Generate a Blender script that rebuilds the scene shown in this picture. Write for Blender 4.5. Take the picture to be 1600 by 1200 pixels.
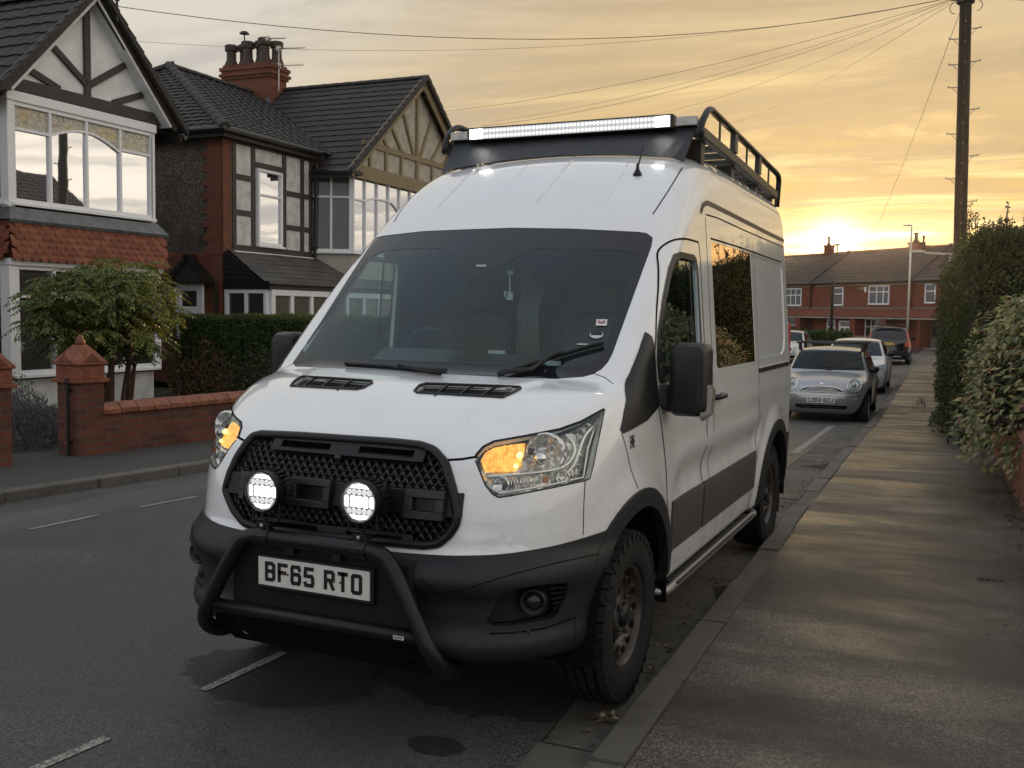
import bpy, bmesh, math, random
import numpy as np
from mathutils import Vector, Matrix, noise as mnoise
random.seed(7); RNG = np.random.default_rng(7)
for _o in list(bpy.data.objects): bpy.data.objects.remove(_o)
SC = bpy.context.scene
COL = SC.collection
R = math.radians
# ------------------------------------------------------------------ camera
CAM_F, CAM_C = 1559.07, (2.2749, -3.0898, 1.7051)
_yaw, _pit, _rol = .4310, .0726, .0147
_F = np.array([-math.sin(_yaw)*math.cos(_pit), math.cos(_yaw)*math.cos(_pit), -math.sin(_pit)])
_R0 = np.array([math.cos(_yaw), math.sin(_yaw), 0]); _U0 = np.cross(_R0, _F)
_R = math.cos(_rol)*_R0 + math.sin(_rol)*_U0; _U = -math.sin(_rol)*_R0 + math.cos(_rol)*_U0
CC = np.array(CAM_C)
cam_d = bpy.data.cameras.new('camera'); cam = bpy.data.objects.new('camera', cam_d); COL.objects.link(cam)
cam_d.sensor_fit = 'HORIZONTAL'; cam_d.sensor_width = 36.0; cam_d.lens = 36.0*CAM_F/1600
cam_d.clip_start = .05; cam_d.clip_end = 2000
cam.matrix_world = Matrix((( _R[0], _U[0], -_F[0], CC[0]), (_R[1], _U[1], -_F[1], CC[1]), (_R[2], _U[2], -_F[2], CC[2]), (0,0,0,1)))
SC.camera = cam
SC.view_settings.view_transform = 'Standard'; SC.view_settings.look = 'None'
SC.view_settings.exposure = 0.0; SC.view_settings.gamma = 1.0
def ray(u, v): return _F + _R*(u-800)/CAM_F - _U*(v-600)/CAM_F      # a pixel of the photograph as a direction
def px(P):
    q = np.asarray(P)-CC; w = q@_F
    return np.stack([800+CAM_F*(q@_R)/w, 600-CAM_F*(q@_U)/w], -1)
# ------------------------------------------------------------------ sun and sky
SUN_DIR = ray(1303, 379); SUN_DIR = SUN_DIR/np.linalg.norm(SUN_DIR)
SUN_EL = math.asin(SUN_DIR[2]); SUN_AZ = math.atan2(SUN_DIR[0], SUN_DIR[1])
sun_d = bpy.data.lights.new('sun', 'SUN'); sun_d.energy = 4.0; sun_d.angle = R(.6); sun_d.color = (1.0, .62, .30)
sun = bpy.data.objects.new('sun', sun_d); COL.objects.link(sun)
sun.rotation_euler = Vector(SUN_DIR).to_track_quat('Z', 'Y').to_euler()
W = bpy.data.worlds.new('World'); SC.world = W; W.use_nodes = True
def make_world():
    nt = W.node_tree; N = nt.nodes; L = nt.links; N.clear()
    out = N.new('ShaderNodeOutputWorld')
    sky = N.new('ShaderNodeTexSky'); sky.sky_type = 'NISHITA'; sky.sun_disc = False
    sky.sun_elevation = SUN_EL; sky.sun_rotation = SUN_AZ
    b1 = N.new('ShaderNodeBackground'); b1.inputs[1].default_value = .05; L.new(sky.outputs[0], b1.inputs[0])
    tc = N.new('ShaderNodeTexCoord'); gen = tc.outputs['Generated']
    def m(op, a, b=None, c=None, clamp=False):
        n = N.new('ShaderNodeMath'); n.operation = op; n.use_clamp = clamp
        for i, x in enumerate((a, b, c)):
            if x is None: continue
            if isinstance(x, (int, float)): n.inputs[i].default_value = x
            else: L.new(x, n.inputs[i])
        return n.outputs[0]
    def mixc(f, a, b):
        n = N.new('ShaderNodeMix'); n.data_type = 'RGBA'
        for i, x in ((0, f), (6, a), (7, b)):
            if isinstance(x, tuple): n.inputs[i].default_value = (*x, 1)
            elif isinstance(x, (int, float)): n.inputs[i].default_value = x
            else: L.new(x, n.inputs[i])
        return n.outputs[2]
    def ss(x, lo, hi):
        n = N.new('ShaderNodeMapRange'); n.interpolation_type = 'SMOOTHSTEP'
        n.inputs[1].default_value = lo; n.inputs[2].default_value = hi; L.new(x, n.inputs[0]); return n.outputs[0]
    nrm = N.new('ShaderNodeVectorMath'); nrm.operation = 'NORMALIZE'; L.new(gen, nrm.inputs[0]); D = nrm.outputs[0]
    sep = N.new('ShaderNodeSeparateXYZ'); L.new(D, sep.inputs[0])
    el = sep.outputs[2]
    dt = N.new('ShaderNodeVectorMath'); dt.operation = 'DOT_PRODUCT'; L.new(D, dt.inputs[0]); dt.inputs[1].default_value = tuple(SUN_DIR)
    c = dt.outputs['Value']
    # cloud coordinates: streaks lying on a flat layer
    den = m('ADD', m('MAXIMUM', el, 0.0), .10)
    cx = m('DIVIDE', sep.outputs[0], den); cy = m('DIVIDE', sep.outputs[1], den)
    cv = N.new('ShaderNodeCombineXYZ'); L.new(cx, cv.inputs[0]); L.new(cy, cv.inputs[1])
    def noise(scale, detail, rough, stretch, seed, dist=0.0):
        mp = N.new('ShaderNodeMapping'); mp.inputs['Scale'].default_value = stretch; mp.inputs['Location'].default_value = (seed, seed*.7, seed)
        mp.inputs['Rotation'].default_value = (0, 0, R(12))
        L.new(cv.outputs[0], mp.inputs[0]); n = N.new('ShaderNodeTexNoise'); n.inputs['Scale'].default_value = scale
        n.inputs['Detail'].default_value = detail; n.inputs['Roughness'].default_value = rough; n.inputs['Distortion'].default_value = dist
        L.new(mp.outputs[0], n.inputs['Vector']); return n.outputs[0]
    n1 = noise(1.25, 9, .62, (.42, 1.0, 1), 5.3, 1.1); n2 = noise(2.2, 6, .6, (.35, 1.0, 1), 9.2, .8)
    # colour by angle from the sun and by height
    near = ss(c, .80, .99)                     # towards the sun
    top = ss(el, .02, .42)
    warm = mixc(top, (.82, .53, .165), (.77, .63, .44))
    cool = mixc(top, (.80, .70, .56), (.80, .77, .69))
    back = mixc(top, (.84, .88, .96), (1.0, 1.04, 1.10))
    col = mixc(near, cool, warm)
    col = mixc(ss(c, .35, -.25), col, back)
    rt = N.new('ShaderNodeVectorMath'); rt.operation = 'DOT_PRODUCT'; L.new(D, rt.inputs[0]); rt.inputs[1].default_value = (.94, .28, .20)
    col = mixc(m('MULTIPLY', ss(rt.outputs['Value'], .50, .90), .85), col, (1.62, 1.42, 1.14))       # unseen bright sky added on the right to light the van side and houses
    col = mixc(ss(el, .42, .85), col, (.66, .74, .86))
    # clouds: darker streaks and lit streaks
    dark = ss(n1, .40, .62)
    col = mixc(m('MULTIPLY', dark, .85), col, mixc(near, (.60, .56, .52), (.60, .44, .26)))
    lit = m('MULTIPLY', ss(n2, .50, .68), m('MULTIPLY', m('MULTIPLY', near, ss(el, .0, .06)), ss(el, .30, .10)))
    col = mixc(m('MULTIPLY', lit, .9), col, (1.25, .92, .42))
    # glow around the sun: a wide low band and a core
    up = m('SUBTRACT', el, float(SUN_DIR[2]))
    band = m('EXPONENT', m('MULTIPLY', m('POWER', m('DIVIDE', m('SUBTRACT', up, .006), .020), 2.0), -1.0))
    az = ss(c, .980, .9975)
    edge = m('ADD', .35, m('MULTIPLY', ss(n2, .40, .62), .95))
    g1 = m('MULTIPLY', m('MULTIPLY', band, az), m('MULTIPLY', edge, 1.5))
    g2 = m('MULTIPLY', m('POWER', m('MAXIMUM', c, 0.0), 4200.0), 2.2)
    g3 = m('MULTIPLY', m('POWER', m('MAXIMUM', c, 0.0), 60.0), .06)
    gl = N.new('ShaderNodeCombineXYZ')
    gs = m('ADD', g1, g2)
    L.new(m('ADD', gs, g3), gl.inputs[0]); L.new(m('ADD', m('MULTIPLY', gs, .82), m('MULTIPLY', g3, .6)), gl.inputs[1]); L.new(m('ADD', m('MULTIPLY', gs, .48), m('MULTIPLY', g3, .12)), gl.inputs[2])
    ad = N.new('ShaderNodeVectorMath'); ad.operation = 'ADD'; L.new(col, ad.inputs[0]); L.new(gl.outputs[0], ad.inputs[1])
    b2 = N.new('ShaderNodeBackground'); b2.inputs[1].default_value = 1.0; L.new(ad.outputs[0], b2.inputs[0])
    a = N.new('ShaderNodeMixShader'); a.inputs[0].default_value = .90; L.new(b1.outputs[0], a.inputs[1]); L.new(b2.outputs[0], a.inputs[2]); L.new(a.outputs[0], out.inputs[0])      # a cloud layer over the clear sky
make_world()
# ------------------------------------------------------------------ street frame: a = across (right), b = along
PHI = R(1.6); SA = np.array([math.cos(PHI), math.sin(PHI)]); SB = np.array([-math.sin(PHI), math.cos(PHI)])
def S(a, b, z=0.0):
    p = SA*a + SB*b; return (float(p[0]), float(p[1]), float(z))
_gb = [-60, 3, 6, 9, 13, 17, 27, 46, 68, 400]; _gz = [0, 0, -.02, -.07, -.17, -.27, -.38, -.62, -1.0, -1.0]
def gz(b): return float(np.interp(b, _gb, _gz))
# ------------------------------------------------------------------ materials
MATS = {}
class NT:
    def __init__(s, name):
        s.m = bpy.data.materials.new(name); s.m.use_nodes = True; s.t = s.m.node_tree; s.N = s.t.nodes; s.L = s.t.links
        s.p = s.N['Principled BSDF']; s.out = s.N['Material Output']; MATS[name] = s.m
    def set(s, sock, x, node=None):
        i = (node or s.p).inputs[sock]
        if hasattr(x, 'is_linked'): s.L.new(x, i)
        elif isinstance(x, tuple) and len(x) == 3 and i.type == 'RGBA': i.default_value = (*x, 1)
        else: i.default_value = x
    def coord(s, kind='Object', scale=None, rot=None, loc=None):
        t = s.N.new('ShaderNodeTexCoord').outputs[kind]
        if scale is None and rot is None and loc is None: return t
        mp = s.N.new('ShaderNodeMapping'); s.L.new(t, mp.inputs[0])
        if scale is not None: mp.inputs['Scale'].default_value = scale if isinstance(scale, tuple) else (scale,)*3
        if rot: mp.inputs['Rotation'].default_value = rot
        if loc: mp.inputs['Location'].default_value = loc
        return mp.outputs[0]
    def wallvec(s):                                  # (x+y, z) for upright walls square to the house axes
        sp = s.N.new('ShaderNodeSeparateXYZ'); s.L.new(s.coord(), sp.inputs[0])
        cb = s.N.new('ShaderNodeCombineXYZ'); s.L.new(s.math('ADD', sp.outputs[0], sp.outputs[1]), cb.inputs[0]); s.L.new(sp.outputs[2], cb.inputs[1])
        return cb.outputs[0]
    def noise(s, scale, detail=4, rough=.55, vec=None, dist=0, out=0):
        n = s.N.new('ShaderNodeTexNoise'); n.inputs['Scale'].default_value = scale; n.inputs['Detail'].default_value = detail
        n.inputs['Roughness'].default_value = rough; n.inputs['Distortion'].default_value = dist
        s.L.new(vec if vec is not None else s.coord(), n.inputs['Vector']); return n.outputs[out]
    def voro(s, scale, vec=None, feature='F1', out='Distance', rnd=1.0):
        n = s.N.new('ShaderNodeTexVoronoi'); n.feature = feature; n.inputs['Scale'].default_value = scale; n.inputs['Randomness'].default_value = rnd
        s.L.new(vec if vec is not None else s.coord(), n.inputs['Vector']); return n.outputs[out]
    def math(s, op, a, b=None, c=None, clamp=False):
        n = s.N.new('ShaderNodeMath'); n.operation = op; n.use_clamp = clamp
        for i, x in enumerate((a, b, c)):
            if x is None: continue
            if isinstance(x, (int, float)): n.inputs[i].default_value = x
            else: s.L.new(x, n.inputs[i])
        return n.outputs[0]
    def ramp(s, x, stops, interp='LINEAR'):
        n = s.N.new('ShaderNodeValToRGB'); n.color_ramp.interpolation = interp; e = n.color_ramp.elements
        while len(e) < len(stops): e.new(.5)
        for i, (p, c) in enumerate(stops):
            e[i].position = p; e[i].color = (*c, 1) if isinstance(c, tuple) else (c, c, c, 1)
        s.L.new(x, n.inputs[0]); return n.outputs[0]
    def mix(s, f, a, b, mode='MIX'):
        n = s.N.new('ShaderNodeMix'); n.data_type = 'RGBA'; n.blend_type = mode
        for i, x in ((0, f), (6, a), (7, b)):
            if isinstance(x, tuple): n.inputs[i].default_value = (*x, 1)
            elif isinstance(x, (int, float)): n.inputs[i].default_value = x if i == 0 else (x, x, x, 1)
            else: s.L.new(x, n.inputs[i])
        return n.outputs[2]
    def ss(s, x, lo, hi, a=0.0, b=1.0):
        n = s.N.new('ShaderNodeMapRange'); n.interpolation_type = 'SMOOTHSTEP'
        n.inputs[1].default_value = lo; n.inputs[2].default_value = hi; n.inputs[3].default_value = a; n.inputs[4].default_value = b
        s.L.new(x, n.inputs[0]); return n.outputs[0]
    def bump(s, h, strength=.5, dist=.01):
        n = s.N.new('ShaderNodeBump'); n.inputs['Strength'].default_value = strength; n.inputs['Distance'].default_value = dist
        s.L.new(h, n.inputs['Height']); s.L.new(n.outputs[0], s.p.inputs['Normal']); return n
    def island(s):
        return s.N.new('ShaderNodeNewGeometry').outputs['Random Per Island']
    def objrand(s): return s.N.new('ShaderNodeObjectInfo').outputs['Random']
def mat(name, col, rough=.5, metal=0.0, spec=None, coat=0.0, emit=None, estr=1.0, var=0.0, vscale=6.0, bump=0.0, bscale=200.0):
    s = NT(name); s.set('Roughness', rough); s.set('Metallic', metal)
    if spec is not None: s.set('Specular IOR Level', spec)
    if coat: s.set('Coat Weight', coat); s.set('Coat Roughness', .04)
    if var:
        n = s.noise(vscale, 5, .6)
        s.set('Base Color', s.mix(s.ss(n, .3, .7), tuple(c*(1-var) for c in col), tuple(min(1, c*(1+var*.6)) for c in col)))
    else: s.set('Base Color', col)
    if emit: s.set('Emission Color', emit); s.set('Emission Strength', estr)
    if bump: s.bump(s.noise(bscale, 3, .6), bump, .003)
    return s.m
# ------------------------------------------------------------------ mesh builder
def perp(t):
    t = Vector(t).normalized(); a = Vector((0, 0, 1)) if abs(t.z) < .9 else Vector((1, 0, 0))
    x = t.cross(a).normalized(); return x, t.cross(x).normalized()
def groups_of(n, links):
    p = list(range(n))
    def find(i):
        while p[i] != i: p[i] = p[p[i]]; i = p[i]
        return i
    for a, b in links:
        a, b = find(a), find(b)
        if a != b: p[b] = a
    return [find(i) for i in range(n)]
def pieces(v, f):
    root = groups_of(len(v), ((q[0], i) for q in f for i in q[1:])); ids = {}
    fr = [ids.setdefault(root[q[0]], len(ids)) for q in f]; k = len(ids)
    if not 1 < k <= 400: return [range(len(f))]
    P = np.array(v); lo = np.full((k, 3), np.inf); hi = -lo
    for q, j in zip(f, fr): lo[j] = np.minimum(lo[j], P[list(q)].min(0)); hi[j] = np.maximum(hi[j], P[list(q)].max(0))
    sz = (hi-lo).max(1); gap = np.maximum(0, np.maximum(lo[:, None]-hi[None], lo[None]-hi[:, None]))
    near = np.sqrt((gap**2).sum(2)) <= np.maximum(.02, .5*np.maximum(sz[:, None], sz[None])); a, b = np.nonzero(np.triu(near, 1))
    rt = groups_of(k, zip(a.tolist(), b.tolist())); out = {}
    for i, j in enumerate(fr): out.setdefault(rt[j], []).append(i)
    return list(out.values())
class MB:
    def __init__(s, M=None): s.v = []; s.f = []; s.M = M
    def add(s, vs, fs):
        o = len(s.v)
        s.v += [tuple(s.M @ Vector(p)) if s.M else tuple(p) for p in vs]; s.f += [tuple(i+o for i in f) for f in fs]; return s
    def box(s, c, d, rz=0, M=None):
        hx, hy, hz = d[0]/2, d[1]/2, d[2]/2; cs, sn = math.cos(rz), math.sin(rz)
        vs = []
        for z in (-hz, hz):
            for x, y in ((-hx, -hy), (hx, -hy), (hx, hy), (-hx, hy)):
                p = Vector((x*cs-y*sn, x*sn+y*cs, z))
                if M: p = M @ p
                vs.append((c[0]+p[0], c[1]+p[1], c[2]+p[2]))
        return s.add(vs, [(3,2,1,0), (4,5,6,7), (0,1,5,4), (1,2,6,5), (2,3,7,6), (3,0,4,7)])
    def bx(s, x0, x1, y0, y1, z0, z1): return s.box(((x0+x1)/2, (y0+y1)/2, (z0+z1)/2), (abs(x1-x0), abs(y1-y0), abs(z1-z0)))
    def prism(s, poly, vec):                          # planar polygon (3D points) swept along vec
        n = len(poly); P = [Vector(p) for p in poly]; v = Vector(vec)
        nrm = Vector((0, 0, 0))
        for i in range(n): nrm += P[i].cross(P[(i+1) % n])
        if nrm.dot(v) > 0: P = P[::-1]
        vs = [tuple(p) for p in P] + [tuple(p+v) for p in P]
        return s.add(vs, [tuple(range(n)), tuple(range(2*n-1, n-1, -1))] + [(i, i+n, (i+1) % n+n, (i+1) % n) for i in range(n)])
    def beam(s, a, b, w, h, up=(0, 0, 1)):            # rectangular bar from a to b
        a, b = Vector(a), Vector(b); t = (b-a).normalized(); x = t.cross(Vector(up))
        if x.length < 1e-4: x = t.cross(Vector((1, 0, 0)))
        x.normalize(); y = x.cross(t).normalized()
        q = [a + x*sx*w/2 + y*sy*h/2 for sx, sy in ((-1,-1), (1,-1), (1,1), (-1,1))]
        return s.prism([tuple(p) for p in q], tuple(b-a))
    def tube(s, path, r, n=8, closed=False, cap=True):
        P = [Vector(p) for p in path]; m = len(P); rr = r if isinstance(r, (list, tuple)) else [r]*m
        vs = []; fs = []; x = None
        for i in range(m):
            if closed: t = P[(i+1) % m]-P[i-1]
            else: t = P[min(i+1, m-1)]-P[max(i-1, 0)]
            t.normalize()
            if x is None: x, y = perp(t)
            x = (x - t*x.dot(t)).normalized(); y = t.cross(x)
            for k in range(n):
                a = 2*math.pi*k/n; vs.append(tuple(P[i]+(x*math.cos(a)+y*math.sin(a))*rr[i]))
        for i in range(m if closed else m-1):
            j = (i+1) % m
            for k in range(n): fs.append((i*n+k, i*n+(k+1) % n, j*n+(k+1) % n, j*n+k))
        if cap and not closed: fs += [tuple(range(n))[::-1], tuple((m-1)*n+k for k in range(n))]
        return s.add(vs, fs)
    def lathe(s, prof, n=24, M=None, closed=False):    # prof: (radius, height) turned about z, then placed by M
        vs = []; fs = []; m = len(prof)
        for r, h in prof:
            for k in range(n):
                a = 2*math.pi*k/n; p = Vector((r*math.cos(a), r*math.sin(a), h)); vs.append(tuple(M @ p) if M else tuple(p))
        for i in range(m if closed else m-1):
            j = (i+1) % m
            for k in range(n): fs.append((i*n+k, i*n+(k+1) % n, j*n+(k+1) % n, j*n+k))
        if not closed:
            if prof[0][0] > 1e-5: fs.append(tuple(range(n))[::-1])
            if prof[-1][0] > 1e-5: fs.append(tuple((m-1)*n+k for k in range(n)))
        return s.add(vs, fs)
    def build(s, name, m, parent=None, smooth=False, bevel=0, seg=1, at=None):
        if parent is not None and len(s.f) < 6000:              # pieces that stand well apart become parts of their own
            g = pieces(s.v, s.f)
            if 1 < len(g) <= 40:
                out = []
                for fi in g:
                    mp = {}; q = MB()
                    for f in fi: q.f.append(tuple(mp.setdefault(i, len(mp)) for i in s.f[f]))
                    q.v = [s.v[i] for i in mp]; out.append(q._build(name, m, parent, smooth, bevel, seg, at))
                return out[0]
        return s._build(name, m, parent, smooth, bevel, seg, at)
    def _build(s, name, m, parent=None, smooth=False, bevel=0, seg=1, at=None):
        me = bpy.data.meshes.new(name)
        V = s.v
        if at is not None: V = [(p[0]-at[0], p[1]-at[1], p[2]-at[2]) for p in V]
        me.from_pydata(V, [], s.f); me.validate(); me.update()
        return link(name, me, m, parent, smooth, bevel, seg, at)
def link(name, me, m, parent=None, smooth=False, bevel=0, seg=1, at=None):
    o = bpy.data.objects.new(name, me); COL.objects.link(o)
    me.materials.append(MATS[m] if isinstance(m, str) else m)
    if smooth:
        me.shade_smooth() if smooth is True else me.shade_smooth()
        if smooth is not True: me.set_sharp_from_angle(angle=R(smooth))
    if bevel:
        b = o.modifiers.new('bevel', 'BEVEL'); b.width = bevel; b.segments = seg; b.limit_method = 'ANGLE'; b.angle_limit = R(40)
    if parent is not None: o.parent = parent
    elif at is not None: o.location = at
    return o
def tag(o, label, cat, group=None):
    o['label'] = label; o['category'] = cat
    if group: o['group'] = group
    return o
def struct(o): o['kind'] = 'structure'; return o
def empty(name, loc=(0, 0, 0), rz=0, label=None, cat=None, group=None):
    o = bpy.data.objects.new(name, None); COL.objects.link(o); o.empty_display_size = .2
    o.location = loc; o.rotation_euler = (0, 0, rz)
    if label: tag(o, label, cat, group)
    return o
def copy_tree(o, parent=None):
    c = o.copy(); COL.objects.link(c)
    if parent is not None: c.parent = parent
    for ch in list(o.children): copy_tree(ch, c)
    return c
def arc(cx, cy, r, a0, a1, n): return [(cx+r*math.cos(R(a0+(a1-a0)*i/n)), cy+r*math.sin(R(a0+(a1-a0)*i/n))) for i in range(n+1)]
def rrect(x0, x1, y0, y1, r, n=3):
    return arc(x1-r, y1-r, r, 0, 90, n)+arc(x0+r, y1-r, r, 90, 180, n)+arc(x0+r, y0+r, r, 180, 270, n)+arc(x1-r, y0+r, r, 270, 360, n)
def fillet(path, r, n=5):                              # rounds the corners of a 3D polyline
    P = [Vector(p) for p in path]; out = [P[0]]
    for i in range(1, len(P)-1):
        a, b, c = P[i-1], P[i], P[i+1]; d1 = (a-b); d2 = (c-b)
        k = min(r, d1.length*.48, d2.length*.48); p0 = b+d1.normalized()*k; p1 = b+d2.normalized()*k
        for j in range(n+1):
            t = j/n; out.append(p0*(1-t)**2+b*2*t*(1-t)+p1*t*t)
    return out+[P[-1]]
# ------------------------------------------------------------------ bodies from fields (surface nets + projection)
def smax(a, b, k):
    h = np.maximum(k-np.abs(a-b), 0); return np.maximum(a, b)+h*h/(4*k)
def smin(a, b, k): return -smax(-a, -b, k)
def sstep(x, a, b):
    t = np.clip((x-a)/(b-a), 0, 1); return t*t*(3-2*t)
def pc(x, xs, ys):                                     # smooth (cubic Hermite) curve through points
    xs = np.asarray(xs, float); ys = np.asarray(ys, float); m = np.gradient(ys, xs)
    x = np.clip(x, xs[0], xs[-1]); i = np.clip(np.searchsorted(xs, x)-1, 0, len(xs)-2)
    h = xs[i+1]-xs[i]; t = (x-xs[i])/h
    return (2*t**3-3*t**2+1)*ys[i]+(t**3-2*t**2+t)*h*m[i]+(-2*t**3+3*t**2)*ys[i+1]+(t**3-t**2)*h*m[i+1]
def grad(fn, P, e=1.5e-3):
    g = np.empty_like(P)
    for i in range(3):
        d = np.zeros(3); d[i] = e; g[:, i] = (fn(P+d)-fn(P-d))/(2*e)
    return g
def normals(fn, P):
    g = grad(fn, P, 3e-3); return g/np.maximum(np.linalg.norm(g, axis=1, keepdims=True), 1e-9)
def surface(fn, lo, hi, h):
    ax = [np.arange(lo[i], hi[i]+h, h) for i in range(3)]; n = [len(a) for a in ax]
    G = np.stack(np.meshgrid(*ax, indexing='ij'), -1).reshape(-1, 3)
    Fv = fn(G).reshape(n); s = Fv < 0
    c = [s[i:n[0]-1+i, j:n[1]-1+j, k:n[2]-1+k] for i in (0, 1) for j in (0, 1) for k in (0, 1)]
    cnt = sum(x.astype(np.int8) for x in c); act = (cnt > 0) & (cnt < 8)
    idx = -np.ones(act.shape, int); ijk = np.argwhere(act); idx[act] = np.arange(len(ijk))
    offs = [(i, j, k) for i in (0, 1) for j in (0, 1) for k in (0, 1)]
    val = np.stack([Fv[ijk[:, 0]+o[0], ijk[:, 1]+o[1], ijk[:, 2]+o[2]] for o in offs], 1)
    acc = np.zeros((len(ijk), 3)); w = np.zeros(len(ijk))
    for p in range(8):
        for q in range(p+1, 8):
            dd = np.array(offs[q])-np.array(offs[p])
            if np.abs(dd).sum() != 1: continue
            va, vb = val[:, p], val[:, q]; mk = (va < 0) != (vb < 0)
            t = np.where(mk, va/np.where(mk, va-vb, 1), 0)
            acc += np.where(mk[:, None], np.array(offs[p])+t[:, None]*dd, 0); w += mk
    V = (ijk+acc/w[:, None])*h+np.array([a[0] for a in ax])
    for _ in range(4):
        f = fn(V); g = grad(fn, V); V = V-np.clip(f/np.maximum((g*g).sum(1), .05), -h, h)[:, None]*g
    faces = []
    for a in range(3):
        b1, b2 = (a+1) % 3, (a+2) % 3
        sl0 = [slice(None)]*3; sl1 = [slice(None)]*3; sl0[a] = slice(0, -1); sl1[a] = slice(1, None)
        s0, s1 = s[tuple(sl0)], s[tuple(sl1)]; e = np.argwhere(s0 != s1)
        ok = (e[:, b1] > 0) & (e[:, b2] > 0) & (e[:, b1] < n[b1]-1) & (e[:, b2] < n[b2]-1); e = e[ok]
        def cell(d1, d2):
            q = e.copy(); q[:, b1] += d1; q[:, b2] += d2; return idx[q[:, 0], q[:, 1], q[:, 2]]
        Q = np.stack([cell(-1, -1), cell(0, -1), cell(0, 0), cell(-1, 0)], 1)
        fl = s0[e[:, 0], e[:, 1], e[:, 2]]; Q[~fl] = Q[~fl][:, ::-1]; faces.append(Q)
    return V, np.concatenate(faces)
class Shell:
    """A body surface that parts are cut out of along traced outlines; part id = material_index while cutting."""
    def __init__(s, fn, lo, hi, h):
        s.fn = fn; V, Fq = surface(fn, lo, hi, h); me = bpy.data.meshes.new('shell_source'); me.from_pydata(V.tolist(), [], Fq.tolist())
        s.bm = bmesh.new(); s.bm.from_mesh(me); bpy.data.meshes.remove(me); s.ids = ['body']
    def _cut(s, name, to2d, planes, poly, region, keep=None):
        if name not in s.ids: s.ids.append(name)
        k = s.ids.index(name); P2 = np.array(poly); lo = P2.min(0)-.0; hi = P2.max(0)
        m = (hi-lo)*.04+1e-6; fs = [f for f in s.bm.faces if region(f.calc_center_median())]
        if not fs: return
        C = to2d(np.array([tuple(f.calc_center_median()) for f in fs]))
        big = (hi-lo)*.12+(40 if hi.max() > 100 else .08)
        sel = ((C > lo-big) & (C < hi+big)).all(1); fs = [f for f, q in zip(fs, sel) if q]
        geom = list({e for f in fs for e in f.edges})+list({v for f in fs for v in f.verts})+fs
        for co, no in planes:
            r = bmesh.ops.bisect_plane(s.bm, geom=geom, dist=2e-5, plane_co=co, plane_no=no); geom = r['geom']
        fs = [g for g in geom if isinstance(g, bmesh.types.BMFace) and g.is_valid]
        C = to2d(np.array([tuple(f.calc_center_median()) for f in fs]))
        x, y = C[:, 0], C[:, 1]; ins = np.zeros(len(fs), bool); n = len(P2)
        for i in range(n):
            (x0, y0), (x1, y1) = P2[i], P2[(i+1) % n]
            c = ((y0 > y) != (y1 > y)) & (x < (x1-x0)*(y-y0)/np.where(y1 == y0, 1e-9, (y1-y0))+x0); ins ^= c
        for f, q in zip(fs, ins):
            if q and (keep is None or s.ids[f.material_index] in keep): f.material_index = k
    def cut_px(s, name, poly, region, mirror=False, keep=None):
        sg = -1 if mirror else 1
        def to2d(C):
            C = C.copy(); C[:, 0] *= sg; return px(C)
        pl = []; n = len(poly)
        for i in range(n):
            no = np.cross(ray(*poly[i]), ray(*poly[(i+1) % n])); no = no/np.linalg.norm(no); pl.append(((CC[0]*sg, CC[1], CC[2]), (no[0]*sg, no[1], no[2])))
        s._cut(name, to2d, pl, poly, (lambda c: region(Vector((-c.x, c.y, c.z)))) if mirror else region, keep)
    def cut_yz(s, name, poly, region, keep=None):
        pl = []; n = len(poly)
        for i in range(n):
            a, b = poly[i], poly[(i+1) % n]; pl.append(((0, a[0], a[1]), Vector((0, b[1]-a[1], a[0]-b[0])).normalized()))
        s._cut(name, lambda C: C[:, 1:], pl, poly, region, keep)
    def cut_xz(s, name, poly, region, keep=None):
        pl = []; n = len(poly)
        for i in range(n):
            a, b = poly[i], poly[(i+1) % n]; pl.append(((a[0], 0, a[1]), Vector((b[1]-a[1], 0, a[0]-b[0])).normalized()))
        s._cut(name, lambda C: C[:, [0, 2]], pl, poly, region, keep)
    def part(s, ids, name, m, parent, off=0.0, skirt=.02, where=None, flip=False, _one=None):
        ks = [s.ids.index(i) for i in ([ids] if isinstance(ids, str) else ids) if i in s.ids]
        fs = [f for f in s.bm.faces if f.material_index in ks and (where is None or where(f.calc_center_median()))]
        if not fs: return None
        if name not in ('body', 'bumper', 'cab_lining', 'grille', 'windscreen', 'windscreen_surround') and not _one:
            fset = set(fs); seen = set(); comps = []
            for f in fs:
                if f in seen: continue
                st = [f]; seen.add(f); cp = []
                while st:
                    g = st.pop(); cp.append(g)
                    for e in g.edges:
                        for h in e.link_faces:
                            if h in fset and h not in seen: seen.add(h); st.append(h)
                comps.append(cp)
            comps = [c for c in comps if len(c) > 3]
            if len(comps) > 1: return [s.part(ids, name, m, parent, off, skirt, None, flip, c) for c in comps][0]
        if _one: fs = _one
        vm = {}; vs = []; F = []
        for f in fs:
            q = []
            for v in f.verts:
                if v not in vm: vm[v] = len(vs); vs.append(tuple(v.co))
                q.append(vm[v])
            F.append(q)
        V = np.array(vs); Nn = normals(s.fn, V); V = V+Nn*off
        F = [f[::-1] for f in F] if flip else F
        NL = [tuple(-Nn[i] if flip else Nn[i]) for f in F for i in f]
        if skirt:
            ec = {}
            for f in F:
                for i in range(len(f)):
                    a, b = f[i], f[(i+1) % len(f)]; ec[(a, b)] = 1
            be = [(a, b) for (a, b) in ec if (b, a) not in ec]; o = len(V); bv = {}
            for a, b in be:
                for q in (a, b):
                    if q not in bv: bv[q] = o+len(bv)
            if bv: V = np.concatenate([V, np.array([V[q]-Nn[q]*skirt for q in bv])])
            for a, b in be:
                F.append([b, a, bv[a], bv[b]]); n = np.cross(V[a]-V[b], V[bv[a]]-V[a]); n = n/max(np.linalg.norm(n), 1e-9); NL += [tuple(n)]*4
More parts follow.
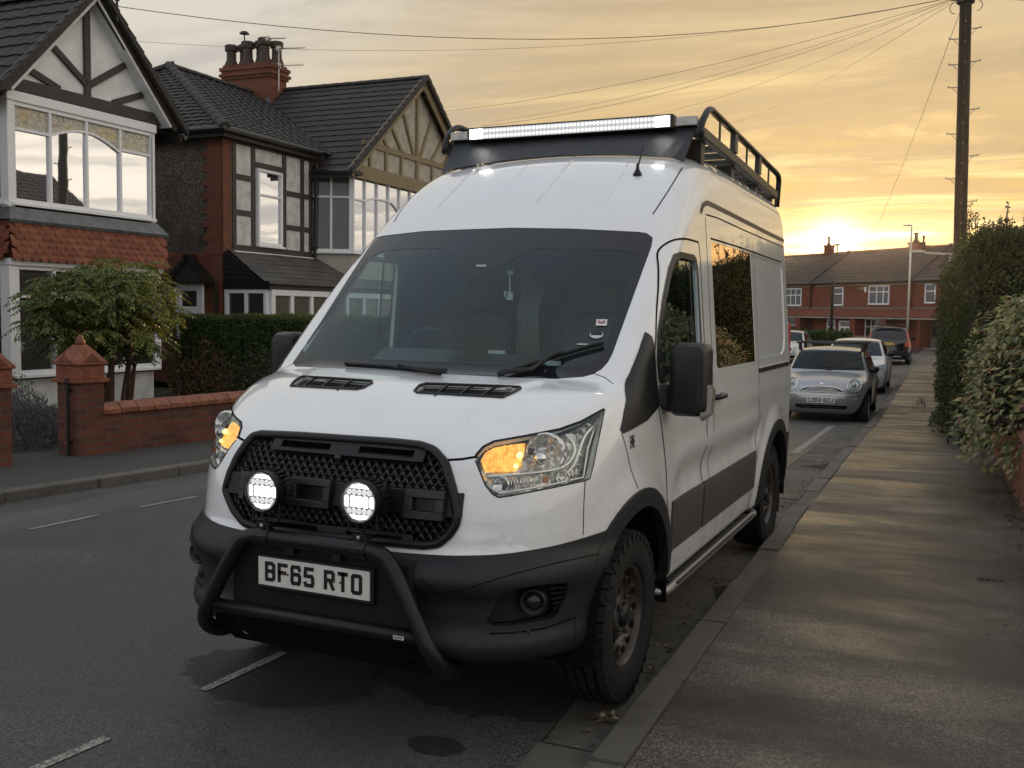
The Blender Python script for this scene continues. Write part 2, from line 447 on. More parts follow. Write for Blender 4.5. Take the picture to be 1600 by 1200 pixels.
        me = bpy.data.meshes.new(name); me.from_pydata(V.tolist(), [], F)
        me.shade_smooth(); me.normals_split_custom_set(NL)
        return link(name, me, m, parent)
    def hit(s, u, v, mirror=False, t0=1.5, t1=14.0):     # where a pixel's ray meets the surface
        d = ray(u, v); t = np.linspace(t0, t1, 900); f = s.fn(CC+t[:, None]*d); i = np.argmax(f < 0)
        if f[i] >= 0: i = int(np.argmin(f)); p = CC+t[i]*d
        else:
            a, b = t[i-1], t[i]
            for _ in range(25):
                c = (a+b)/2
                if s.fn((CC+c*d)[None])[0] < 0: b = c
                else: a = c
            p = CC+b*d
        return np.array([-p[0], p[1], p[2]]) if mirror else p
    def hits(s, pts, mirror=False, sub=1):
        P = []
        for i, p in enumerate(pts):
            if i and sub > 1:
                q = pts[i-1]; P += [(q[0]+(p[0]-q[0])*j/sub, q[1]+(p[1]-q[1])*j/sub) for j in range(1, sub)]
            P.append(p)
        return np.array([s.hit(*p, mirror) for p in P])
    def snap(s, P, it=6):
        P = np.array(P, float)
        for _ in range(it):
            f = s.fn(P); g = grad(s.fn, P); P = P-(f/np.maximum((g*g).sum(1), .05))[:, None]*g
        return P
    def yz(s, pts, side=1, sub=10, x0=.99):               # polyline given in (y, z), laid on the side surface
        Q = []
        for i, p in enumerate(pts):
            if i: q = pts[i-1]; Q += [(x0*side, q[0]+(p[0]-q[0])*j/sub, q[1]+(p[1]-q[1])*j/sub) for j in range(1, sub)]
            Q.append((x0*side, *p))
        P = np.array(Q, float)
        for _ in range(8):
            f = s.fn(P); g = grad(s.fn, P); P[:, 0] -= f/np.where(np.abs(g[:, 0]) < .2, .2*side, g[:, 0])
        return P
    def ribbon(s, P, w, mb, off=.0012, closed=False):
        N = normals(s.fn, np.asarray(P)); P = np.asarray(P)+N*off; m = len(P); vs = []
        for i in range(m):
            t = P[(i+1) % m]-P[i-1] if closed else P[min(i+1, m-1)]-P[max(i-1, 0)]
            x = np.cross(N[i], t); x = x/max(np.linalg.norm(x), 1e-9)
            vs += [tuple(P[i]-x*w/2), tuple(P[i]+x*w/2)]
        fs = [(2*i, 2*((i+1) % m), 2*((i+1) % m)+1, 2*i+1) for i in range(m if closed else m-1)]
        mb.add(vs, [f[::-1] for f in fs]); return mb
# ------------------------------------------------------------------ lettering: straight strokes, number plate style
_G = {'B': [[(0,0),(0,1),(.75,1),(1,.9),(1,.62),(.78,.53),(0,.53)],[(.78,.53),(1,.42),(1,.1),(.75,0),(0,0)]], 'F': [[(0,0),(0,1),(1,1)],[(0,.53),(.8,.53)]],
 '6': [[(1,.82),(.9,1),(.1,1),(0,.88),(0,.12),(.1,0),(.9,0),(1,.12),(1,.44),(.9,.55),(0,.55)]], '5': [[(1,1),(.06,1),(0,.56),(.88,.56),(1,.45),(1,.12),(.9,0),(.1,0),(0,.14)]],
 'R': [[(0,0),(0,1),(.85,1),(1,.9),(1,.6),(.85,.5),(0,.5)],[(.55,.5),(1,0)]], 'T': [[(0,1),(1,1)],[(.5,1),(.5,0)]], 'O': [[(.12,0),(0,.1),(0,.9),(.12,1),(.88,1),(1,.9),(1,.1),(.88,0),(.12,0)]],
 'L': [[(0,1),(0,0),(1,0)]], '0': [[(.12,0),(0,.1),(0,.9),(.12,1),(.88,1),(1,.9),(1,.1),(.88,0),(.12,0)]], '4': [[(.75,0),(.75,1),(0,.3),(1,.3)]],
 'G': [[(1,.85),(.9,1),(.1,1),(0,.9),(0,.1),(.1,0),(.9,0),(1,.1),(1,.48),(.55,.48)]], 'Z': [[(0,1),(1,1),(0,0),(1,0)]], 'J': [[(1,1),(1,.12),(.88,0),(.12,0),(0,.14),(0,.3)]], ' ': []}
def lettering(text, H, w, gap, sw, org, ex, ey, en, sp=None):
    mb = MB(); ex, ey, en, org = map(Vector, (ex, ey, en, org)); x = 0; d = sw/2
    sp = sp if sp is not None else w*.65
    for ch in text:
        if ch == ' ': x += sp; continue
        for pl in _G[ch]:
            q = [(x+d+p[0]*(w-sw), d+p[1]*(H-sw)) for p in pl]
            for i in range(len(q)-1):
                a = Vector(q[i]); b = Vector(q[i+1]); t = (b-a).normalized(); n = Vector((-t.y, t.x)); a = a-t*d*.7*(i == 0 or 1); b = b+t*d*.7
                c = [a-n*d, b-n*d, b+n*d, a+n*d]; lift = .0006*(1+.13*i)
                mb.add([tuple(org+ex*k.x+ey*k.y+en*lift) for k in c], [(0, 1, 2, 3)])
        x += w+gap
    return mb, x-gap
# ------------------------------------------------------------------ ground, road, pavements
_gb[:] = [-60, 3, 6, 9, 13, 17, 27, 46, 70, 600]; _gz[:] = [0, 0, -.02, -.08, -.20, -.33, -.40, -.48, -.52, -.52]
def asphalt(name, base, speck, dry=(.75, .5), tint=(1, 1, 1), blotch=.35, patches=(), vs=150, bmp=.6, soft=0):
    s = NT(name); P = s.coord()
    fine = s.noise(260, 2, .7); mid = s.noise(34, 5, .65); big = s.noise(.75, 7, .62, dist=.6); v = s.voro(vs, out='Color')
    sep = s.N.new('ShaderNodeSeparateColor'); s.L.new(v, sep.inputs[0])
    c0 = tuple(base*t for t in tint); c1 = tuple(base*(1+speck)*t for t in tint); cd = tuple(base*(1-speck*.55)*t for t in tint)
    col = s.mix(s.ss(sep.outputs[0], .25, .95), cd, c1)
    col = s.mix(s.ss(fine, .35, .7), s.mix(.55, col, cd), col)
    col = s.mix(s.math('MULTIPLY', s.ss(big, .36, .60), blotch), col, s.mix(.45, cd, tuple(.03*t for t in tint)))
    col = s.mix(s.math('MULTIPLY', s.ss(mid, .58, .72), .5), col, cd)
    stone = s.math('GREATER_THAN', sep.outputs[1], .985); col = s.mix(s.math('MULTIPLY', stone, .55), col, (.22, .21, .19))
    rough = s.ss(big, .35, .65, dry[0], dry[1])
    if soft:                                                 # damp bands lying across the pavement
        bd = s.noise(1.0, 5, .6, s.coord('Object', (.55, 1.55, 1)), .5); col = s.mix(s.ss(bd, .34, .62, .50, 0.0), col, tuple(.022*t for t in tint)); rough = s.ss(bd, .34, .68, .58, .25)
    for (x, y, rx, ry, wob, cc, rr, amt) in patches:
        mp = s.coord('Object', (1/rx, 1/ry, 0), None, (-x/rx, -y/ry, 0)); ln = s.N.new('ShaderNodeVectorMath'); ln.operation = 'LENGTH'
        nv = s.N.new('ShaderNodeVectorMath'); nv.operation = 'ADD'; wn = s.noise(5.5/max(rx, ry)**.5, 4, .6, out=1)
        sc = s.N.new('ShaderNodeVectorMath'); sc.operation = 'MULTIPLY_ADD'; s.L.new(wn, sc.inputs[0]); sc.inputs[1].default_value = (wob, wob, 0); sc.inputs[2].default_value = (-wob/2, -wob/2, 0)
        s.L.new(mp, nv.inputs[0]); s.L.new(sc.outputs[0], nv.inputs[1]); s.L.new(nv.outputs[0], ln.inputs[0])
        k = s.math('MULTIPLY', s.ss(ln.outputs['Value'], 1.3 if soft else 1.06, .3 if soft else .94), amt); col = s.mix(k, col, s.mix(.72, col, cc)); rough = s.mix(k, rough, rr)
    s.set('Base Color', col); s.set('Roughness', rough); s.set('Specular IOR Level', .42)
    h = s.math('ADD', s.math('MULTIPLY', sep.outputs[2], .6), s.math('MULTIPLY', fine, .6)); s.bump(h, bmp, .004); return s.m
def _w(a, b): p = S(a, b); return p[0], p[1]
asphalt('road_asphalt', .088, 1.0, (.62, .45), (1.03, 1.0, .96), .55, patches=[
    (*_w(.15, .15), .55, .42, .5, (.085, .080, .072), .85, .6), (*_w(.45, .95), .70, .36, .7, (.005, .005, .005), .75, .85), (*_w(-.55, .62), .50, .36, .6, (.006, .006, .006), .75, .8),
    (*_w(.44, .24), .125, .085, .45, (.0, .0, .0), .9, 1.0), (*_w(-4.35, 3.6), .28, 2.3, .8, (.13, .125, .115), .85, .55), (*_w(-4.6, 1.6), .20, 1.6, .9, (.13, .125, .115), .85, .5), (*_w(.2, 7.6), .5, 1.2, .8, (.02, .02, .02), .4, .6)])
asphalt('pavement_asphalt', .135, 1.25, (.46, .27), (1.12, 1.0, .83), 1.0, vs=150, soft=1, bmp=.34, patches=[
    (*_w(2.5, 5.6), .28, .5, .9, (.06, .065, .02), .9, .55), (*_w(2.35, 7.2), .25, .7, .9, (.065, .07, .02), .9, .5), (*_w(2.6, 2.0), .7, .6, 1.0, (.03, .028, .024), .6, .7), (*_w(1.5, 3.2), .5, .9, 1.0, (.03, .027, .022), .6, .7)])
asphalt('far_pavement_asphalt', .066, .4, (.85, .7), (1.0, .98, .92), .25)
def concrete(name, c, stain):
    s = NT(name); big = s.noise(2.1, 6, .62); mid = s.noise(18, 5, .65); fine = s.noise(190, 3, .7)
    col = s.mix(s.ss(fine, .3, .75), tuple(x*.8 for x in c), tuple(x*1.12 for x in c)); col = s.mix(s.ss(mid, .45, .75), col, tuple(x*.62 for x in c))
    col = s.mix(s.math('MULTIPLY', s.ss(big, .44, .62), .8), col, stain); col = s.mix(s.island(), s.mix(.4, col, tuple(x*.45 for x in c)), s.mix(.25, col, tuple(min(1, x*1.6) for x in c))); s.set('Base Color', col); s.set('Roughness', .8); s.bump(fine, .5, .004)
concrete('gutter_concrete', (.108, .100, .086), (.034, .030, .023)); concrete('kerb_stone', (.132, .121, .103), (.055, .048, .038)); concrete('dressed_stone', (.34, .30, .24), (.2, .17, .13))
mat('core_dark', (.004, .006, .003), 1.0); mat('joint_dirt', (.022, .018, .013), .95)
s_ = NT('verge_ground'); s_.set('Base Color', s_.mix(s_.ss(s_.noise(1.5, 6, .6), .35, .65), (.035, .040, .018), (.05, .043, .03))); s_.set('Roughness', .95)
def paint_mat():
    s = NT('road_paint'); n = s.noise(60, 4, .75); n2 = s.noise(300, 2, .6)
    s.set('Base Color', s.mix(s.ss(s.math('ADD', s.math('MULTIPLY', n, .6), s.math('MULTIPLY', n2, .4)), .44, .55), (.43, .40, .34), (.10, .095, .09))); s.set('Roughness', .75); s.bump(n2, .6, .004)
paint_mat()
BL = [-14, -6, -2, 0, 1, 2, 3, 4, 5, 6, 7, 8, 9, 10, 11, 12, 13, 14, 15, 16, 17, 18, 20, 22, 24, 27, 30, 34, 40, 46, 52, 58, 64, 70, 78]
def fk(b): return float(np.interp(b, [-14, -2, 0, 2.9, 3.84, 5.04, 8, 12, 80], [-8.2, -6.2, -5.70, -5.17, -5.02, -4.85, -4.6, -4.6, -4.9]))    # far kerb
def fw(b): return float(np.interp(b, [-14, 0, 4.0, 5.0, 7.3, 12, 80], [-8.6, -6.9, -6.38, -6.15, -5.85, -6.0, -6.6]))                       # front garden line
def strip(name, m, a0, a1, h0=0.0, h1=None, bl=None, n=1):
    h1 = h0 if h1 is None else h1; mb = MB(); bl = bl or BL; vs = []
    A0 = a0 if callable(a0) else (lambda b: a0); A1 = a1 if callable(a1) else (lambda b: a1)
    for b in bl:
        for k in range(n+1): vs.append(S(A0(b)+(A1(b)-A0(b))*k/n, b, gz(b)+h0+(h1-h0)*k/n))
    fs = [(i*(n+1)+k, i*(n+1)+k+1, (i+1)*(n+1)+k+1, (i+1)*(n+1)+k) for i in range(len(bl)-1) for k in range(n)]
    return struct(mb.add(vs, fs).build(name, m))
vs = []; gbl = [-60]+BL+[120, 190]
for b in gbl:
    for a in (-170, -60, -12, 0, 12, 60, 170): vs.append(S(a, b, gz(b)-.06))
struct(MB().add(vs, [(i*7+k, i*7+k+1, i*7+k+8, i*7+k+7) for i in range(len(gbl)-1) for k in range(6)]).build('ground', 'verge_ground'))
ge = lambda b: float(np.interp(b, [-6, 0, 3, 6, 60], [.86, .83, .66, .62, .66]))
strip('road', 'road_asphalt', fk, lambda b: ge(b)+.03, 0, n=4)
KA, KB, KH = 1.075, 1.215, .075                                         # near kerb
strip('pavement_near', 'pavement_asphalt', KB, 2.92, KH-.004, KH+.03, n=3)
strip('pavement_far', 'far_pavement_asphalt', lambda b: fw(b)-.6, lambda b: fk(b)-.12, .12, .085)
strip('garden_ground', 'verge_ground', -30, lambda b: fw(b)-.55, .09, bl=[-14, 0, 4, 8, 12, 20, 30, 46])
strip('verge_right', 'verge_ground', 2.88, 14, KH+.034, .2, bl=[b for b in BL if b < 50])
# cross street at the far end
mb = MB()
mb.add([S(-60, 55, gz(55)-.02), S(60, 55, gz(55)-.02), S(60, 90, gz(80)-.02), S(-60, 90, gz(80)-.02)], [(0, 1, 2, 3)]); struct(mb.build('cross_road', 'road_asphalt'))
# gutter slabs and kerb stones, both sides
gu = MB(); b = -6.0; k = 0
while b < 60:
    L = .92 if b < 30 else 3.0
    z0, z1 = gz(b)+.004, gz(b+L)+.004; j = RNG.uniform(-.012, .012); g = .006; e0 = np.interp(b, [-6, 0, 3, 6, 60], [.86, .83, .66, .62, .66])+j; e1 = np.interp(b+L, [-6, 0, 3, 6, 60], [.86, .83, .66, .62, .66])+j
    gu.add([S(e0, b+g, z0), S(KA, b+g, z0-.002), S(KA, b+L-g, z1-.002), S(e1, b+L-g, z1)], [(0, 1, 2, 3)]); b += L
struct(gu.build('gutter', 'gutter_concrete'))
strip('gutter_bed', 'joint_dirt', lambda b: ge(b)-.004, KA+.02, .0016, bl=[q for q in BL if q >= -6])
def kerb(name, edge, sgn, H, wd):
    ke = MB(); b = -8.0
    while b < 60:
        L = .914 if b < 30 else 3.0; dz = RNG.uniform(-.008, .008); da = RNG.uniform(-.009, .009); q = []
        for bb in (b+.007, b+L-.007):
            e = edge(bb)+da
            q += [S(e, bb, gz(bb)-.05), S(e, bb, gz(bb)+H-.012+dz), S(e+sgn*.012, bb, gz(bb)+H+dz), S(e+sgn*wd, bb, gz(bb)+H+dz+.003), S(e+sgn*wd, bb, gz(bb)-.05)]
        fs = [(i, i+1, i+6, i+5) for i in range(4)]+[(4, 3, 2, 1, 0), (5, 6, 7, 8, 9)]
        ke.add(q, fs if sgn < 0 else [f[::-1] for f in fs]); b += L
    return struct(ke.build(name, 'kerb_stone'))
kerb('kerb_near', lambda b: KA, 1, KH, .14); kerb('kerb_far', fk, -1, .085, .13)
# road markings
def dash(p0, p1, w, m='road_paint'):
    (a0, b0), (a1, b1) = p0, p1; t = np.array([a1-a0, b1-b0]); L = np.linalg.norm(t); t /= L; n = np.array([-t[1], t[0]])*w/2; vs = []; K = max(1, int(L/.5))
    for i in range(K+1):
        c = np.array([a0, b0])+t*L*i/K
        for s2 in (-1, 1): q = c+n*s2; vs.append(S(q[0], q[1], gz(q[1])+.0045))
    return struct(MB().add(vs, [(2*i, 2*i+2, 2*i+3, 2*i+1) for i in range(K)]).build('road_marking', m))
for p in (((-.76, .30), (-.73, .86)), ((-.82, -.75), (-.765, -.25)), ((-4.09, 2.28), (-4.04, 2.90)), ((-3.99, 3.32), (-3.91, 3.93)), ((-.70, 1.9), (-.68, 2.5))): dash(*p, .05)
dash((.49, 10.4), (.47, 15.8), .10); dash((.05, 10.32), (.92, 10.30), .05); dash((.05, 16.0), (.90, 15.65), .05); dash((.46, 18.6), (.45, 23.0), .09); dash((.1, 24.2), (.85, 24.0), .05)
for b0 in (29.0, 33.5, 38.0): dash((.40, b0), (.38, b0+3), .09)
# iron cover on the pavement, gully grate
cv = MB(); c = S(2.55, 3.62, gz(3.62)+KH+.022); cv.box(c, (.17, .115, .012), PHI); co = tag(cv.build('water_cover', mat('cast_iron', (.055, .05, .045), .6, .3, var=.4, vscale=60), at=None, bevel=.003), 'small cast iron water cover set in the right pavement', 'cover')
for k in range(5): pass
gm = MB()
for k in range(4): gm.box((c[0]-.055+.037*k, c[1], c[2]+.0085), (.022, .08, .006), PHI)
gm.build('cover_rib', 'cast_iron', co)
gr = MB(); c = S(.86, 6.6, gz(6.6)+.004); gr.box(c, (.36, .34, .012), PHI); go = tag(gr.build('gully_grate', 'cast_iron'), 'iron gully grate in the gutter behind the white van', 'grate')
gm = MB()
for k in range(7): gm.box((c[0], c[1]-.13+.043*k, c[2]+.008), (.30, .02, .006), PHI)
gm.build('grate_bar', mat('worn_iron', (.16, .15, .13), .5, .4), go)
# fallen leaves and dirt lying in the gutter and along the wall
lf = MB()
def leaf_at(a, b, sz, z): 
    t = RNG.uniform(0, 6.28); tl = RNG.uniform(-.4, .4, 2); p = np.array(S(a, b, z)); ex = np.array([math.cos(t), math.sin(t), tl[0]])*sz; ey = np.array([-math.sin(t), math.cos(t), tl[1]])*sz*.55
    lf.add([tuple(p-ex), tuple(p-ey+[0, 0, sz*.3]), tuple(p+ex+[0, 0, sz*.2]), tuple(p+ey+[0, 0, sz*.35])], [(0, 1, 2, 3)])
for _ in range(16): leaf_at(.97+RNG.normal(0, .035), .75+RNG.normal(0, .03), .022, .012)
for _ in range(420):
    b = RNG.uniform(.4, 10); leaf_at(1.02-abs(RNG.normal(0, .08)), b, RNG.uniform(.006, .018), gz(b)+.010)
for _ in range(80): a, b = RNG.uniform(.5, 1.0), RNG.uniform(3.0, 5.5); leaf_at(a, b, .015, gz(b)+.01)
for _ in range(300): b = RNG.uniform(2, 12); leaf_at(2.86-abs(RNG.normal(0, .13)), b, RNG.uniform(.008, .02), gz(b)+KH+.04)
for _ in range(60): leaf_at(RNG.uniform(1.3, 2.8), RNG.uniform(.5, 9), RNG.uniform(.004, .012), KH+.025)
for _ in range(140): b = RNG.uniform(2, 7); leaf_at(fk(b)+abs(RNG.normal(0, .08))+.01, b, RNG.uniform(.008, .016), .008)
s_ = NT('dead_leaf'); s_.set('Base Color', s_.ramp(s_.island(), [(0, (.03, .02, .012)), (.5, (.10, .065, .03)), (.85, (.16, .11, .05)), (1, (.30, .27, .2))])); s_.set('Roughness', .8)
lo = lf.build('fallen_leaves', 'dead_leaf'); lo['kind'] = 'stuff'; tag(lo, 'dead leaves and grit lying along the gutter and kerb', 'leaves')
# low weeds and moss against the right wall
# ------------------------------------------------------------------ the camper van (front at y = 0, facing the camera)
HF, HR, HZ = 1.02, 4.32, .385                      # wheel centres
def van_field(P):
    x = np.abs(P[:, 0]); y = P[:, 1]; z = P[:, 2]
    w = pc(z, [.30, .5, .75, 1.0, 1.25, 1.45, 1.8, 2.1, 2.35, 2.55, 2.8], [.935, .965, .982, .990, .985, .972, .945, .920, .898, .868, .82])
    for hy in (HF, HR):
        r = np.hypot(y-hy, z-.42); w = w+.024*(1-sstep(r, .50, .66))
    win = sstep(y, 1.55, 1.85)*(1-sstep(y, 3.6, 3.85))
    w = w-.026*np.exp(-((z-.88)/.075)**2)*win+.010*np.exp(-((z-1.02)/.05)**2)*win+.006*np.exp(-((z-1.19)/.07)**2)*sstep(y, 1.0, 1.6)
    side = (x-w)*.985
    xx = x/.965; p = .46*xx**5.4; dp = 5.4*.46/.965*xx**4.4
    Y = pc(z, [.3, .37, .42, .455, .50, .57, .635, .67, .70, .735, .785, .85, .95, 1.05, 1.17, 1.3], [.21, .15, .115, .108, .132, .136, .122, .095, .086, .10, .160, .175, .188, .213, .268, .36])
    front = (Y+p-y)/np.sqrt(1.15+dp*dp)
    yh = y-.7*p
    zh = pc(yh, [0, .20, .27, .33, .42, .52, .63, .8, 1.0, 1.3], [1.05, 1.125, 1.17, 1.208, 1.265, 1.322, 1.366, 1.402, 1.430, 1.46])
    cr = .34+.42*np.clip(y-.25, 0, 1)
    zh = zh+.010*(1-sstep(x, cr-.03, cr+.05))-.012*(x/.95)**2
    hood = (z-zh)*.88
    q = .12*((x/.83)**2-1)
    ws = ((z-1.426)*.728-(y-q-1.017)*.68)/1.0
    qr = .10*((x/.8)**2-1); yr = y-qr
    zr = pc(yr, [1.3, 1.55, 1.75, 2.0, 2.3, 2.5, 2.75, 3.1, 4.0, 5.7], [1.80, 1.985, 2.135, 2.34, 2.53, 2.605, 2.652, 2.675, 2.68, 2.66])-.035*(x/.8)**2
    roof = (z-zr)*.80
    cab = smax(ws, roof, .05)
    top = smin(hood, cab, .03)
    f = smax(top, front, .045)
    f = smax(f, side, .09+.10*sstep(z, 1.9, 2.5))
    f = smax(f, y-5.06+.03*(z-1.5)**2*(z > 1.5), .12)
    return smax(f, .385+.045*sstep(y, .6, .9)*(1-sstep(y, 1.5, 1.7))-.015*sstep(y, 1.5, 1.7)-z, .05)
# ------------------------------------------------------------------ van materials
s_ = NT('van_white'); s_.set('Roughness', .20); s_.set('Coat Weight', 1.0); s_.set('Coat Roughness', .025); sp_ = s_.N.new('ShaderNodeSeparateXYZ'); s_.L.new(s_.coord(), sp_.inputs[0])
_c = s_.mix(s_.ss(s_.noise(3.0, 5, .6), .3, .7), (.79, .80, .805), (.825, .835, .84)); _st = s_.noise(5, 6, .7, s_.coord('Object', (9, 3, .8)))
_c = s_.mix(s_.math('MULTIPLY', s_.math('MULTIPLY', s_.ss(sp_.outputs[2], 1.25, .40), s_.ss(s_.noise(7, 6, .7), .35, .7)), .36), _c, (.42, .39, .35))      # road film low on the panels
_c = s_.mix(s_.math('MULTIPLY', s_.ss(_st, .55, .75), .13), _c, (.46, .44, .40)); _c = s_.mix(s_.math('MULTIPLY', s_.math('GREATER_THAN', s_.noise(55, 2, .5), .73), .5), _c, (.35, .30, .25)); s_.set('Base Color', _c)
mat('bumper_plastic', (.0155, .0175, .0195), .46, spec=.33, bump=.25, bscale=700, var=.15, vscale=9)
mat('trim_black', (.011, .012, .013), .40, spec=.38, bump=.15, bscale=900)
mat('gap_black', (.005, .005, .005), .9, spec=.1)
mat('grille_black', (.014, .014, .015), .45)
mat('grille_deep', (.003, .003, .003), .9)
mat('powder_black', (.008, .008, .009), .36, spec=.35, bump=.2, bscale=900)
mat('rubber', (.0125, .012, .0115), .75, spec=.3, var=.35, vscale=14, bump=.3, bscale=260)
mat('steel_rim', (.058, .048, .042), .36, .2, var=.4, vscale=12)
mat('clad_grey', (.052, .049, .046), .55, bump=.25, bscale=600, var=.12, vscale=5)
mat('alloy', (.42, .40, .37), .35, .9, var=.2, vscale=20)
mat('chrome', (.82, .82, .80), .10, 1.0)
mat('rack_metal', (.045, .043, .038), .42, .5, var=.3, vscale=30)
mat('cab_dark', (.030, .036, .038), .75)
mat('dash_grey', (.085, .098, .10), .6)
mat('seat_cloth', (.045, .050, .052), .85)
mat('frit', (.011, .013, .016), .07, spec=.5)
mat('plate_white', (.66, .64, .59), .35, var=.08, vscale=18)
mat('plate_char', (.006, .006, .006), .4)
mat('led_lit', (.8, .8, .8), .3, emit=(1.0, .97, .90), estr=4.0)
mat('led_dim', (.30, .31, .33), .15, .4, emit=(.95, .97, 1.0), estr=.16)
mat('amber_core', (.9, .6, .2), .3, emit=(1.0, .72, .28), estr=2.6)
mat('red_lens', (.35, .02, .015), .2); mat('amber_lens', (.5, .13, .02), .2)
mat('sticker_black', (.012, .012, .012), .4); mat('sticker_white', (.6, .6, .6), .5); mat('sticker_red', (.30, .09, .07), .5)
mat('curtain', (.30, .29, .27), .9)
def glass_mat(name, tint, refl=1.0, rough=0.0, gloss_tint=(.88, .98, 1)):
    s = NT(name); s.N.remove(s.p)
    tr = s.N.new('ShaderNodeBsdfTransparent'); tr.inputs[0].default_value = (*tint, 1)
    gl = s.N.new('ShaderNodeBsdfGlossy'); gl.inputs['Roughness'].default_value = rough; gl.inputs[0].default_value = (*gloss_tint, 1)
    lw = s.N.new('ShaderNodeLayerWeight'); lw.inputs[0].default_value = .5                  # Schlick, the same from both sides of the sheet
    fac = s.math('MULTIPLY', s.math('MULTIPLY_ADD', s.math('POWER', lw.outputs['Facing'], 5.0), .955, .045), refl, clamp=True)
    mx = s.N.new('ShaderNodeMixShader'); s.L.new(fac, mx.inputs[0]); s.L.new(tr.outputs[0], mx.inputs[1]); s.L.new(gl.outputs[0], mx.inputs[2])
    s.L.new(mx.outputs[0], s.out.inputs[0]); return s.m
glass_mat('windscreen_glass', (.66, .80, .79), 1.35); glass_mat('cab_glass', (.60, .68, .65), 1.4); glass_mat('lens_clear', (.86, .87, .86), 1.3)
glass_mat('privacy_glass', (.03, .022, .020), 3.0, 0.0, (1.0, .74, .60))  # red-brown gloss colour stands in for brickwork mirrored in the glass
def reflector_mat():
    s = NT('lamp_reflector'); s.set('Metallic', .62); s.set('Roughness', .16); n = s.voro(40)
    s.set('Base Color', s.mix(n, (.55, .54, .51), (.92, .92, .90))); s.bump(s.voro(34), .5, .02)
    s = NT('amber_lit'); n = s.voro(70); w = s.noise(38, 3, .6); e = s.ss(w, .3, .7, .45, 1.25)
    s.set('Base Color', (.8, .42, .06)); s.set('Roughness', .2); s.set('Emission Color', s.ramp(n, [(0, (1.0, .60, .16)), (1, (.95, .40, .045))])); s.set('Emission Strength', e)
reflector_mat()
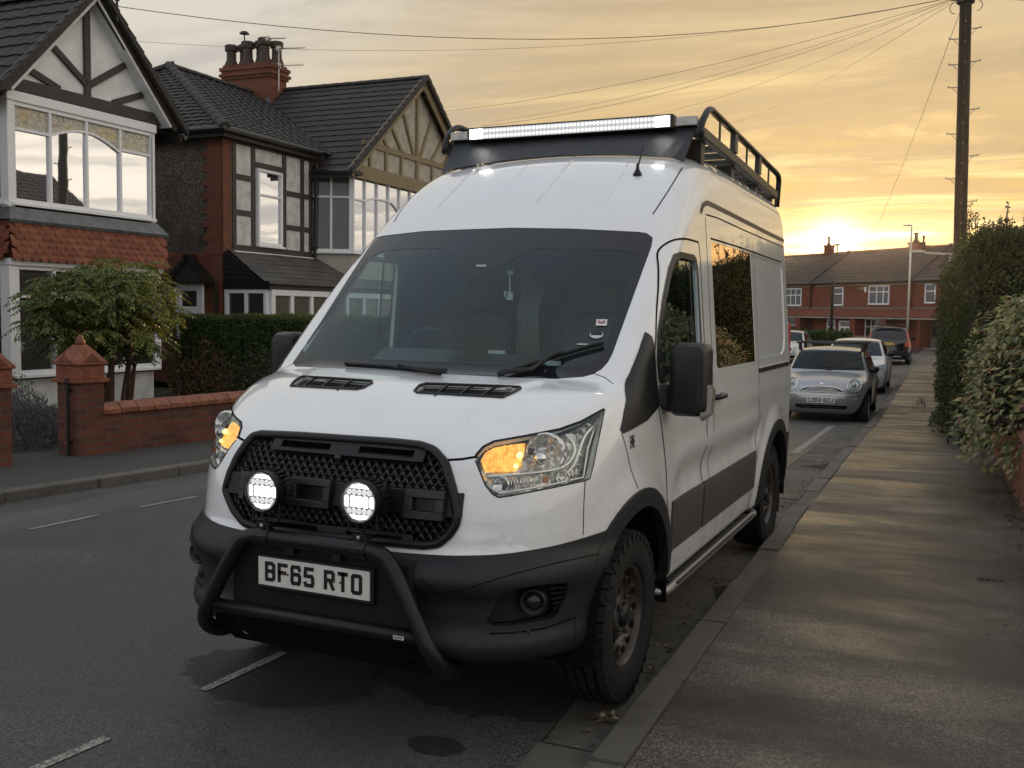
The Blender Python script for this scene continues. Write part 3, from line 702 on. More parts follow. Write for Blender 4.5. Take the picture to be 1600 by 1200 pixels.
# ------------------------------------------------------------------ van body
def make_van():
    van = empty('camper_van', (0, 0, 0), 0, 'large white high-roof van at the kerb with lit spot lamps and a roof rack', 'van')
    sh = Shell(van_field, (-1.11, -.05, .28), (1.11, 5.2, 2.80), .036)
    front = lambda c: c.y < 1.05 and c.z < 1.40
    # bumper and lower plastic
    zj = lambda x: .772+.06*(abs(x)/.98)**3
    poly = [(-1.2, .25), (1.2, .25)]+[(x, zj(x)) for x in np.linspace(1.2, -1.2, 15)]
    sh.cut_xz('bumper', poly, lambda c: c.y < .80 and c.z < .95)
    # grille opening
    G = [(410,679.5),(475,682.5),(550,688),(612,692),(658,697),(678,704),(696,724),(708,765),(715,805),(712,820),(702,835),(686,849),(664,852),(560,843),(470,833),(405,824),(383,817),(366,795),(354,765),(361,740),(372,715),(386,694),(397,682)]
    sh.cut_px('grille', G, lambda c: c.y < .5 and .7 < c.z < 1.22 and abs(c.x) < .68, keep=['body', 'bumper'])
    HL = [(743,719.5),(745,710.5),(756,698),(772,690),(824,681),(875.5,671),(909,659),(944.6,639.6),(939,668),(933,697),(927,728),(921.6,747.6),(914,751),(857.5,763),(794.5,775),(779,777),(770,772),(758.5,758)]
    for mr in (False, True):
        sh.cut_px('headlight_left' if mr else 'headlight_right', HL, lambda c: c.x > .3 and c.y < 1.0 and .9 < c.z < 1.4, mr, ['body'])
        VENT = [(648,611),(655,603),(666,600),(740,602.5),(813,605.5),(813,608),(800,615),(786,621.5),(720,618),(652,614)]
        sh.cut_px('vent', VENT, lambda c: c.x > .05 and c.y < 1.0 and c.z > 1.3, mr, ['body'])
        FOG = [(760,971),(770,948),(782,929),(802,918),(845,912),(887,907.5),(880,935),(869,958),(858,966),(800,976),(772,977)]
        sh.cut_px('fog_pocket', FOG, lambda c: c.x > .5 and c.y < .8 and c.z < .8, mr, ['bumper'])
    # windscreen
    WS = [(586,371),(600,368),(660,361),(730,358),(800,355.6),(895,357),(998,362),(1010.5,364),(1020,371),(1018,385),(990,462),(957,553),(950,566),(940,577),(926,585),(911,589),(870,592),(780,589),(647,582),(524,575),(462,573),(457,567),(500,504),(545,433)]
    wreg = lambda c: .6 < c.y < 2.0 and c.z > 1.38
    sh.cut_px('windscreen_surround', WS, wreg)
    WI = [(598,392),(640,388),(689,387),(697,388),(720,410),(724,433),(732,440.5),(744.5,435),(790,411),(837,388),(910,389),(977.5,392),(996,398),(1001.5,408),(968,484),(938,552),(931,562),(918,570),(870,572),(780,569),(650,563),(489,556),(475,554),(472,544),(510,494),(560,424),(577,402)]
    sh.cut_px('windscreen', WI, wreg, keep=['windscreen_surround'])
    # side openings, in (y, z)
    for sd in (1, -1):
        reg = lambda c, sd=sd: c.x*sd > .70
        nm = 'right' if sd > 0 else 'left'
        for hy in (HF, HR):
            kp = ['body', 'bumper']
            sh.cut_yz('arch_trim', [(hy+.555*math.cos(R(a)), HZ+.01+.555*math.sin(R(a))) for a in np.linspace(-30, 210, 40)], lambda c, r=reg, hy=hy: r(c) and abs(c.y-hy) < .7 and c.z < 1.05, kp)
            sh.cut_yz('wheel_hole', [(hy+.485*math.cos(R(a)), HZ+.485*math.sin(R(a))) for a in np.linspace(-40, 220, 40)], lambda c, r=reg, hy=hy: r(c) and abs(c.y-hy) < .7 and c.z < 1.0, kp+['arch_trim'])
        DG = [(1.36,1.40),(1.345,1.48),(1.37,1.60),(1.50,1.76),(1.66,1.92),(1.75,1.985),(1.84,2.00),(2.10,2.00),(2.14,1.985),(2.155,1.94),(2.155,1.42),(2.13,1.395)]
        if sd > 0 or True: sh.cut_yz('door_glass_'+nm, DG, reg, ['body'])
        SG = [(2.50,1.425),(2.53,1.40),(3.60,1.40),(3.60,2.112),(2.56,2.112),(2.52,2.10),(2.50,2.06)]
        sh.cut_yz('side_glass_'+nm, SG, reg, ['body'])
        sh.cut_yz('rear_panel', [(3.61,1.415),(4.62,1.415),(4.72,1.44),(4.78,1.52),(4.80,1.65),(4.80,2.06),(4.76,2.095),(3.61,2.105)], reg, ['body'])
        for a, b in ((1.60, 2.19), (2.24, 3.66), (4.88, 5.0)):
            sh.cut_yz('cladding', [(a, .545), (b, .545), (b, .795), (a, .795)], reg, ['body'])
        SAIL = [(.835,1.222),(.90,1.30),(1.07,1.44),(1.18,1.535),(1.275,1.62),(1.30,1.60),(1.31,1.41),(1.33,1.33),(1.33,1.28),(1.15,1.235),(.86,1.205)]
        sh.cut_yz('mirror_base', SAIL, reg, ['body'])
    P = lambda *a, **k: sh.part(*a, **k)
    P('body', 'body', 'van_white', van, 0, .025)
    P('bumper', 'bumper', 'bumper_plastic', van, .010, .04)
    P('fog_pocket', 'fog_lamp_recess', 'trim_black', van, -.045, .0)
    P('arch_trim', 'wheel_arch_trim', 'bumper_plastic', van, .012, .045)
    P('cladding', 'side_moulding', 'clad_grey', van, .011, .025)
    P('rear_panel', 'rear_side_panel', 'van_white', van, -.007, .01)
    P('mirror_base', 'mirror_corner_trim', 'trim_black', van, .004, .02)
    P('windscreen_surround', 'windscreen_surround', 'frit', van, -.003, .01)
    P('windscreen', 'windscreen', 'windscreen_glass', van, -.004, 0)
    P('door_glass_right', 'door_window', 'cab_glass', van, -.012, 0)
    P('door_glass_left', 'door_window', 'cab_glass', van, -.012, 0)
    P('side_glass_right', 'side_window', 'privacy_glass', van, -.002, .01)
    P('side_glass_left', 'side_window', 'privacy_glass', van, -.002, .01)
    # dark lining so that the cab reads as a room
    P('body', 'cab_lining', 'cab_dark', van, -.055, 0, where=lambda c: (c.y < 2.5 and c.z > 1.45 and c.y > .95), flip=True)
    # black frames of the door windows, panel gaps, roof gutters
    gp = MB(); fr = MB()
    for sd in (1, -1):
        DGf = [(1.36,1.40),(1.345,1.48),(1.37,1.60),(1.50,1.76),(1.66,1.92),(1.75,1.985),(1.84,2.00),(2.10,2.00),(2.14,1.985),(2.155,1.94),(2.155,1.42),(2.13,1.395)]
        sh.ribbon(sh.yz(DGf+[DGf[0]], sd), .032, fr, .003)
        sh.ribbon(sh.yz([(2.02,1.40),(2.02,1.99)], sd), .02, fr, -.004)
        DO = [tuple(p)[:2] for p in fillet([(q[0], q[1], 0) for q in [(1.43,.56),(1.52,.80),(1.43,1.05),(1.35,1.20),(1.32,1.30),(1.30,1.42),(1.30,1.52),(1.38,1.68),(1.55,1.88),(1.68,2.02),(1.80,2.075),(1.95,2.09),(2.22,2.09),(2.235,2.05),(2.235,1.3),(2.225,.55)]], .12, 4)]
        sh.ribbon(sh.yz(DO, sd), .010, gp)
        sh.ribbon(sh.yz([(2.40,2.24),(2.40,2.12),(2.39,1.4),(2.385,.55)], sd), .007, gp)
        sh.ribbon(sh.yz([(3.70,2.20),(3.70,1.3),(3.69,.55)], sd), .007, gp)
        sh.ribbon(sh.yz([(2.30,2.255),(2.36,2.30),(2.46,2.325),(2.6,2.325),(3.2,2.315),(4.0,2.30),(4.95,2.285)], sd), .026, fr, .004)
        sh.ribbon(sh.yz([(2.42,2.255),(2.7,2.262),(3.4,2.25),(4.9,2.235)], sd), .008, gp)
        sh.ribbon(sh.yz([(.97,.96),(.92,1.05),(.88,1.14),(.845,1.21)], sd), .005, gp)
        sh.ribbon(sh.yz([(2.50,2.13),(3.2,2.13),(4.76,2.112)], sd), .010, gp)
    HLt = [(744,716),(745,710.5),(756,698),(772,690),(824,681),(875.5,671),(909,659),(944.6,639.6)]
    HLb = [(944.6,639.6),(939,668),(933,697),(927,728),(921.6,747.6),(914,751),(857.5,763),(794.5,775),(779,777),(770,772),(758.5,758),(743,719.5)]
    for mr in (False, True):
        sh.ribbon(sh.hits(HLt, mr, 4), .013, gp, .001); sh.ribbon(sh.hits(HLb, mr, 4), .006, gp, .001)
        sh.ribbon(sh.hits([(697,719),(722,717.5),(743,714)], mr, 4), .010, gp)
        sh.ribbon(sh.hits([(1066,262),(1045,297),(1020,335),(1000,372)][:3], mr, 4), .006, gp)
        sh.ribbon(sh.hits([(926,583),(945,590),(958,600)], mr, 3), .004, gp)
        sh.ribbon(sh.hits([(914,752),(912,790),(911,836)], mr, 3), .004, gp)
    for mr in (False, True): sh.ribbon(sh.hits([(764,990),(800,989),(850,981),(895,964),(937,940)], mr, 5), .007, gp, .012); sh.ribbon(sh.hits([(660,905),(684,925),(730,918),(800,898),(880,878),(950,862)], mr, 5), .004, gp, .0105)
    gp.build('panel_gap', 'gap_black', van); fr.build('window_frame', 'trim_black', van)
    # grille: frame, deep back, honeycomb, bars with block letters
    gb = P('grille', 'grille', 'grille_deep', van, -.075, 0)
    gp3 = sh.hits(G, False, 2)
    N = normals(van_field, gp3)
    MB().tube([tuple(p) for p in fillet(list(gp3+N*.004)+[gp3[0]+N[0]*.004], .03, 2)][:-1], .019, 8, closed=True).build('grille_frame', 'powder_black', gb, True)
    hm = MB(); pitch = .036; rowh = .0225; gpoly = [(p[0], p[2]) for p in gp3]
    def inpoly(x, z, pl=gpoly):
        c = False
        for i in range(len(pl)):
            (x0, y0), (x1, y1) = pl[i], pl[i-1]
            if (y0 > z) != (y1 > z) and x < (x1-x0)*(z-y0)/(y1-y0)+x0: c = not c
        return c
    def yfront(x, z): return sh_front(abs(x), z)
    def sh_front(x, z):
        lo, hi = -.2, .8
        for _ in range(24):
            m = (lo+hi)/2
            if van_field(np.array([[x, m, z]]))[0] < 0: hi = m
            else: lo = m
        return hi
    zs = np.linspace(.74, 1.2, 24); xs = np.linspace(0, .62, 16)
    tab = np.array([[sh_front(x, z) for z in zs] for x in xs])
    def yf(x, z):
        x = min(abs(x), .619); z = min(max(z, .741), 1.199); i = min(int(x/.62*15), 14); j = min(int((z-.74)/.46*23), 22)
        u = x/.62*15-i; v = (z-.74)/.46*23-j
        return (1-u)*((1-v)*tab[i, j]+v*tab[i, j+1])+u*((1-v)*tab[i+1, j]+v*tab[i+1, j+1])
    r0 = 0; z = .80
    while z < 1.17:
        x = -.60+(pitch/2 if r0 % 2 else 0)
        while x < .60:
            if inpoly(x, z) and not (.925 < z < 1.015 and abs(x) < .56) and not (z < .83 and abs(x) < .33) and not (z > 1.135 and abs(x) < .33):
                cell = [(x-pitch*.5, z-rowh*.28), (x-pitch*.28, z-rowh*.5), (x+pitch*.28, z-rowh*.5), (x+pitch*.5, z-rowh*.28)]
                cell = [(x-pitch*.5, z+rowh*.3), (x-pitch*.5+.004, z-rowh*.1), (x-pitch*.2, z-rowh*.5), (x+pitch*.2, z-rowh*.5), (x+pitch*.5-.004, z-rowh*.1), (x+pitch*.5, z+rowh*.3)]
                for i in range(5):
                    a, b = cell[i], cell[i+1]
                    hm.beam((a[0], yf(*a)+.016, a[1]), (b[0], yf(*b)+.016, b[1]), .008, .0042, (0, -.55, 1))
            x += pitch
        z += rowh; r0 += 1
    hm.build('honeycomb', 'grille_black', gb)
    def slab(x0, x1, z0, z1, o0, o1, mbx, cut=0):         # a block that follows the curve of the nose
        n = 8
        for i in range(n):
            a = x0+(x1-x0)*i/n; b = x0+(x1-x0)*(i+1)/n; q = []
            for o in (o0, o1):
                q += [(a, yf(a, z0)+o, z0), (b, yf(b, z0)+o, z0), (b, yf(b, z1)+o, z1), (a, yf(a, z1)+o, z1)]
            mbx.add(q, [(4,5,6,7), (0,1,5,4), (2,3,7,6)]+([(3,0,4,7)] if i == 0 else [])+([(1,2,6,5)] if i == n-1 else []))
    bar = MB(); slab(-.575, .56, .925, 1.018, .03, -.014, bar)
    def slotbar(z0, z1, xs, mbx):
        zt = (z1-z0)*.28
        slab(xs[0], xs[-1], z1-zt, z1, .03, -.010, mbx); slab(xs[0], xs[-1], z0, z0+zt, .03, -.010, mbx)
        for a, b in ((xs[0], xs[1]), (xs[2], xs[3]), (xs[4], xs[5])): slab(a, b, z0, z1, .03, -.011, mbx)
    slotbar(1.118, 1.172, (-.36, -.31, -.07, .07, .32, .37), bar); slotbar(.795, .848, (-.36, -.31, -.07, .07, .32, .37), bar)
    bar.build('grille_bar', 'powder_black', gb, bevel=.003)
    lt = MB()
    def boxletter(x0, x1, z0, z1, t):
        slab(x0, x1, z1-t, z1, -.012, -.040, lt); slab(x0, x1, z0, z0+t, -.012, -.040, lt); slab(x0, x0+t*1.15, z0+t, z1-t, -.012, -.040, lt); slab(x1-t*1.15, x1, z0+t, z1-t, -.012, -.040, lt)
    boxletter(-.20, -.005, .915, 1.028, .028)                                  # O
    boxletter(.335, .50, .915, 1.025, .030)                                   # D
    slab(-.46, -.43, .915, 1.028, -.012, -.040, lt); slab(-.46, -.30, 1.0, 1.028, -.012, -.040, lt); slab(-.46, -.33, .955, .982, -.012, -.040, lt)   # F
    slab(.075, .105, .915, 1.028, -.012, -.040, lt); slab(.075, .245, 1.0, 1.028, -.012, -.040, lt); slab(.215, .245, .96, 1.0, -.012, -.040, lt); slab(.10, .245, .955, .980, -.012, -.040, lt)
    lt.build('grille_letter', 'grille_black', gb, bevel=.003)
    lk = sh.hit(528, 715); MB().lathe([(0, -.012), (.012, -.010), (.016, -.002), (.016, .02)], 14, Matrix.Translation(lk) @ Matrix.Rotation(R(-90), 4, 'X')).build('bonnet_lock', 'rack_metal', gb, True)
    # bonnet vents
    for sd in (1, -1):
        vt = P('vent', 'bonnet_vent', 'grille_deep', van, -.022, 0, where=lambda c, sd=sd: c.x*sd > 0)
        VP = [(648,611),(655,603),(666,600),(740,602.5),(813,605.5),(813,608),(800,615),(786,621.5),(720,618),(652,614)]
        q = sh.hits(VP, sd < 0, 2); m = MB(); nq = normals(van_field, q)
        m.tube([tuple(p) for p in q+nq*.002], .0065, 6, closed=True)
        for k in range(1, 4):
            a = sh.hit(655+158*k/4+5, 602, sd < 0); b = sh.hit(655+145*k/4-12, 619, sd < 0); m.beam(a, b, .006, .010)
        m.build('vent_frame', 'trim_black', vt, 40)
        g = MB()
        for k in range(5):
            a = sh.hit(662, 601.5+3.2*k, sd < 0); b = sh.hit(800-3*k, 605+2.9*k, sd < 0); a[2] -= .008; b[2] -= .008; g.beam(a, b, .006, .004)
        g.build('vent_grid', 'grille_black', vt)
    # headlights: clear lens over a bowl with lamps
    for sd, nm in ((1, 'headlight_right'), (-1, 'headlight_left')):
        mr = sd < 0
        hb = P(nm, 'headlight', 'lamp_reflector', van, -.06, 0)
        P(nm, 'lens', 'lens_clear', hb, .002, .012)
        def at(u, v, dn): p = sh.hit(u, v, mr); n = normals(van_field, p[None])[0]; return p+n*dn, n
        def dome(u, v, r, dn, m, name, flat=1.0):
            p, n = at(u, v, dn); M = Matrix.Translation(p) @ Vector((n[0]*.25, -1, n[2]*.1)).to_track_quat('Z', 'Y').to_matrix().to_4x4()
            MB().lathe([(r, -.05), (r*1.02, 0), (r*.9, .002), (r*.8, -.008*flat), (r*.45, -.022*flat), (.0001, -.028*flat)], 24, M).build(name, m, hb, True)
            return M
        dome(856, 704, .080, -.03, 'lamp_reflector', 'main_reflector')
        pr, n = at(846, 714, -.02); MB().lathe([(.027, -.02), (.027, .004), (.018, .016), (.0001, .020)], 18, Matrix.Translation(pr) @ Vector((.1*sd, -1, 0)).to_track_quat('Z', 'Y').to_matrix().to_4x4()).build('bulb_cap', 'chrome', hb, True)
        am = MB(); IND = [(750,716),(757,703),(772,694.5),(800,689.5),(822,688),(820,704),(815,724),(808,735),(780,735.5),(758,737)]
        q = np.array([at(*t, -.018)[0] for t in IND]); am.add([tuple(p) for p in q]+[tuple(q.mean(0)+np.array([0, .035, 0]))], [(i, (i+1) % 10, 10) if sd > 0 else ((i+1) % 10, i, 10) for i in range(10)])
        am.build('indicator', 'amber_lit', hb)
        br = MB()
        for u, v, r in ((812, 709, .013), (806, 727, .009)):
            br.lathe([(r, -.004), (r*.7, r*.6), (.0001, r)], 10, Matrix.Translation(at(u, v, -.012)[0]) @ Matrix.Rotation(R(90), 4, 'X'))
        br.build('indicator_bulb', 'amber_core', hb, True)
        ri = MB()
        for k, (u0, v0, u1, v1) in enumerate(((762,700,758,733),(770,697,767,733),(778,695,776,733),(788,692,786,734))):
            ri.beam(at(u0, v0, -.014)[0], at(u1, v1, -.014)[0], .0035, .006)
        ri.build('indicator_rib', 'amber_core' if False else 'amber_lit', hb)
        tr = MB()
        sw = [at(u, v, -.012)[0] for u, v in ((885,676),(899,690),(901,706),(893,722),(880,731),(850,737),(812,741),(760,744))]
        tr.tube([tuple(p) for p in fillet(sw, .04, 4)], .0075, 6)
        sw2 = [at(u, v, -.015)[0] for u, v in ((938,655),(915,680),(908,705),(900,728),(886,742))]
        tr.tube([tuple(p) for p in fillet(sw2, .04, 4)], .008, 6)
        sw3 = [at(u, v, -.010)[0] for u, v in ((760,757),(781,771),(858,758),(914,746),(921,700),(936,652))]
        tr.tube([tuple(p) for p in sw3], .0045, 6)
        for k in range(6):
            tr.beam(at(917+2.0*k, 742-15*k, -.03)[0], at(902+2.4*k, 738-15*k, -.03)[0], .006, .004)
        for k in range(9): tr.beam(at(800+5*k, 745-.8*k, -.02)[0], at(801+5*k, 765-.8*k, -.02)[0], .003, .008)
        tr.build('headlight_trim', 'chrome', hb, True)
        for u, v, r, m, nme in ((782, 757, .034, 'chrome', 'side_reflector'), (884, 745, .028, 'chrome', 'side_reflector')):
            dome(u, v, r, -.02, m, nme, .7)
        p, n = at(855, 749, -.014); MB().box(p, (.026, .012, .026)).build('side_marker', 'amber_lens', hb, bevel=.004)
        dk = MB()
        for u, v in ((800, 757), (832, 700), (790, 760)): dk.box(at(u, v, -.028)[0], (.022, .01, .028))
        dk.build('lamp_shade', 'trim_black', hb, bevel=.003)
    # fog lamps
    for mr in (False, True):
        p = sh.hit(831, 940, mr); sd = -1 if mr else 1
        M = Matrix.Translation(p+np.array([0, .02, 0])) @ Vector((.28*sd, -1, 0)).to_track_quat('Z', 'Y').to_matrix().to_4x4()
        fo = MB().lathe([(.052, -.02), (.050, .03), (.045, .035), (.040, .022), (.036, .02)], 24, M).build('fog_lamp', 'trim_black', van, True)
        MB().lathe([(.037, .018), (.028, .030), (.014, .036), (.0001, .038)], 20, M).build('lens', 'frit', fo, True)
        fn = MB()
        for k in range(6):
            a = sh.hit(852+1.2*k, 914+8*k, mr); b = sh.hit(881-3.3*k, 911+8*k, mr); a[1] += .03; b[1] += .03; fn.beam(a, b, .02, .006)
        fn.build('fog_lamp_fin', 'trim_black', fo)
    bs = MB()
    for u, v in ((824, 987),): 
        p = sh.hit(u, v); bs.lathe([(.014, -.004), (.013, .012), (.0001, .013)], 12, Matrix.Translation(p) @ Matrix.Rotation(R(90), 4, 'X'))
        p = sh.hit(u, v, True); bs.lathe([(.014, -.004), (.013, .012), (.0001, .013)], 12, Matrix.Translation(p) @ Matrix.Rotation(R(90), 4, 'X'))
    bs.build('parking_sensor', 'trim_black', van, True)
    # lower air intake, dark panel behind the plate
    low = MB()
    low.bx(-.42, .42, .068, .30, .50, .765); low.build('lower_grille', 'grille_deep', van, bevel=.01)
    MB().bx(-.50, .50, .24, .70, .30, .44).build('under_tray', 'gap_black', van, bevel=.02)
    # number plate
    zc, yp = .666, .042
    MB().bx(-.272, .272, yp, yp+.035, zc-.073, zc+.064).build('plate_holder', 'trim_black', van, bevel=.006)
    pl = MB().bx(-.26, .26, yp-.004, yp, zc-.0555, zc+.0555).build('number_plate', 'plate_white', van)
    mb, wd = lettering('BF65 RTO', .080, .051, .011, .0155, (0, 0, 0), (1, 0, 0), (0, 0, 1), (0, -1, 0), .033)
    mb.v = [(x-wd/2, y+yp-.0045, z+zc-.0395) for x, y, z in mb.v]; mb.build('plate_character', 'plate_char', pl)
    sc = MB()
    for x in (-.118, .10, -.137, .128): sc.lathe([(.0055, 0), (.004, .003), (.0001, .0035)], 8, Matrix.Translation((x, yp-.004, zc-.002)) @ Matrix.Rotation(R(90), 4, 'X'))
    sc.build('plate_screw', mat('screw_rust', (.20, .09, .03), .7), pl)
    return van, sh
VAN, SHELL = make_van()
def van_fittings(van, sh):
    YB = .034
    # bull bar with skid plate and two round lamps
    bb = MB(); r = .0315
    half = [(0, YB, .806), (.27, YB, .806), (.335, YB, .789), (.40, YB-.005, .692), (.525, YB-.01, .465), (.55, YB+.025, .40), (.545, .14, .35), (.53, .40, .36)]
    full = [(-x, y, z) for x, y, z in half[:0:-1]]+half
    bb.tube([tuple(p) for p in fillet(full, .09, 6)], r, 14)
    bull = bb.build('bull_bar', 'powder_black', van, True)
    MB().tube([(-.50, (YB-.003), .503), (0, (YB-.007), .503), (.50, (YB-.003), .503)], .0255, 12).build('cross_tube', 'powder_black', bull, True)
    cl = MB()
    for x in (-.225, .225): cl.lathe([(r+.006, -.032), (r+.006, .032)], 14, Matrix.Translation((x, YB, .806)) @ Matrix.Rotation(R(90), 4, 'Y'))
    for x in (-.11, .11): cl.bx(x-.02, x+.02, YB, .10, .745, .775)
    cl.build('bracket', 'powder_black', bull, bevel=.002)
    sk = MB(); out = [(-.50, .45), (.50, .45), (.53, .40), (.42, .33), (-.42, .33), (-.53, .40)]
    m = MB()
    # skid plate: a sloping sheet with round holes
    bmx = bmesh.new(); hs = [(-.44, .0, .020), (-.40, -.055, .016), (.44, .0, .02), (.40, -.055, .016)]
    pts = []; 
    for px_, pz_ in [(-.52, .035), (.52, .035), (.54, -.02), (.47, -.10), (-.47, -.10), (-.54, -.02)]: pts.append(bmx.verts.new((px_, 0, pz_)))
    eds = [bmx.edges.new((pts[i], pts[(i+1) % 6])) for i in range(6)]
    for hx, hz_, hr in hs:
        c = [bmx.verts.new((hx+hr*math.cos(R(a)), 0, hz_+hr*.9*math.sin(R(a)))) for a in range(0, 360, 30)]
        eds += [bmx.edges.new((c[i], c[(i+1) % 12])) for i in range(12)]
    bmesh.ops.triangle_fill(bmx, use_beauty=True, use_dissolve=False, edges=eds)
    me = bpy.data.meshes.new('skid_plate'); bmx.to_mesh(me); bmx.free()
    so = link('skid_plate', me, 'gap_black', bull); so.location = (0, .10, .415); so.rotation_euler = (R(28), 0, 0)
    md = so.modifiers.new('thick', 'SOLIDIFY'); md.thickness = .004
    st = MB().bx(.385, .43, YB-.0305, YB-.029, .495, .509).build('bar_sticker', mat('sticker_grey', (.55, .55, .56), .4), bull)
    lt = MB()
    for i in range(7): lt.bx(.389+.0052*i, .3925+.0052*i, YB-.0313, YB-.0305, .499, .505)
    lt.build('sticker_print', 'sticker_black', st)
    for x in (-.225, .225):
        T = Matrix.Translation((x, YB, .988)) @ Matrix.Rotation(R(90), 4, 'X')
        body = MB().lathe([(.03, -.085), (.062, -.06), (.080, -.02), (.0835, .012), (.0835, .024), (.077, .026), (.0755, .010), (.0001, .008)], 32, T)
        for k in range(24):                                                   # cooling fins round the lamp body
            a = 2*math.pi*k/24; body.box((x+math.cos(a)*.075, YB+.045, .988+math.sin(a)*.075), (.005, .05, .016), 0, Matrix.Rotation(-a+R(90), 3, 'Y'))
        lamp = body.build('spot_lamp', 'powder_black', bull, 40)
        MB().lathe([(.075, .014), (.0001, .014)], 32, T).build('lamp_face', 'led_dim', lamp)
        lit = MB(); y0 = YB-.016
        def plate_(poly, yy=y0): lit.prism([(x+a, yy, .988+b) for a, b in poly], (0, .0015, 0))
        for s_ in (1, -1): plate_([(-.042, s_*.050), (-.030, s_*.0625), (0, s_*.068), (.030, s_*.0625), (.042, s_*.050), (0, s_*.052)])
        for k in range(5):
            cx = (k-2)*.0275; w_ = .0105 if abs(k-2) < 2 else .008
            plate_(rrect(cx-w_, cx+w_, -.021, .021, .004, 2))
        lit.build('lit_strip', 'led_lit', lamp)
        ring = MB()
        for row, (zz, n) in enumerate(((.036, 5), (-.036, 5))):
            for k in range(n):
                cx = (k-(n-1)/2)*.0225
                ring.lathe([(.0095, 0), (.0105, .003), (.0075, .004), (.004, .002), (.0001, .0035)], 12, Matrix.Translation((x+cx, y0+.002, .988+zz)) @ Matrix.Rotation(R(90), 4, 'X'))
        ring.build('led_lens', mat('led_ring', (.7, .72, .75), .15, .6, emit=(1, 1, 1), estr=.55), lamp, True)
        br = MB(); br.tube(fillet([(x-.062, YB+.01, .97), (x-.062, YB+.01, .868), (x+.062, YB+.01, .868), (x+.062, YB+.01, .97)], .012, 3), .006, 6); br.bx(x-.03, x+.03, YB-.015, YB+.03, .842, .864); br.tube([(x, YB+.005, .83), (x, YB+.005, .875)], .009, 8)
        br.build('lamp_bracket', 'powder_black', lamp, bevel=.001)
        MB().lathe([(.009, 0), (.009, .006), (.0001, .008)], 6, Matrix.Translation((x, YB-.017, .853)) @ Matrix.Rotation(R(90), 4, 'X')).build('bolt', 'alloy', lamp)
    # wheels
    def wheel(x, y, sd):
        t = MB(); Ro = HZ; wd = .215
        prof = [(.215, .080), (.232, .102), (.262, .110), (.295, .112), (.325, .109), (.346, .100), (.352, .088), (.353, .06), (.353, 0)]
        prof = prof+[(r_, -h) for r_, h in prof[-2::-1]]
        T = Matrix.Translation((x, y, HZ)) @ Matrix.Rotation(R(90*sd), 4, 'Y')
        t.lathe(prof, 64, T, closed=True)
        for k in range(34):                                                    # tread blocks
            a0 = 2*math.pi*k/34
            for j, (h, aw, hw, ao) in enumerate(((.088, .056, .034, 0), (.040, .050, .036, .5), (-.004, .046, .032, .05), (-.046, .050, .036, .55), (-.089, .056, .034, .05))):
                a = a0+ao*2*math.pi/34; q = []
                for rr in (.345, Ro-.008):
                    for da, dh in ((-1, -1), (1, -1), (1, 1), (-1, 1)):
                        sk_ = .35*dh*(1 if j % 2 else -1)
                        aa = a+da*aw/Ro*.62*(1.0 if rr < .36 else .9)+sk_*.02; hh = h+dh*hw/2*(1.0 if rr < .36 else .92)
                        rq = rr-(.010 if abs(hh) > .098 and rr > .36 else 0)
                        q.append(tuple(T @ Vector((rq*math.cos(aa), rq*math.sin(aa), hh))))
                t.add(q, [(4,5,6,7), (0,1,5,4), (1,2,6,5), (2,3,7,6), (3,0,4,7)])
            for h in (.106, -.106):                                            # shoulder lugs
                q = []
                for (r1, hh) in ((.310, h), (.366, h*.97)):
                    for da in (-.018, .018): q.append((r1, a0+da*(1 if k % 2 else 1.5), hh))
                v = []
                for up in (0, .006):
                    for r1, aa, hh in (q[0], q[1], q[3], q[2]): v.append(tuple(T @ Vector((r1*math.cos(aa), r1*math.sin(aa), hh+math.copysign(up, hh)))))
                t.add(v, [(4,5,6,7), (7,6,5,4), (0,1,5,4), (1,2,6,5), (2,3,7,6), (3,0,4,7)])
        w = MB().lathe([(.0001, .035), (.050, .035), (.056, .068), (.090, .066), (.100, .045), (.122, .040), (.150, .068), (.168, .072), (.184, .028), (.194, .030), (.202, .076), (.213, .088), (.220, .088), (.221, .06), (.21, -.07), (.0001, -.07)], 48, T).build('wheel', 'steel_rim', van, 35)
        t.build('tyre', 'rubber', w, 30)
        hb = MB()
        for k in range(5):
            a = 2*math.pi*k/5+.3; hb.lathe([(.012, .05), (.012, .078), (.008, .085), (.0001, .086)], 8, T @ Matrix.Translation((.080*math.cos(a), .080*math.sin(a), 0)))
        hb.build('wheel_nut', 'rack_metal', w)
        ho = MB()
        for k in range(12):
            a = 2*math.pi*k/12; ho.lathe([(.0185, .066), (.0001, .067)], 12, T @ Matrix.Translation((.152*math.cos(a), .152*math.sin(a), .0085)))
        ho.build('vent_hole', 'gap_black', w)
        cp = MB().lathe([(.050, .04), (.048, .082), (.03, .092), (.0001, .094)], 20, T).build('hub_cap', 'trim_black', w, True)
    for y in (HF, HR):
        for sd in (1, -1): wheel(sd*.868, y, sd)
    ar = MB()
    for y in (HF, HR):
        for sd in (1, -1):
            q = [(y+.50*math.cos(R(a)), HZ+.50*math.sin(R(a))) for a in np.linspace(-8, 188, 26)]
            for i in range(25):
                (a0, b0), (a1, b1) = q[i], q[i+1]; ar.add([(sd*.99, a0, b0), (sd*.99, a1, b1), (sd*.55, a1, b1), (sd*.55, a0, b0)], [(0, 1, 2, 3), (3, 2, 1, 0)])
            ar.add([(sd*.60, a, max(b, .40)) for a, b in q], [tuple(range(26)), tuple(range(25, -1, -1))])
    ar.build('wheel_arch_liner', 'gap_black', van)
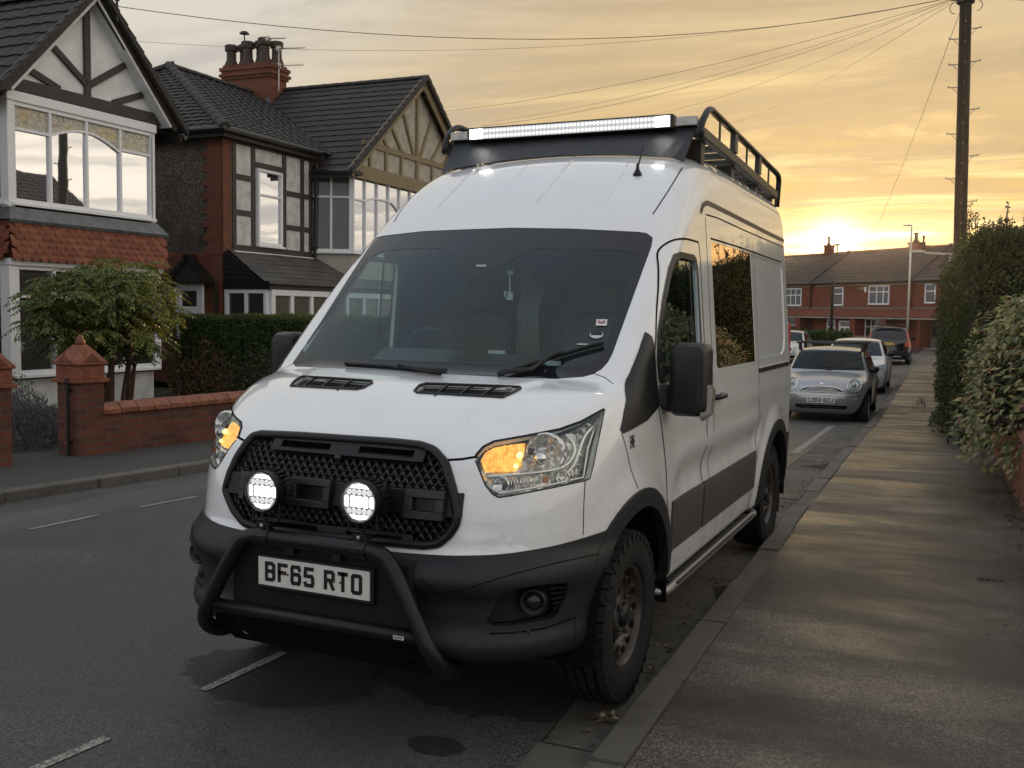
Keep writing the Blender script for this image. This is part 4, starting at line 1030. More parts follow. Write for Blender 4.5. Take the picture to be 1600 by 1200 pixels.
    ax = MB(); ax.tube([(-.8, HF, HZ), (.8, HF, HZ)], .05, 8); ax.tube([(-.8, HR, HZ), (.8, HR, HZ)], .06, 8); ax.bx(-.86, .86, 1.55, 3.80, .30, .46); ax.bx(-.55, .55, .75, 1.5, .26, .46); ax.build('chassis', 'trim_black', van)  # axles, plus a dark box added to block light under the van
    # side steps
    for sd in (1, -1):
        ss_ = MB().tube(fillet([(sd*.80, 1.48, .40), (sd*.975, 1.52, .355), (sd*.975, 3.78, .355), (sd*.80, 3.82, .40)], .08, 5), .020, 10).build('side_step', mat('step_silver', (.36, .35, .33), .38, .6) if sd > 0 else 'step_silver', van, True)
        MB().bx(sd*.93, sd*1.0, 1.7, 3.6, .365, .372).build('step_pad', 'trim_black', ss_)
    # door mirrors
    for sd in (1, -1):
        q = rrect(-.088, .088, -.17, .17, .045, 5); hd = MB(); c = (1.105 if sd > 0 else -1.155, 1.42, 1.405)
        rows = [(-.085, .62, .72), (-.075, .86, .90), (-.045, .98, .985), (.0, 1.0, 1.0), (.06, .98, .99), (.075, .93, .96)]
        vs = []; n = len(q); fs = []
        for yy, sx, sz in rows:
            for a, b in q: vs.append((c[0]+a*sx, c[1]+yy+.10*abs(a)*(1 if a*sd > 0 else -.3), c[2]+b*sz))
        for i in range(len(rows)-1):
            for k in range(n): fs.append((i*n+k, i*n+(k+1) % n, (i+1)*n+(k+1) % n, (i+1)*n+k))
        fs += [tuple(range(n))[::-1], tuple((len(rows)-1)*n+k for k in range(n))]
        hd.add(vs, [f[::-1] for f in fs] if False else fs)
        mi = hd.build('door_mirror', 'trim_black', van, 40)
        ga = [(c[0]+a*.86, c[1]+.082+.10*abs(a)*(1 if a*sd > 0 else -.3), c[2]+b*.88) for a, b in q]
        MB().prism(ga, (0, .003, 0)).build('mirror_glass', 'chrome', mi)
        MB().prism([(sd*.955, 1.33, 1.38), (sd*1.06, 1.39, 1.38), (sd*1.06, 1.39, 1.265), (sd*1.02, 1.37, 1.245), (sd*.97, 1.33, 1.28)], (0, .10, 0)).build('mirror_arm', 'trim_black', mi, bevel=.02, seg=3)
        iq = [(x-(.082 if sd > 0 else -.032), y, z-.085) for x, y, z in [(sd*1.255, 1.385, 1.30), (sd*1.287, 1.41, 1.33), (sd*1.290, 1.43, 1.44), (sd*1.278, 1.40, 1.47), (sd*1.262, 1.36, 1.46), (sd*1.25, 1.35, 1.32)]]
        MB().prism(iq, (0, .07, 0)).build('mirror_indicator', mat('indicator_clear', (.42, .41, .38), .10, .5) if sd > 0 else 'indicator_clear', mi, bevel=.006)
    # wipers (on the glass)
    for L_, nme in (([(779,590),(800,583),(860,563),(905,549),(943,539)], 'wiper'), ([(541,573),(600,577),(652,582),(690,587)], 'wiper')):
        P = sh.hits(L_, False, 5); N = normals(van_field, P); m = MB(); m.tube([tuple(p) for p in P+N*.018], .009, 6); m.tube([tuple(p) for p in P+N*.006], .005, 4)
        wp = m.build(nme, 'trim_black', van, True)
        if L_[0][0] == 779: A = sh.hits([(782,592),(830,588),(858,566),(880,556)], False, 3)
        else: A = sh.hits([(697,590),(660,586),(625,580)], False, 3)
        NA = normals(van_field, A); MB().tube([tuple(p) for p in A+NA*.03], [.014]*4+[.010]*(len(A)-4), 6).build('wiper_arm', 'trim_black', wp, True)
    # door handle, slide rail
    for sd in (1, -1):
        b = sh.yz([(2.02, 1.245)], sd)[0]; hn = MB()
        hn.tube(fillet([(b[0], 2.36, 1.245), (b[0]+sd*.035, 2.39, 1.25), (b[0]+sd*.038, 2.52, 1.25), (b[0], 2.56, 1.245)], .02, 3), .016, 8); hn.build('door_handle', 'trim_black', van, True)
        sr = MB(); sr.bx(sd*.975, sd*.992, 3.70, 4.86, 1.318, 1.345); slr = sr.build('slide_rail', 'trim_black', van, bevel=.004)
        MB().bx(sd*.976, sd*.997, 3.70, 4.86, 1.347, 1.353).build('rail_lip', 'alloy', slr)
    # roof fairing, light bar, rack, aerial
    fa = MB(); n = 24; top = []; bot = []
    for i in range(n+1):
        x = -.79+1.58*i/n
        p = np.array([[x*.975, 2.40, 2.5]])
        z0 = 2.70
        while van_field(np.array([[x*.975, 2.43-.12*(1-abs(x)/.79)*0, z0]]))[0] > .012 and z0 > 2.3: z0 -= .006
        bot.append((x*.975, 2.43, z0)); top.append((x, 2.640, 2.785))
    vs = bot+top+[(x, y+.004, z+.003) for x, y, z in bot]+[(x, y+.004, z+.003) for x, y, z in top]
    m_ = n+1; fs = [(i, i+1, m_+i+1, m_+i) for i in range(n)]+[(2*m_+i+1, 2*m_+i, 3*m_+i, 3*m_+i+1) for i in range(n)]+[(m_+i, m_+i+1, 3*m_+i+1, 3*m_+i) for i in range(n)]
    fai = fa.add(vs, fs).build('roof_fairing', mat('fairing_black', (.020, .023, .028), .55, var=.2, vscale=3), van)
    bo = MB()
    for x in (-.70, .70):
        for z, y in ((2.745, 2.624), (2.715, 2.585)): bo.lathe([(.006, -.003), (.006, .005), (.0001, .006)], 8, Matrix.Translation((x, y-.002, z)) @ Matrix.Rotation(R(60), 4, 'X'))
    bo.build('rivet', 'alloy', fai)
    lb = MB(); lb.bx(-.665, .665, 2.57, 2.64, 2.766, 2.850); lbo = lb.build('light_bar', 'powder_black', van, bevel=.006)
    MB().bx(-.648, .648, 2.5685, 2.5705, 2.776, 2.840).build('lamp_face', mat('bar_reflector', (.55, .55, .55), .2, .6, emit=(1.0, .98, .93), estr=.24), lbo)
    led = MB()
    for k in range(52):
        cx = -.635+1.27*(k+.5)/52
        for zz in (2.791, 2.825): led.lathe([(.0095, 0), (.006, .003), (.0001, .004)], 8, Matrix.Translation((cx, 2.568, zz)) @ Matrix.Rotation(R(90), 4, 'X'))
    led.build('lit_led', mat('bar_led', (.9, .9, .9), .3, emit=(1.0, .98, .94), estr=1.1), lbo)
    en = MB()
    for x in (-.60, .60): en.bx(x-.040, x+.040, 2.5655, 2.5680, 2.782, 2.836)
    en.build('end_lamp', mat('bar_end', (.9, .9, .9), .3, emit=(1.0, .97, .90), estr=30.0), lbo)
    hs = MB()
    for k in range(40): hs.bx(-.64+.0325*k, -.632+.0325*k, 2.6405, 2.66, 2.78, 2.85)
    hs.build('cooling_fin', 'powder_black', lbo)
    eb = MB()
    for sd in (1, -1): eb.bx(sd*.668, sd*.80, 2.60, 2.68, 2.782, 2.836)
    eb.build('bar_bracket', 'alloy', lbo, bevel=.004)
    rk = MB(); y0, y1 = 2.62, 5.02
    for sd in (1, -1): rk.bx(sd*.795, sd*.835, y0, y1, 2.715, 2.775)
    rack = rk.build('roof_rack', 'rack_metal', van, bevel=.004)
    for sd in (1, -1):
        hp = MB().tube(fillet([(sd*.815, 2.56, 2.70), (sd*.825, 2.60, 2.80), (sd*.83, 2.73, 2.905), (sd*.83, 4.98, 2.905), (sd*.83, 5.06, 2.88), (sd*.82, 5.06, 2.66)], .08, 6), .021, 10).build('side_rail', 'powder_black', rack, True)
        po = MB()
        for yy in (3.42, 4.22): po.bx(sd*.812, sd*.846, yy-.04, yy+.04, 2.775, 2.90)
        for yy in (3.02, 3.82, 4.62): po.bx(sd*.824, sd*.834, yy-.012, yy+.012, 2.775, 2.89)
        po.build('rail_post', 'rack_metal', hp)
    sl = MB()
    for k in range(11):
        yy = y0+.06+k*.23; sl.bx(-.795, .795, yy-.04, yy+.04, 2.735, 2.762)
    sl.build('slat', 'rack_metal', rack)
    ft = MB()
    for yy in (2.75, 3.55, 4.35, 4.95):
        for sd in (1, -1): ft.bx(sd*.70, sd*.80, yy-.04, yy+.04, 2.57, 2.72)
    ft.build('rack_foot', 'rack_metal', rack, bevel=.005)
    _pv = Matrix.Translation((0, 2.64, 2.74)) @ Matrix.Rotation(-.040, 4, 'X') @ Matrix.Translation((0, -2.64, -2.74)); rack.matrix_basis = _pv
    p = sh.hit(996, 273); ae = MB().lathe([(.026, -.006), (.022, .008), (.010, .03), (.007, .06), (.0001, .06)], 12, Matrix.Translation(p)).build('aerial', 'trim_black', van, True)
    MB().tube([tuple(p+np.array([0, .0, .03])), tuple(p+np.array([.02, .06, .205]))], [.005, .0025], 6).build('aerial_mast', 'trim_black', ae, True)
    for L_, r_ in (([(683,325),(716,290),(751,257)], .0065), ([(837,317),(868,280),(902,243)], .0075), ([(797,289),(828,253)], .003), ([(946,317),(983,253)], .003)):
        q = sh.hits(L_, False, 6); MB().tube([tuple(p) for p in q], [.001]+[r_]*(len(q)-2)+[r_], 6).build('roof_rib', 'van_white', van, True)
    # cab interior
    d = MB(); d.prism([(-.84, 1.02, 1.40), (-.84, 1.30, 1.43), (-.84, 1.62, 1.40), (-.84, 1.72, 1.30), (-.84, 1.70, .95), (-.84, 1.0, .95)], (1.68, 0, 0))
    da = d.build('dashboard', 'dash_grey', van, bevel=.03, seg=3)
    ds = MB(); ds.prism([(-.66, 1.40, 1.42), (-.66, 1.58, 1.50), (-.66, 1.72, 1.49), (-.66, 1.76, 1.40)], (.46, 0, 0)); ds.build('instrument_hood', 'dash_grey', da, bevel=.03, seg=3)
    dt = MB(); dt.bx(-.14, .36, 1.22, 1.52, 1.40, 1.445); dt.bx(-.02, .22, 1.55, 1.70, 1.41, 1.48); dt.build('dash_tray', 'cab_dark', da, bevel=.015)
    dp = MB(); dp.box((.33, 1.60, 1.445), (.10, .05, .022)); dp.box((-.0, 1.66, 1.49), (.09, .02, .018)); dp.build('paper_note', mat('paper', (.6, .6, .58), .8), da)
    sw = MB(); T = Matrix.Translation((-.43, 1.80, 1.44)) @ Matrix.Rotation(R(-62), 4, 'X')
    sw.tube([tuple(T @ Vector((.185*math.cos(R(a)), .185*math.sin(R(a)), 0))) for a in range(0, 360, 12)], .016, 8, closed=True)
    swo = sw.build('steering_wheel', 'cab_dark', van, True)
    sp = MB(); 
    for a in (-10, 190, 270): sp.beam(T @ Vector((0, 0, -.02)), T @ Vector((.175*math.cos(R(a)), .175*math.sin(R(a)), 0)), .04, .015)
    sp.lathe([(.075, -.03), (.07, .02), (.0001, .03)], 16, T); sp.build('wheel_boss', 'cab_dark', swo)
    for x in (-.45, .30, .62):
        sx = .24 if x < 0 else .155; se = MB()
        se.prism([(x-sx, 2.10, 1.05), (x-sx, 2.22, 1.05), (x-sx, 2.36, 1.68), (x-sx, 2.25, 1.69)], (2*sx, 0, 0))
        so = se.build('seat', 'seat_cloth', van, bevel=.04, seg=3)
        MB().box((x, 2.32, 1.80), (.26, .09, .18)).build('head_rest', 'seat_cloth', so, bevel=.035, seg=3)
    MB().prism([(-.90, 2.46, .5), (.90, 2.46, .5), (.88, 2.46, 1.6), (.80, 2.46, 2.3), (.55, 2.46, 2.48), (-.55, 2.46, 2.48), (-.80, 2.46, 2.3), (-.88, 2.46, 1.6)], (0, .02, 0)).build('bulkhead', 'cab_dark', van)
    MB().bx(-.92, .92, 1.0, 2.5, .6, .62).build('cab_floor', 'cab_dark', van)
    # curtain folds between the seats and things hung from the mirror mount
    cu = MB()
    for k in range(6): cu.tube([(-.17+.022*k, 2.40, 1.95-.02*k), (-.19+.022*k, 2.36, 1.70), (-.22+.03*k, 2.40, 1.30)], .014, 6)
    cu.build('cab_curtain', 'curtain', van, True)
    p = sh.hit(742, 418); pm = p+np.array([0, .05, -.03])
    mo = MB().box(tuple(pm), (.10, .09, .07)).build('mirror_mount', 'cab_dark', van, bevel=.015)
    MB().box(tuple(p+np.array([.03, .012, -.0])), (.055, .004, .03)).build('camera_window', 'sticker_grey', mo)
    ch = MB(); q = p+np.array([.14, .12, -.02])
    ch.tube([tuple(q), tuple(q-np.array([0, 0, .10]))], .004, 5); ch.box(tuple(q-np.array([0, 0, .0])), (.03, .01, .022)); ch.box(tuple(q-np.array([0, 0, .12])), (.035, .012, .04)); ch.box(tuple(q-np.array([.02, 0, .11])), (.02, .012, .03)); ch.build('hanging_charm', 'sticker_grey', mo)
    # stickers on the windscreen
    def decal(u, v, w, h, m, name, dn, shape='rect', par=van):
        c = sh.hit(u, v); n = normals(van_field, c[None])[0]; ex = np.cross([0, 0, 1.0], n); ex /= np.linalg.norm(ex); ey = np.cross(n, ex)
        c = c+n*dn
        if shape == 'rect': P = [(-w/2, -h/2), (w/2, -h/2), (w/2, h/2), (-w/2, h/2)]
        else: P = [(w/2*math.cos(R(a)), h/2*math.sin(R(a))) for a in range(0, 360, 15)]
        return MB().add([tuple(c+ex*a+ey*b) for a, b in P], [tuple(range(len(P)))]).build(name, m, par), c, n, ex, ey
    s1 = decal(940, 504, .050, .042, 'sticker_white', 'windscreen_sticker', .001)
    decal(940, 503, .034, .024, 'sticker_red', 'sticker_print', .0018, 'oval', s1[0]); decal(940, 502, .018, .014, 'sticker_white', 'sticker_print', .0024, 'oval', s1[0])
    s2 = decal(932, 523, .062, .050, 'sticker_grey', 'windscreen_sticker', .001, 'oval')
    decal(932, 522, .054, .042, 'sticker_black', 'sticker_print', .0016, 'oval', s2[0]); decal(932, 526, .046, .012, 'sticker_white', 'sticker_print', .0022, 'rect', s2[0])
    s3 = decal(912, 538, .060, .007, 'sticker_grey', 'windscreen_sticker', .001)
    # black and white flag on the wing
    fl, c, n, ex, ey = decal(988, 690, .052, .056, 'sticker_black', 'flag_sticker', .0012)
    w = MB()
    def tri(p): w.add([tuple(c+n*.0008+ex*a*.024+ey*b*.026) for a, b in p], [tuple(range(len(p)))])
    for sx in (1, -1):
        for sy in (1, -1):
            f = (lambda P, sx=sx, sy=sy: [(a*sx, b*sy) for a, b in P]); T3 = [(.30, .42), (.30, .98), (.62, .98), (.62, .80)] if False else None
            P1 = [(.28, .55), (.28, 1.0), (.70, 1.0)]; P2 = [(.45, .30), (1.0, .30), (1.0, .75)]
            for P_ in (P1, P2): q = f(P_); tri(q if sx*sy > 0 else q[::-1])
    w.build('flag_print', 'sticker_white', fl)
    # rear lamps and rear bumper corner
    for sd in (1, -1): MB().bx(sd*.90, sd*.965, 5.02, 5.065, 1.0, 1.65).build('tail_lamp', 'red_lens', van, bevel=.02)
    MB().bx(-.95, .95, 4.97, 5.12, .45, .66).build('rear_bumper', 'bumper_plastic', van, bevel=.04, seg=3)
    mf = MB(); 
    for sd in (1, -1): mf.bx(sd*.70, sd*.96, 4.78, 4.80, .18, .55)
    mf.build('mud_flap', 'rubber', van)
van_fittings(VAN, SHELL)
# ------------------------------------------------------------------ house materials
def brick_mat(name, c1, c2, mortar, scale=1.0, msize=.014, dirt=.4):
    s = NT(name); v = s.wallvec(); b = s.N.new('ShaderNodeTexBrick'); s.L.new(v, b.inputs['Vector']); b.inputs['Scale'].default_value = 1.0/scale
    b.inputs['Brick Width'].default_value = .225; b.inputs['Row Height'].default_value = .075; b.inputs['Mortar Size'].default_value = msize*.5; b.inputs['Mortar Smooth'].default_value = .2; b.inputs['Bias'].default_value = -.1
    for k, c in (('Color1', c1), ('Color2', c2), ('Mortar', mortar)): b.inputs[k].default_value = (*c, 1)
    n = s.noise(1.7, 6, .6); n2 = s.noise(45, 4, .7); col = s.mix(s.math('MULTIPLY', s.ss(n, .42, .68), dirt), b.outputs[0], tuple(x*.35 for x in c1)); col = s.mix(s.math('MULTIPLY', s.ss(n2, .5, .75), .45), col, tuple(x*.55 for x in c2))
    s.set('Base Color', col); s.set('Roughness', .88); h = s.math('ADD', s.math('MULTIPLY', b.outputs['Fac'], -1.0), s.math('MULTIPLY', n2, .5)); s.bump(h, .8, .012)
brick_mat('red_brick', (.23, .070, .036), (.165, .050, .030), (.10, .075, .06))
brick_mat('wall_brick', (.165, .052, .030), (.085, .034, .026), (.11, .095, .075), dirt=.55)
brick_mat('terrace_brick', (.215, .056, .030), (.16, .042, .024), (.15, .07, .045), msize=.010, dirt=.25)
brick_mat('right_wall_brick', (.24, .085, .055), (.20, .07, .05), (.20, .08, .055), msize=.010, dirt=.3)
def plain(name, c, rough, v, sc, b=.4, bs=120): return mat(name, c, rough, var=v, vscale=sc, bump=b, bscale=bs)
plain('terracotta', (.225, .072, .036), .7, .35, 9); plain('coping_tile', (.23, .078, .040), .6, .4, 7); plain('white_render', (.62, .63, .62), .8, .22, 3, .9, 40); plain('panel_white', (.78, .79, .80), .75, .13, 2.6, .4, 60)
plain('panel_grey', (.62, .62, .60), .85, .22, 5, .6, 90); plain('gable_render', (.46, .42, .35), .85, .22, 5, .6, 90); plain('cream_render', (.40, .38, .33), .8, .12, 2, .4, 80); plain('timber_brown', (.042, .036, .030), .6, .25, 12, .5, 70); plain('timber_dark', (.016, .014, .013), .5, .25, 12)
plain('timber_tan', (.25, .195, .105), .6, .2, 10, .5, 70); plain('frame_white', (.82, .83, .85), .3, .03, 3, .0); plain('gutter_black', (.010, .010, .011), .35, .1, 5, 0); plain('soffit_black', (.013, .012, .012), .6, .2, 4, 0)
plain('lead', (.135, .145, .155), .5, .28, 5, .3, 30); plain('ridge_tile', (.040, .036, .033), .8, .35, 14, .6, 60); plain('clay_pot', (.075, .052, .040), .8, .45, 9, .6, 50); plain('slate_paint', (.028, .031, .036), .55, .2, 7)
def tile_mat(name, c, wave):
    s = NT(name); n = s.noise(2.2, 6, .65); n2 = s.noise(26, 4, .7); col = s.mix(s.ss(n, .35, .7), tuple(x*.7 for x in c), tuple(x*1.25 for x in c)); col = s.mix(s.math('MULTIPLY', s.ss(n2, .55, .75), .5), col, tuple(x*1.9 for x in c)); col = s.mix(s.math('MULTIPLY', s.math('MULTIPLY', s.ss(s.noise(.8, 5, .6), .5, .7), s.ss(s.noise(14, 4, .7), .5, .62)), .55), col, (.055, .058, .030))
    s.set('Base Color', col); s.set('Roughness', .72); s.bump(n2, .35, .01)
tile_mat('roof_tile', (.024, .021, .020), 0); tile_mat('terrace_tile', (.050, .034, .028), 0); tile_mat('slate', (.070, .066, .063), 0)
s_ = NT('scallop_tile'); s_.set('Base Color', s_.ramp(s_.island(), [(0, (.165, .050, .027)), (.6, (.225, .072, .040)), (1, (.26, .095, .055))])); s_.set('Roughness', .75); s_.bump(s_.noise(80, 3, .6), .4, .006)
s_ = NT('pebbledash'); v_ = s_.voro(42, out='Color'); sp_ = s_.N.new('ShaderNodeSeparateColor'); s_.L.new(v_, sp_.inputs[0]); dd_ = s_.voro(42)
s_.set('Base Color', s_.mix(s_.ss(s_.noise(1.2, 5, .6), .35, .7), s_.ramp(sp_.outputs[0], [(0, (.05, .042, .033)), (.5, (.12, .105, .085)), (.85, (.21, .185, .15)), (1, (.36, .33, .28))]), s_.ramp(sp_.outputs[1], [(0, (.03, .026, .02)), (1, (.10, .088, .07))]))); s_.set('Roughness', .9); s_.bump(dd_, 1.0, .03)
def window_glass(name, dark, refl, tint=(.95, .96, 1.0)):
    s = NT(name); s.set('Base Color', dark); s.set('Roughness', .5); g = s.N.new('ShaderNodeBsdfGlossy'); g.inputs['Roughness'].default_value = .015; g.inputs[0].default_value = (*tint, 1)
    nz = s.noise(1.3, 2, .5); bp = s.N.new('ShaderNodeBump'); bp.inputs['Strength'].default_value = .02; bp.inputs['Distance'].default_value = .05; s.L.new(nz, bp.inputs['Height']); s.L.new(bp.outputs[0], g.inputs['Normal'])
    mx = s.N.new('ShaderNodeMixShader'); mx.inputs[0].default_value = refl; s.L.new(s.p.outputs[0], mx.inputs[1]); s.L.new(g.outputs[0], mx.inputs[2]); s.L.new(mx.outputs[0], s.out.inputs[0])
window_glass('pane_bright', (.05, .05, .05), .80); window_glass('pane_dark', (.012, .013, .014), .22); window_glass('pane_mid', (.06, .06, .062), .35); window_glass('pane_net', (.11, .11, .11), .18); window_glass('pane_far', (.022, .022, .023), .07); window_glass('pane_brown', (.085, .07, .052), .12)
s_ = NT('pane_leaded'); sx_ = s_.wallvec(); vv_ = s_.voro(9.0, sx_, 'DISTANCE_TO_EDGE'); wv_ = s_.noise(4, 3, .5, sx_)
s_.set('Base Color', s_.mix(s_.ss(vv_, .02, .05), (.20, .19, .17), s_.ramp(wv_, [(.35, (.44, .41, .36)), (.55, (.52, .47, .36)), (.62, (.52, .40, .20))]))); s_.set('Roughness', .22); s_.set('Specular IOR Level', .8)
s_ = NT('curtained_pane'); sx_ = s_.wallvec(); w_ = s_.N.new('ShaderNodeTexWave'); w_.inputs['Scale'].default_value = 5.5; w_.inputs['Distortion'].default_value = 2.0; w_.inputs['Detail'].default_value = 2; mp_ = s_.N.new('ShaderNodeMapping'); mp_.inputs['Scale'].default_value = (1.6, .12, 1); s_.L.new(sx_, mp_.inputs[0]); s_.L.new(mp_.outputs[0], w_.inputs['Vector'])
s_.set('Base Color', s_.mix(w_.outputs[0], (.065, .065, .070), (.155, .155, .16))); s_.set('Roughness', .12); s_.set('Specular IOR Level', .6)
# ------------------------------------------------------------------ builders in a house's own frame
def V3(*a): return Vector(a)
def window(par, O, ex, en, w, h, vbars, hbars, glass, fw=.06, name='window', fm='frame_white', sill=True, toplights=None, proud=.05, arch=None, label=None):
    """O = lower left corner seen from outside, ex along the wall, en outwards; panes split at vbars / hbars (fractions); arch curves the transom"""
    O, ex, en = Vector(O), Vector(ex).normalized(), Vector(en).normalized(); ez = Vector((0, 0, 1)); m = MB()
    def P(x, z, d): return tuple(O+ex*x+ez*z+en*d)
    def bar(x0, x1, z0, z1, d0=-.03, d1=proud): m.prism([P(x0, z0, d0), P(x1, z0, d0), P(x1, z1, d0), P(x0, z1, d0)], en*(d1-d0))
    bar(0, w, 0, fw); bar(0, w, h-fw, h); bar(0, fw, fw, h-fw); bar(w-fw, w, fw, h-fw)
    xs = [0]+[v*w for v in vbars]+[w]
    for v in vbars: bar(v*w-fw*.42, v*w+fw*.42, fw, h-fw, -.03, proud-.004)
    for i in range(len(xs)-1):
        for hb in hbars:
            if arch and arch[i]:
                z0, z1 = arch[i]; n = 8
                for k in range(n):
                    t0, t1 = k/n, (k+1)/n; f = lambda t: (z0+(z1-z0)*(math.sin(t*math.pi/2) if z1 > z0 else 1-math.cos((1-t)*math.pi/2) if False else 1-(1-math.cos(t*math.pi/2))*1.0 if False else t))*h
                    if z1 > z0: f = lambda t: (z0+(z1-z0)*math.sin(t*math.pi/2))*h
                    else: f = lambda t: (z1+(z0-z1)*math.cos(t*math.pi/2))*h
                    xa, xb = xs[i]+(xs[i+1]-xs[i])*t0, xs[i]+(xs[i+1]-xs[i])*t1
                    m.prism([P(xa, f(t0)-fw*.35, -.03), P(xb, f(t1)-fw*.35, -.03), P(xb, f(t1)+fw*.35, -.03), P(xa, f(t0)+fw*.35, -.03)], en*(proud+.022))
            else: bar(xs[i]+fw*.4, xs[i+1]-fw*.4, hb*h-fw*.4, hb*h+fw*.4, -.03, proud-.008)
    wo = m.build(name, fm, par, bevel=.006)
    if label: wo['label'] = label
    g = MB(); zt = hbars[-1]*h if hbars else h
    if toplights:
        g.add([P(fw*.5, fw*.5, 0), P(w-fw*.5, fw*.5, 0), P(w-fw*.5, zt, 0), P(fw*.5, zt, 0)], [(0, 1, 2, 3)]); g.build('pane', glass, wo)
        t = MB().add([P(fw*.5, zt, 0.002), P(w-fw*.5, zt, 0.002), P(w-fw*.5, h-fw*.5, 0.002), P(fw*.5, h-fw*.5, 0.002)], [(0, 1, 2, 3)]); t.build('top_light', toplights, wo)
        if arch:                                                # arched lower panes run up into the top lights
            a = MB()
            for i in range(len(xs)-1):
                if arch[i] and max(arch[i])*h > zt:
                    z0, z1 = arch[i]; q = []
                    for k in range(9):
                        t_ = k/8; zz = (z0+(z1-z0)*math.sin(t_*math.pi/2))*h if z1 > z0 else (z1+(z0-z1)*math.cos(t_*math.pi/2))*h
                        q.append(P(xs[i]+(xs[i+1]-xs[i])*t_, max(zz, zt), .004))
                    a.add([P(xs[i], zt-.01, .004), P(xs[i+1], zt-.01, .004)]+q[::-1], [tuple(range(11))])
            if a.f: a.build('arched_pane', glass, wo)
    else: g.add([P(fw*.5, fw*.5, 0), P(w-fw*.5, fw*.5, 0), P(w-fw*.5, h-fw*.5, 0), P(fw*.5, h-fw*.5, 0)], [(0, 1, 2, 3)]); g.build('pane', glass, wo)
    if sill:
        s2 = MB(); s2.prism([P(-.04, -.05, -.02), P(w+.04, -.05, -.02), P(w+.04, 0, -.02), P(-.04, 0, -.02)], en*(proud+.07)); s2.build('sill', fm if sill is True else sill, wo, bevel=.006)
    return wo
def tiled(mb, A, B, C2, D, course=.30, col=.30, lift=.022, roll=.022):
    """roof slope A-B (eaves) to D-C (ridge): overlapping courses of rolled tiles as real geometry"""
    A, B, C2, D = map(Vector, (A, B, C2, D)); n = max(1, round((D-A).length/course)); nrm = (B-A).cross(D-A).normalized()
    if nrm.z < 0: nrm = -nrm
    for i in range(n):
        t0, t1 = i/n, (i+1.06)/n; L0, R0_ = A.lerp(D, t0), B.lerp(C2, t0); L1, R1 = A.lerp(D, min(t1, 1)), B.lerp(C2, min(t1, 1)); w = (R0_-L0).length
        if w < .05: continue
        k = max(1, round(w/col)); ss_ = 4 if roll else 1; vs = []; N_ = k*ss_
        for j in range(N_+1):
            u = j/N_; ph = (j % ss_)/ss_ if roll else 0; r = roll*(.5-.5*math.cos(2*math.pi*ph)) if roll else 0; jit = random.uniform(-.007, .007) if j % ss_ == 0 else 0
            lo, hi = L0.lerp(R0_, u), L1.lerp(R1, u); vs += [tuple(lo+nrm*(lift+r+jit)), tuple(hi+nrm*(r*.8)), tuple(lo+nrm*(-.01))]
        fs = []
        for j in range(N_): a = 3*j; fs += [(a, a+3, a+4, a+1), (a+2, a+5, a+3, a)]
        mb.add(vs, fs)
    return mb
def ridge(mb, p, q, r=.11, step=.42):
    p, q = Vector(p), Vector(q); n = max(1, round((q-p).length/step)); t = (q-p).normalized(); x = t.cross(Vector((0, 0, 1))).normalized(); up = x.cross(t)
    for i in range(n):
        a, b = p.lerp(q, i/n), p.lerp(q, (i+1)/n+.02); vs = []; fs = []
        for e, k in ((a, 1.0), (b, .90)):
            for j in range(7): g = math.pi*j/6; vs.append(tuple(e+x*math.cos(g)*r*k+up*(math.sin(g)*r*k*.9-.05)))
        fs = [(j, j+1, j+8, j+7) for j in range(6)]+[tuple(range(6, -1, -1)), tuple(range(7, 14))]; mb.add(vs, fs)
    return mb
def verge(mb, p, q, off, w=.16, h=.13, n=12):                        # stepped verge tiles up a gable edge
    p, q, off = Vector(p), Vector(q), Vector(off)
    for i in range(n):
        a, b = p.lerp(q, i/n), p.lerp(q, (i+.985)/n); t = (b-a).normalized(); up = Vector((0, 0, 1))*.03*1.0
        mb.prism([tuple(a-Vector((0, 0, h))), tuple(b-Vector((0, 0, h))-t*0), tuple(b+Vector((0, 0, .02))), tuple(a+Vector((0, 0, .055)))], off*w)
    return mb
def house_frame(name, a, b, label, cat='house'):
    e = empty(name, S(a, b, .05), PHI, label, cat); return e, Matrix.Translation((-a, -b, -.05))
EA, EB = Vector((0, 1, 0)), Vector((1, 0, 0))                     # a front facing +a: along +b, outwards +a
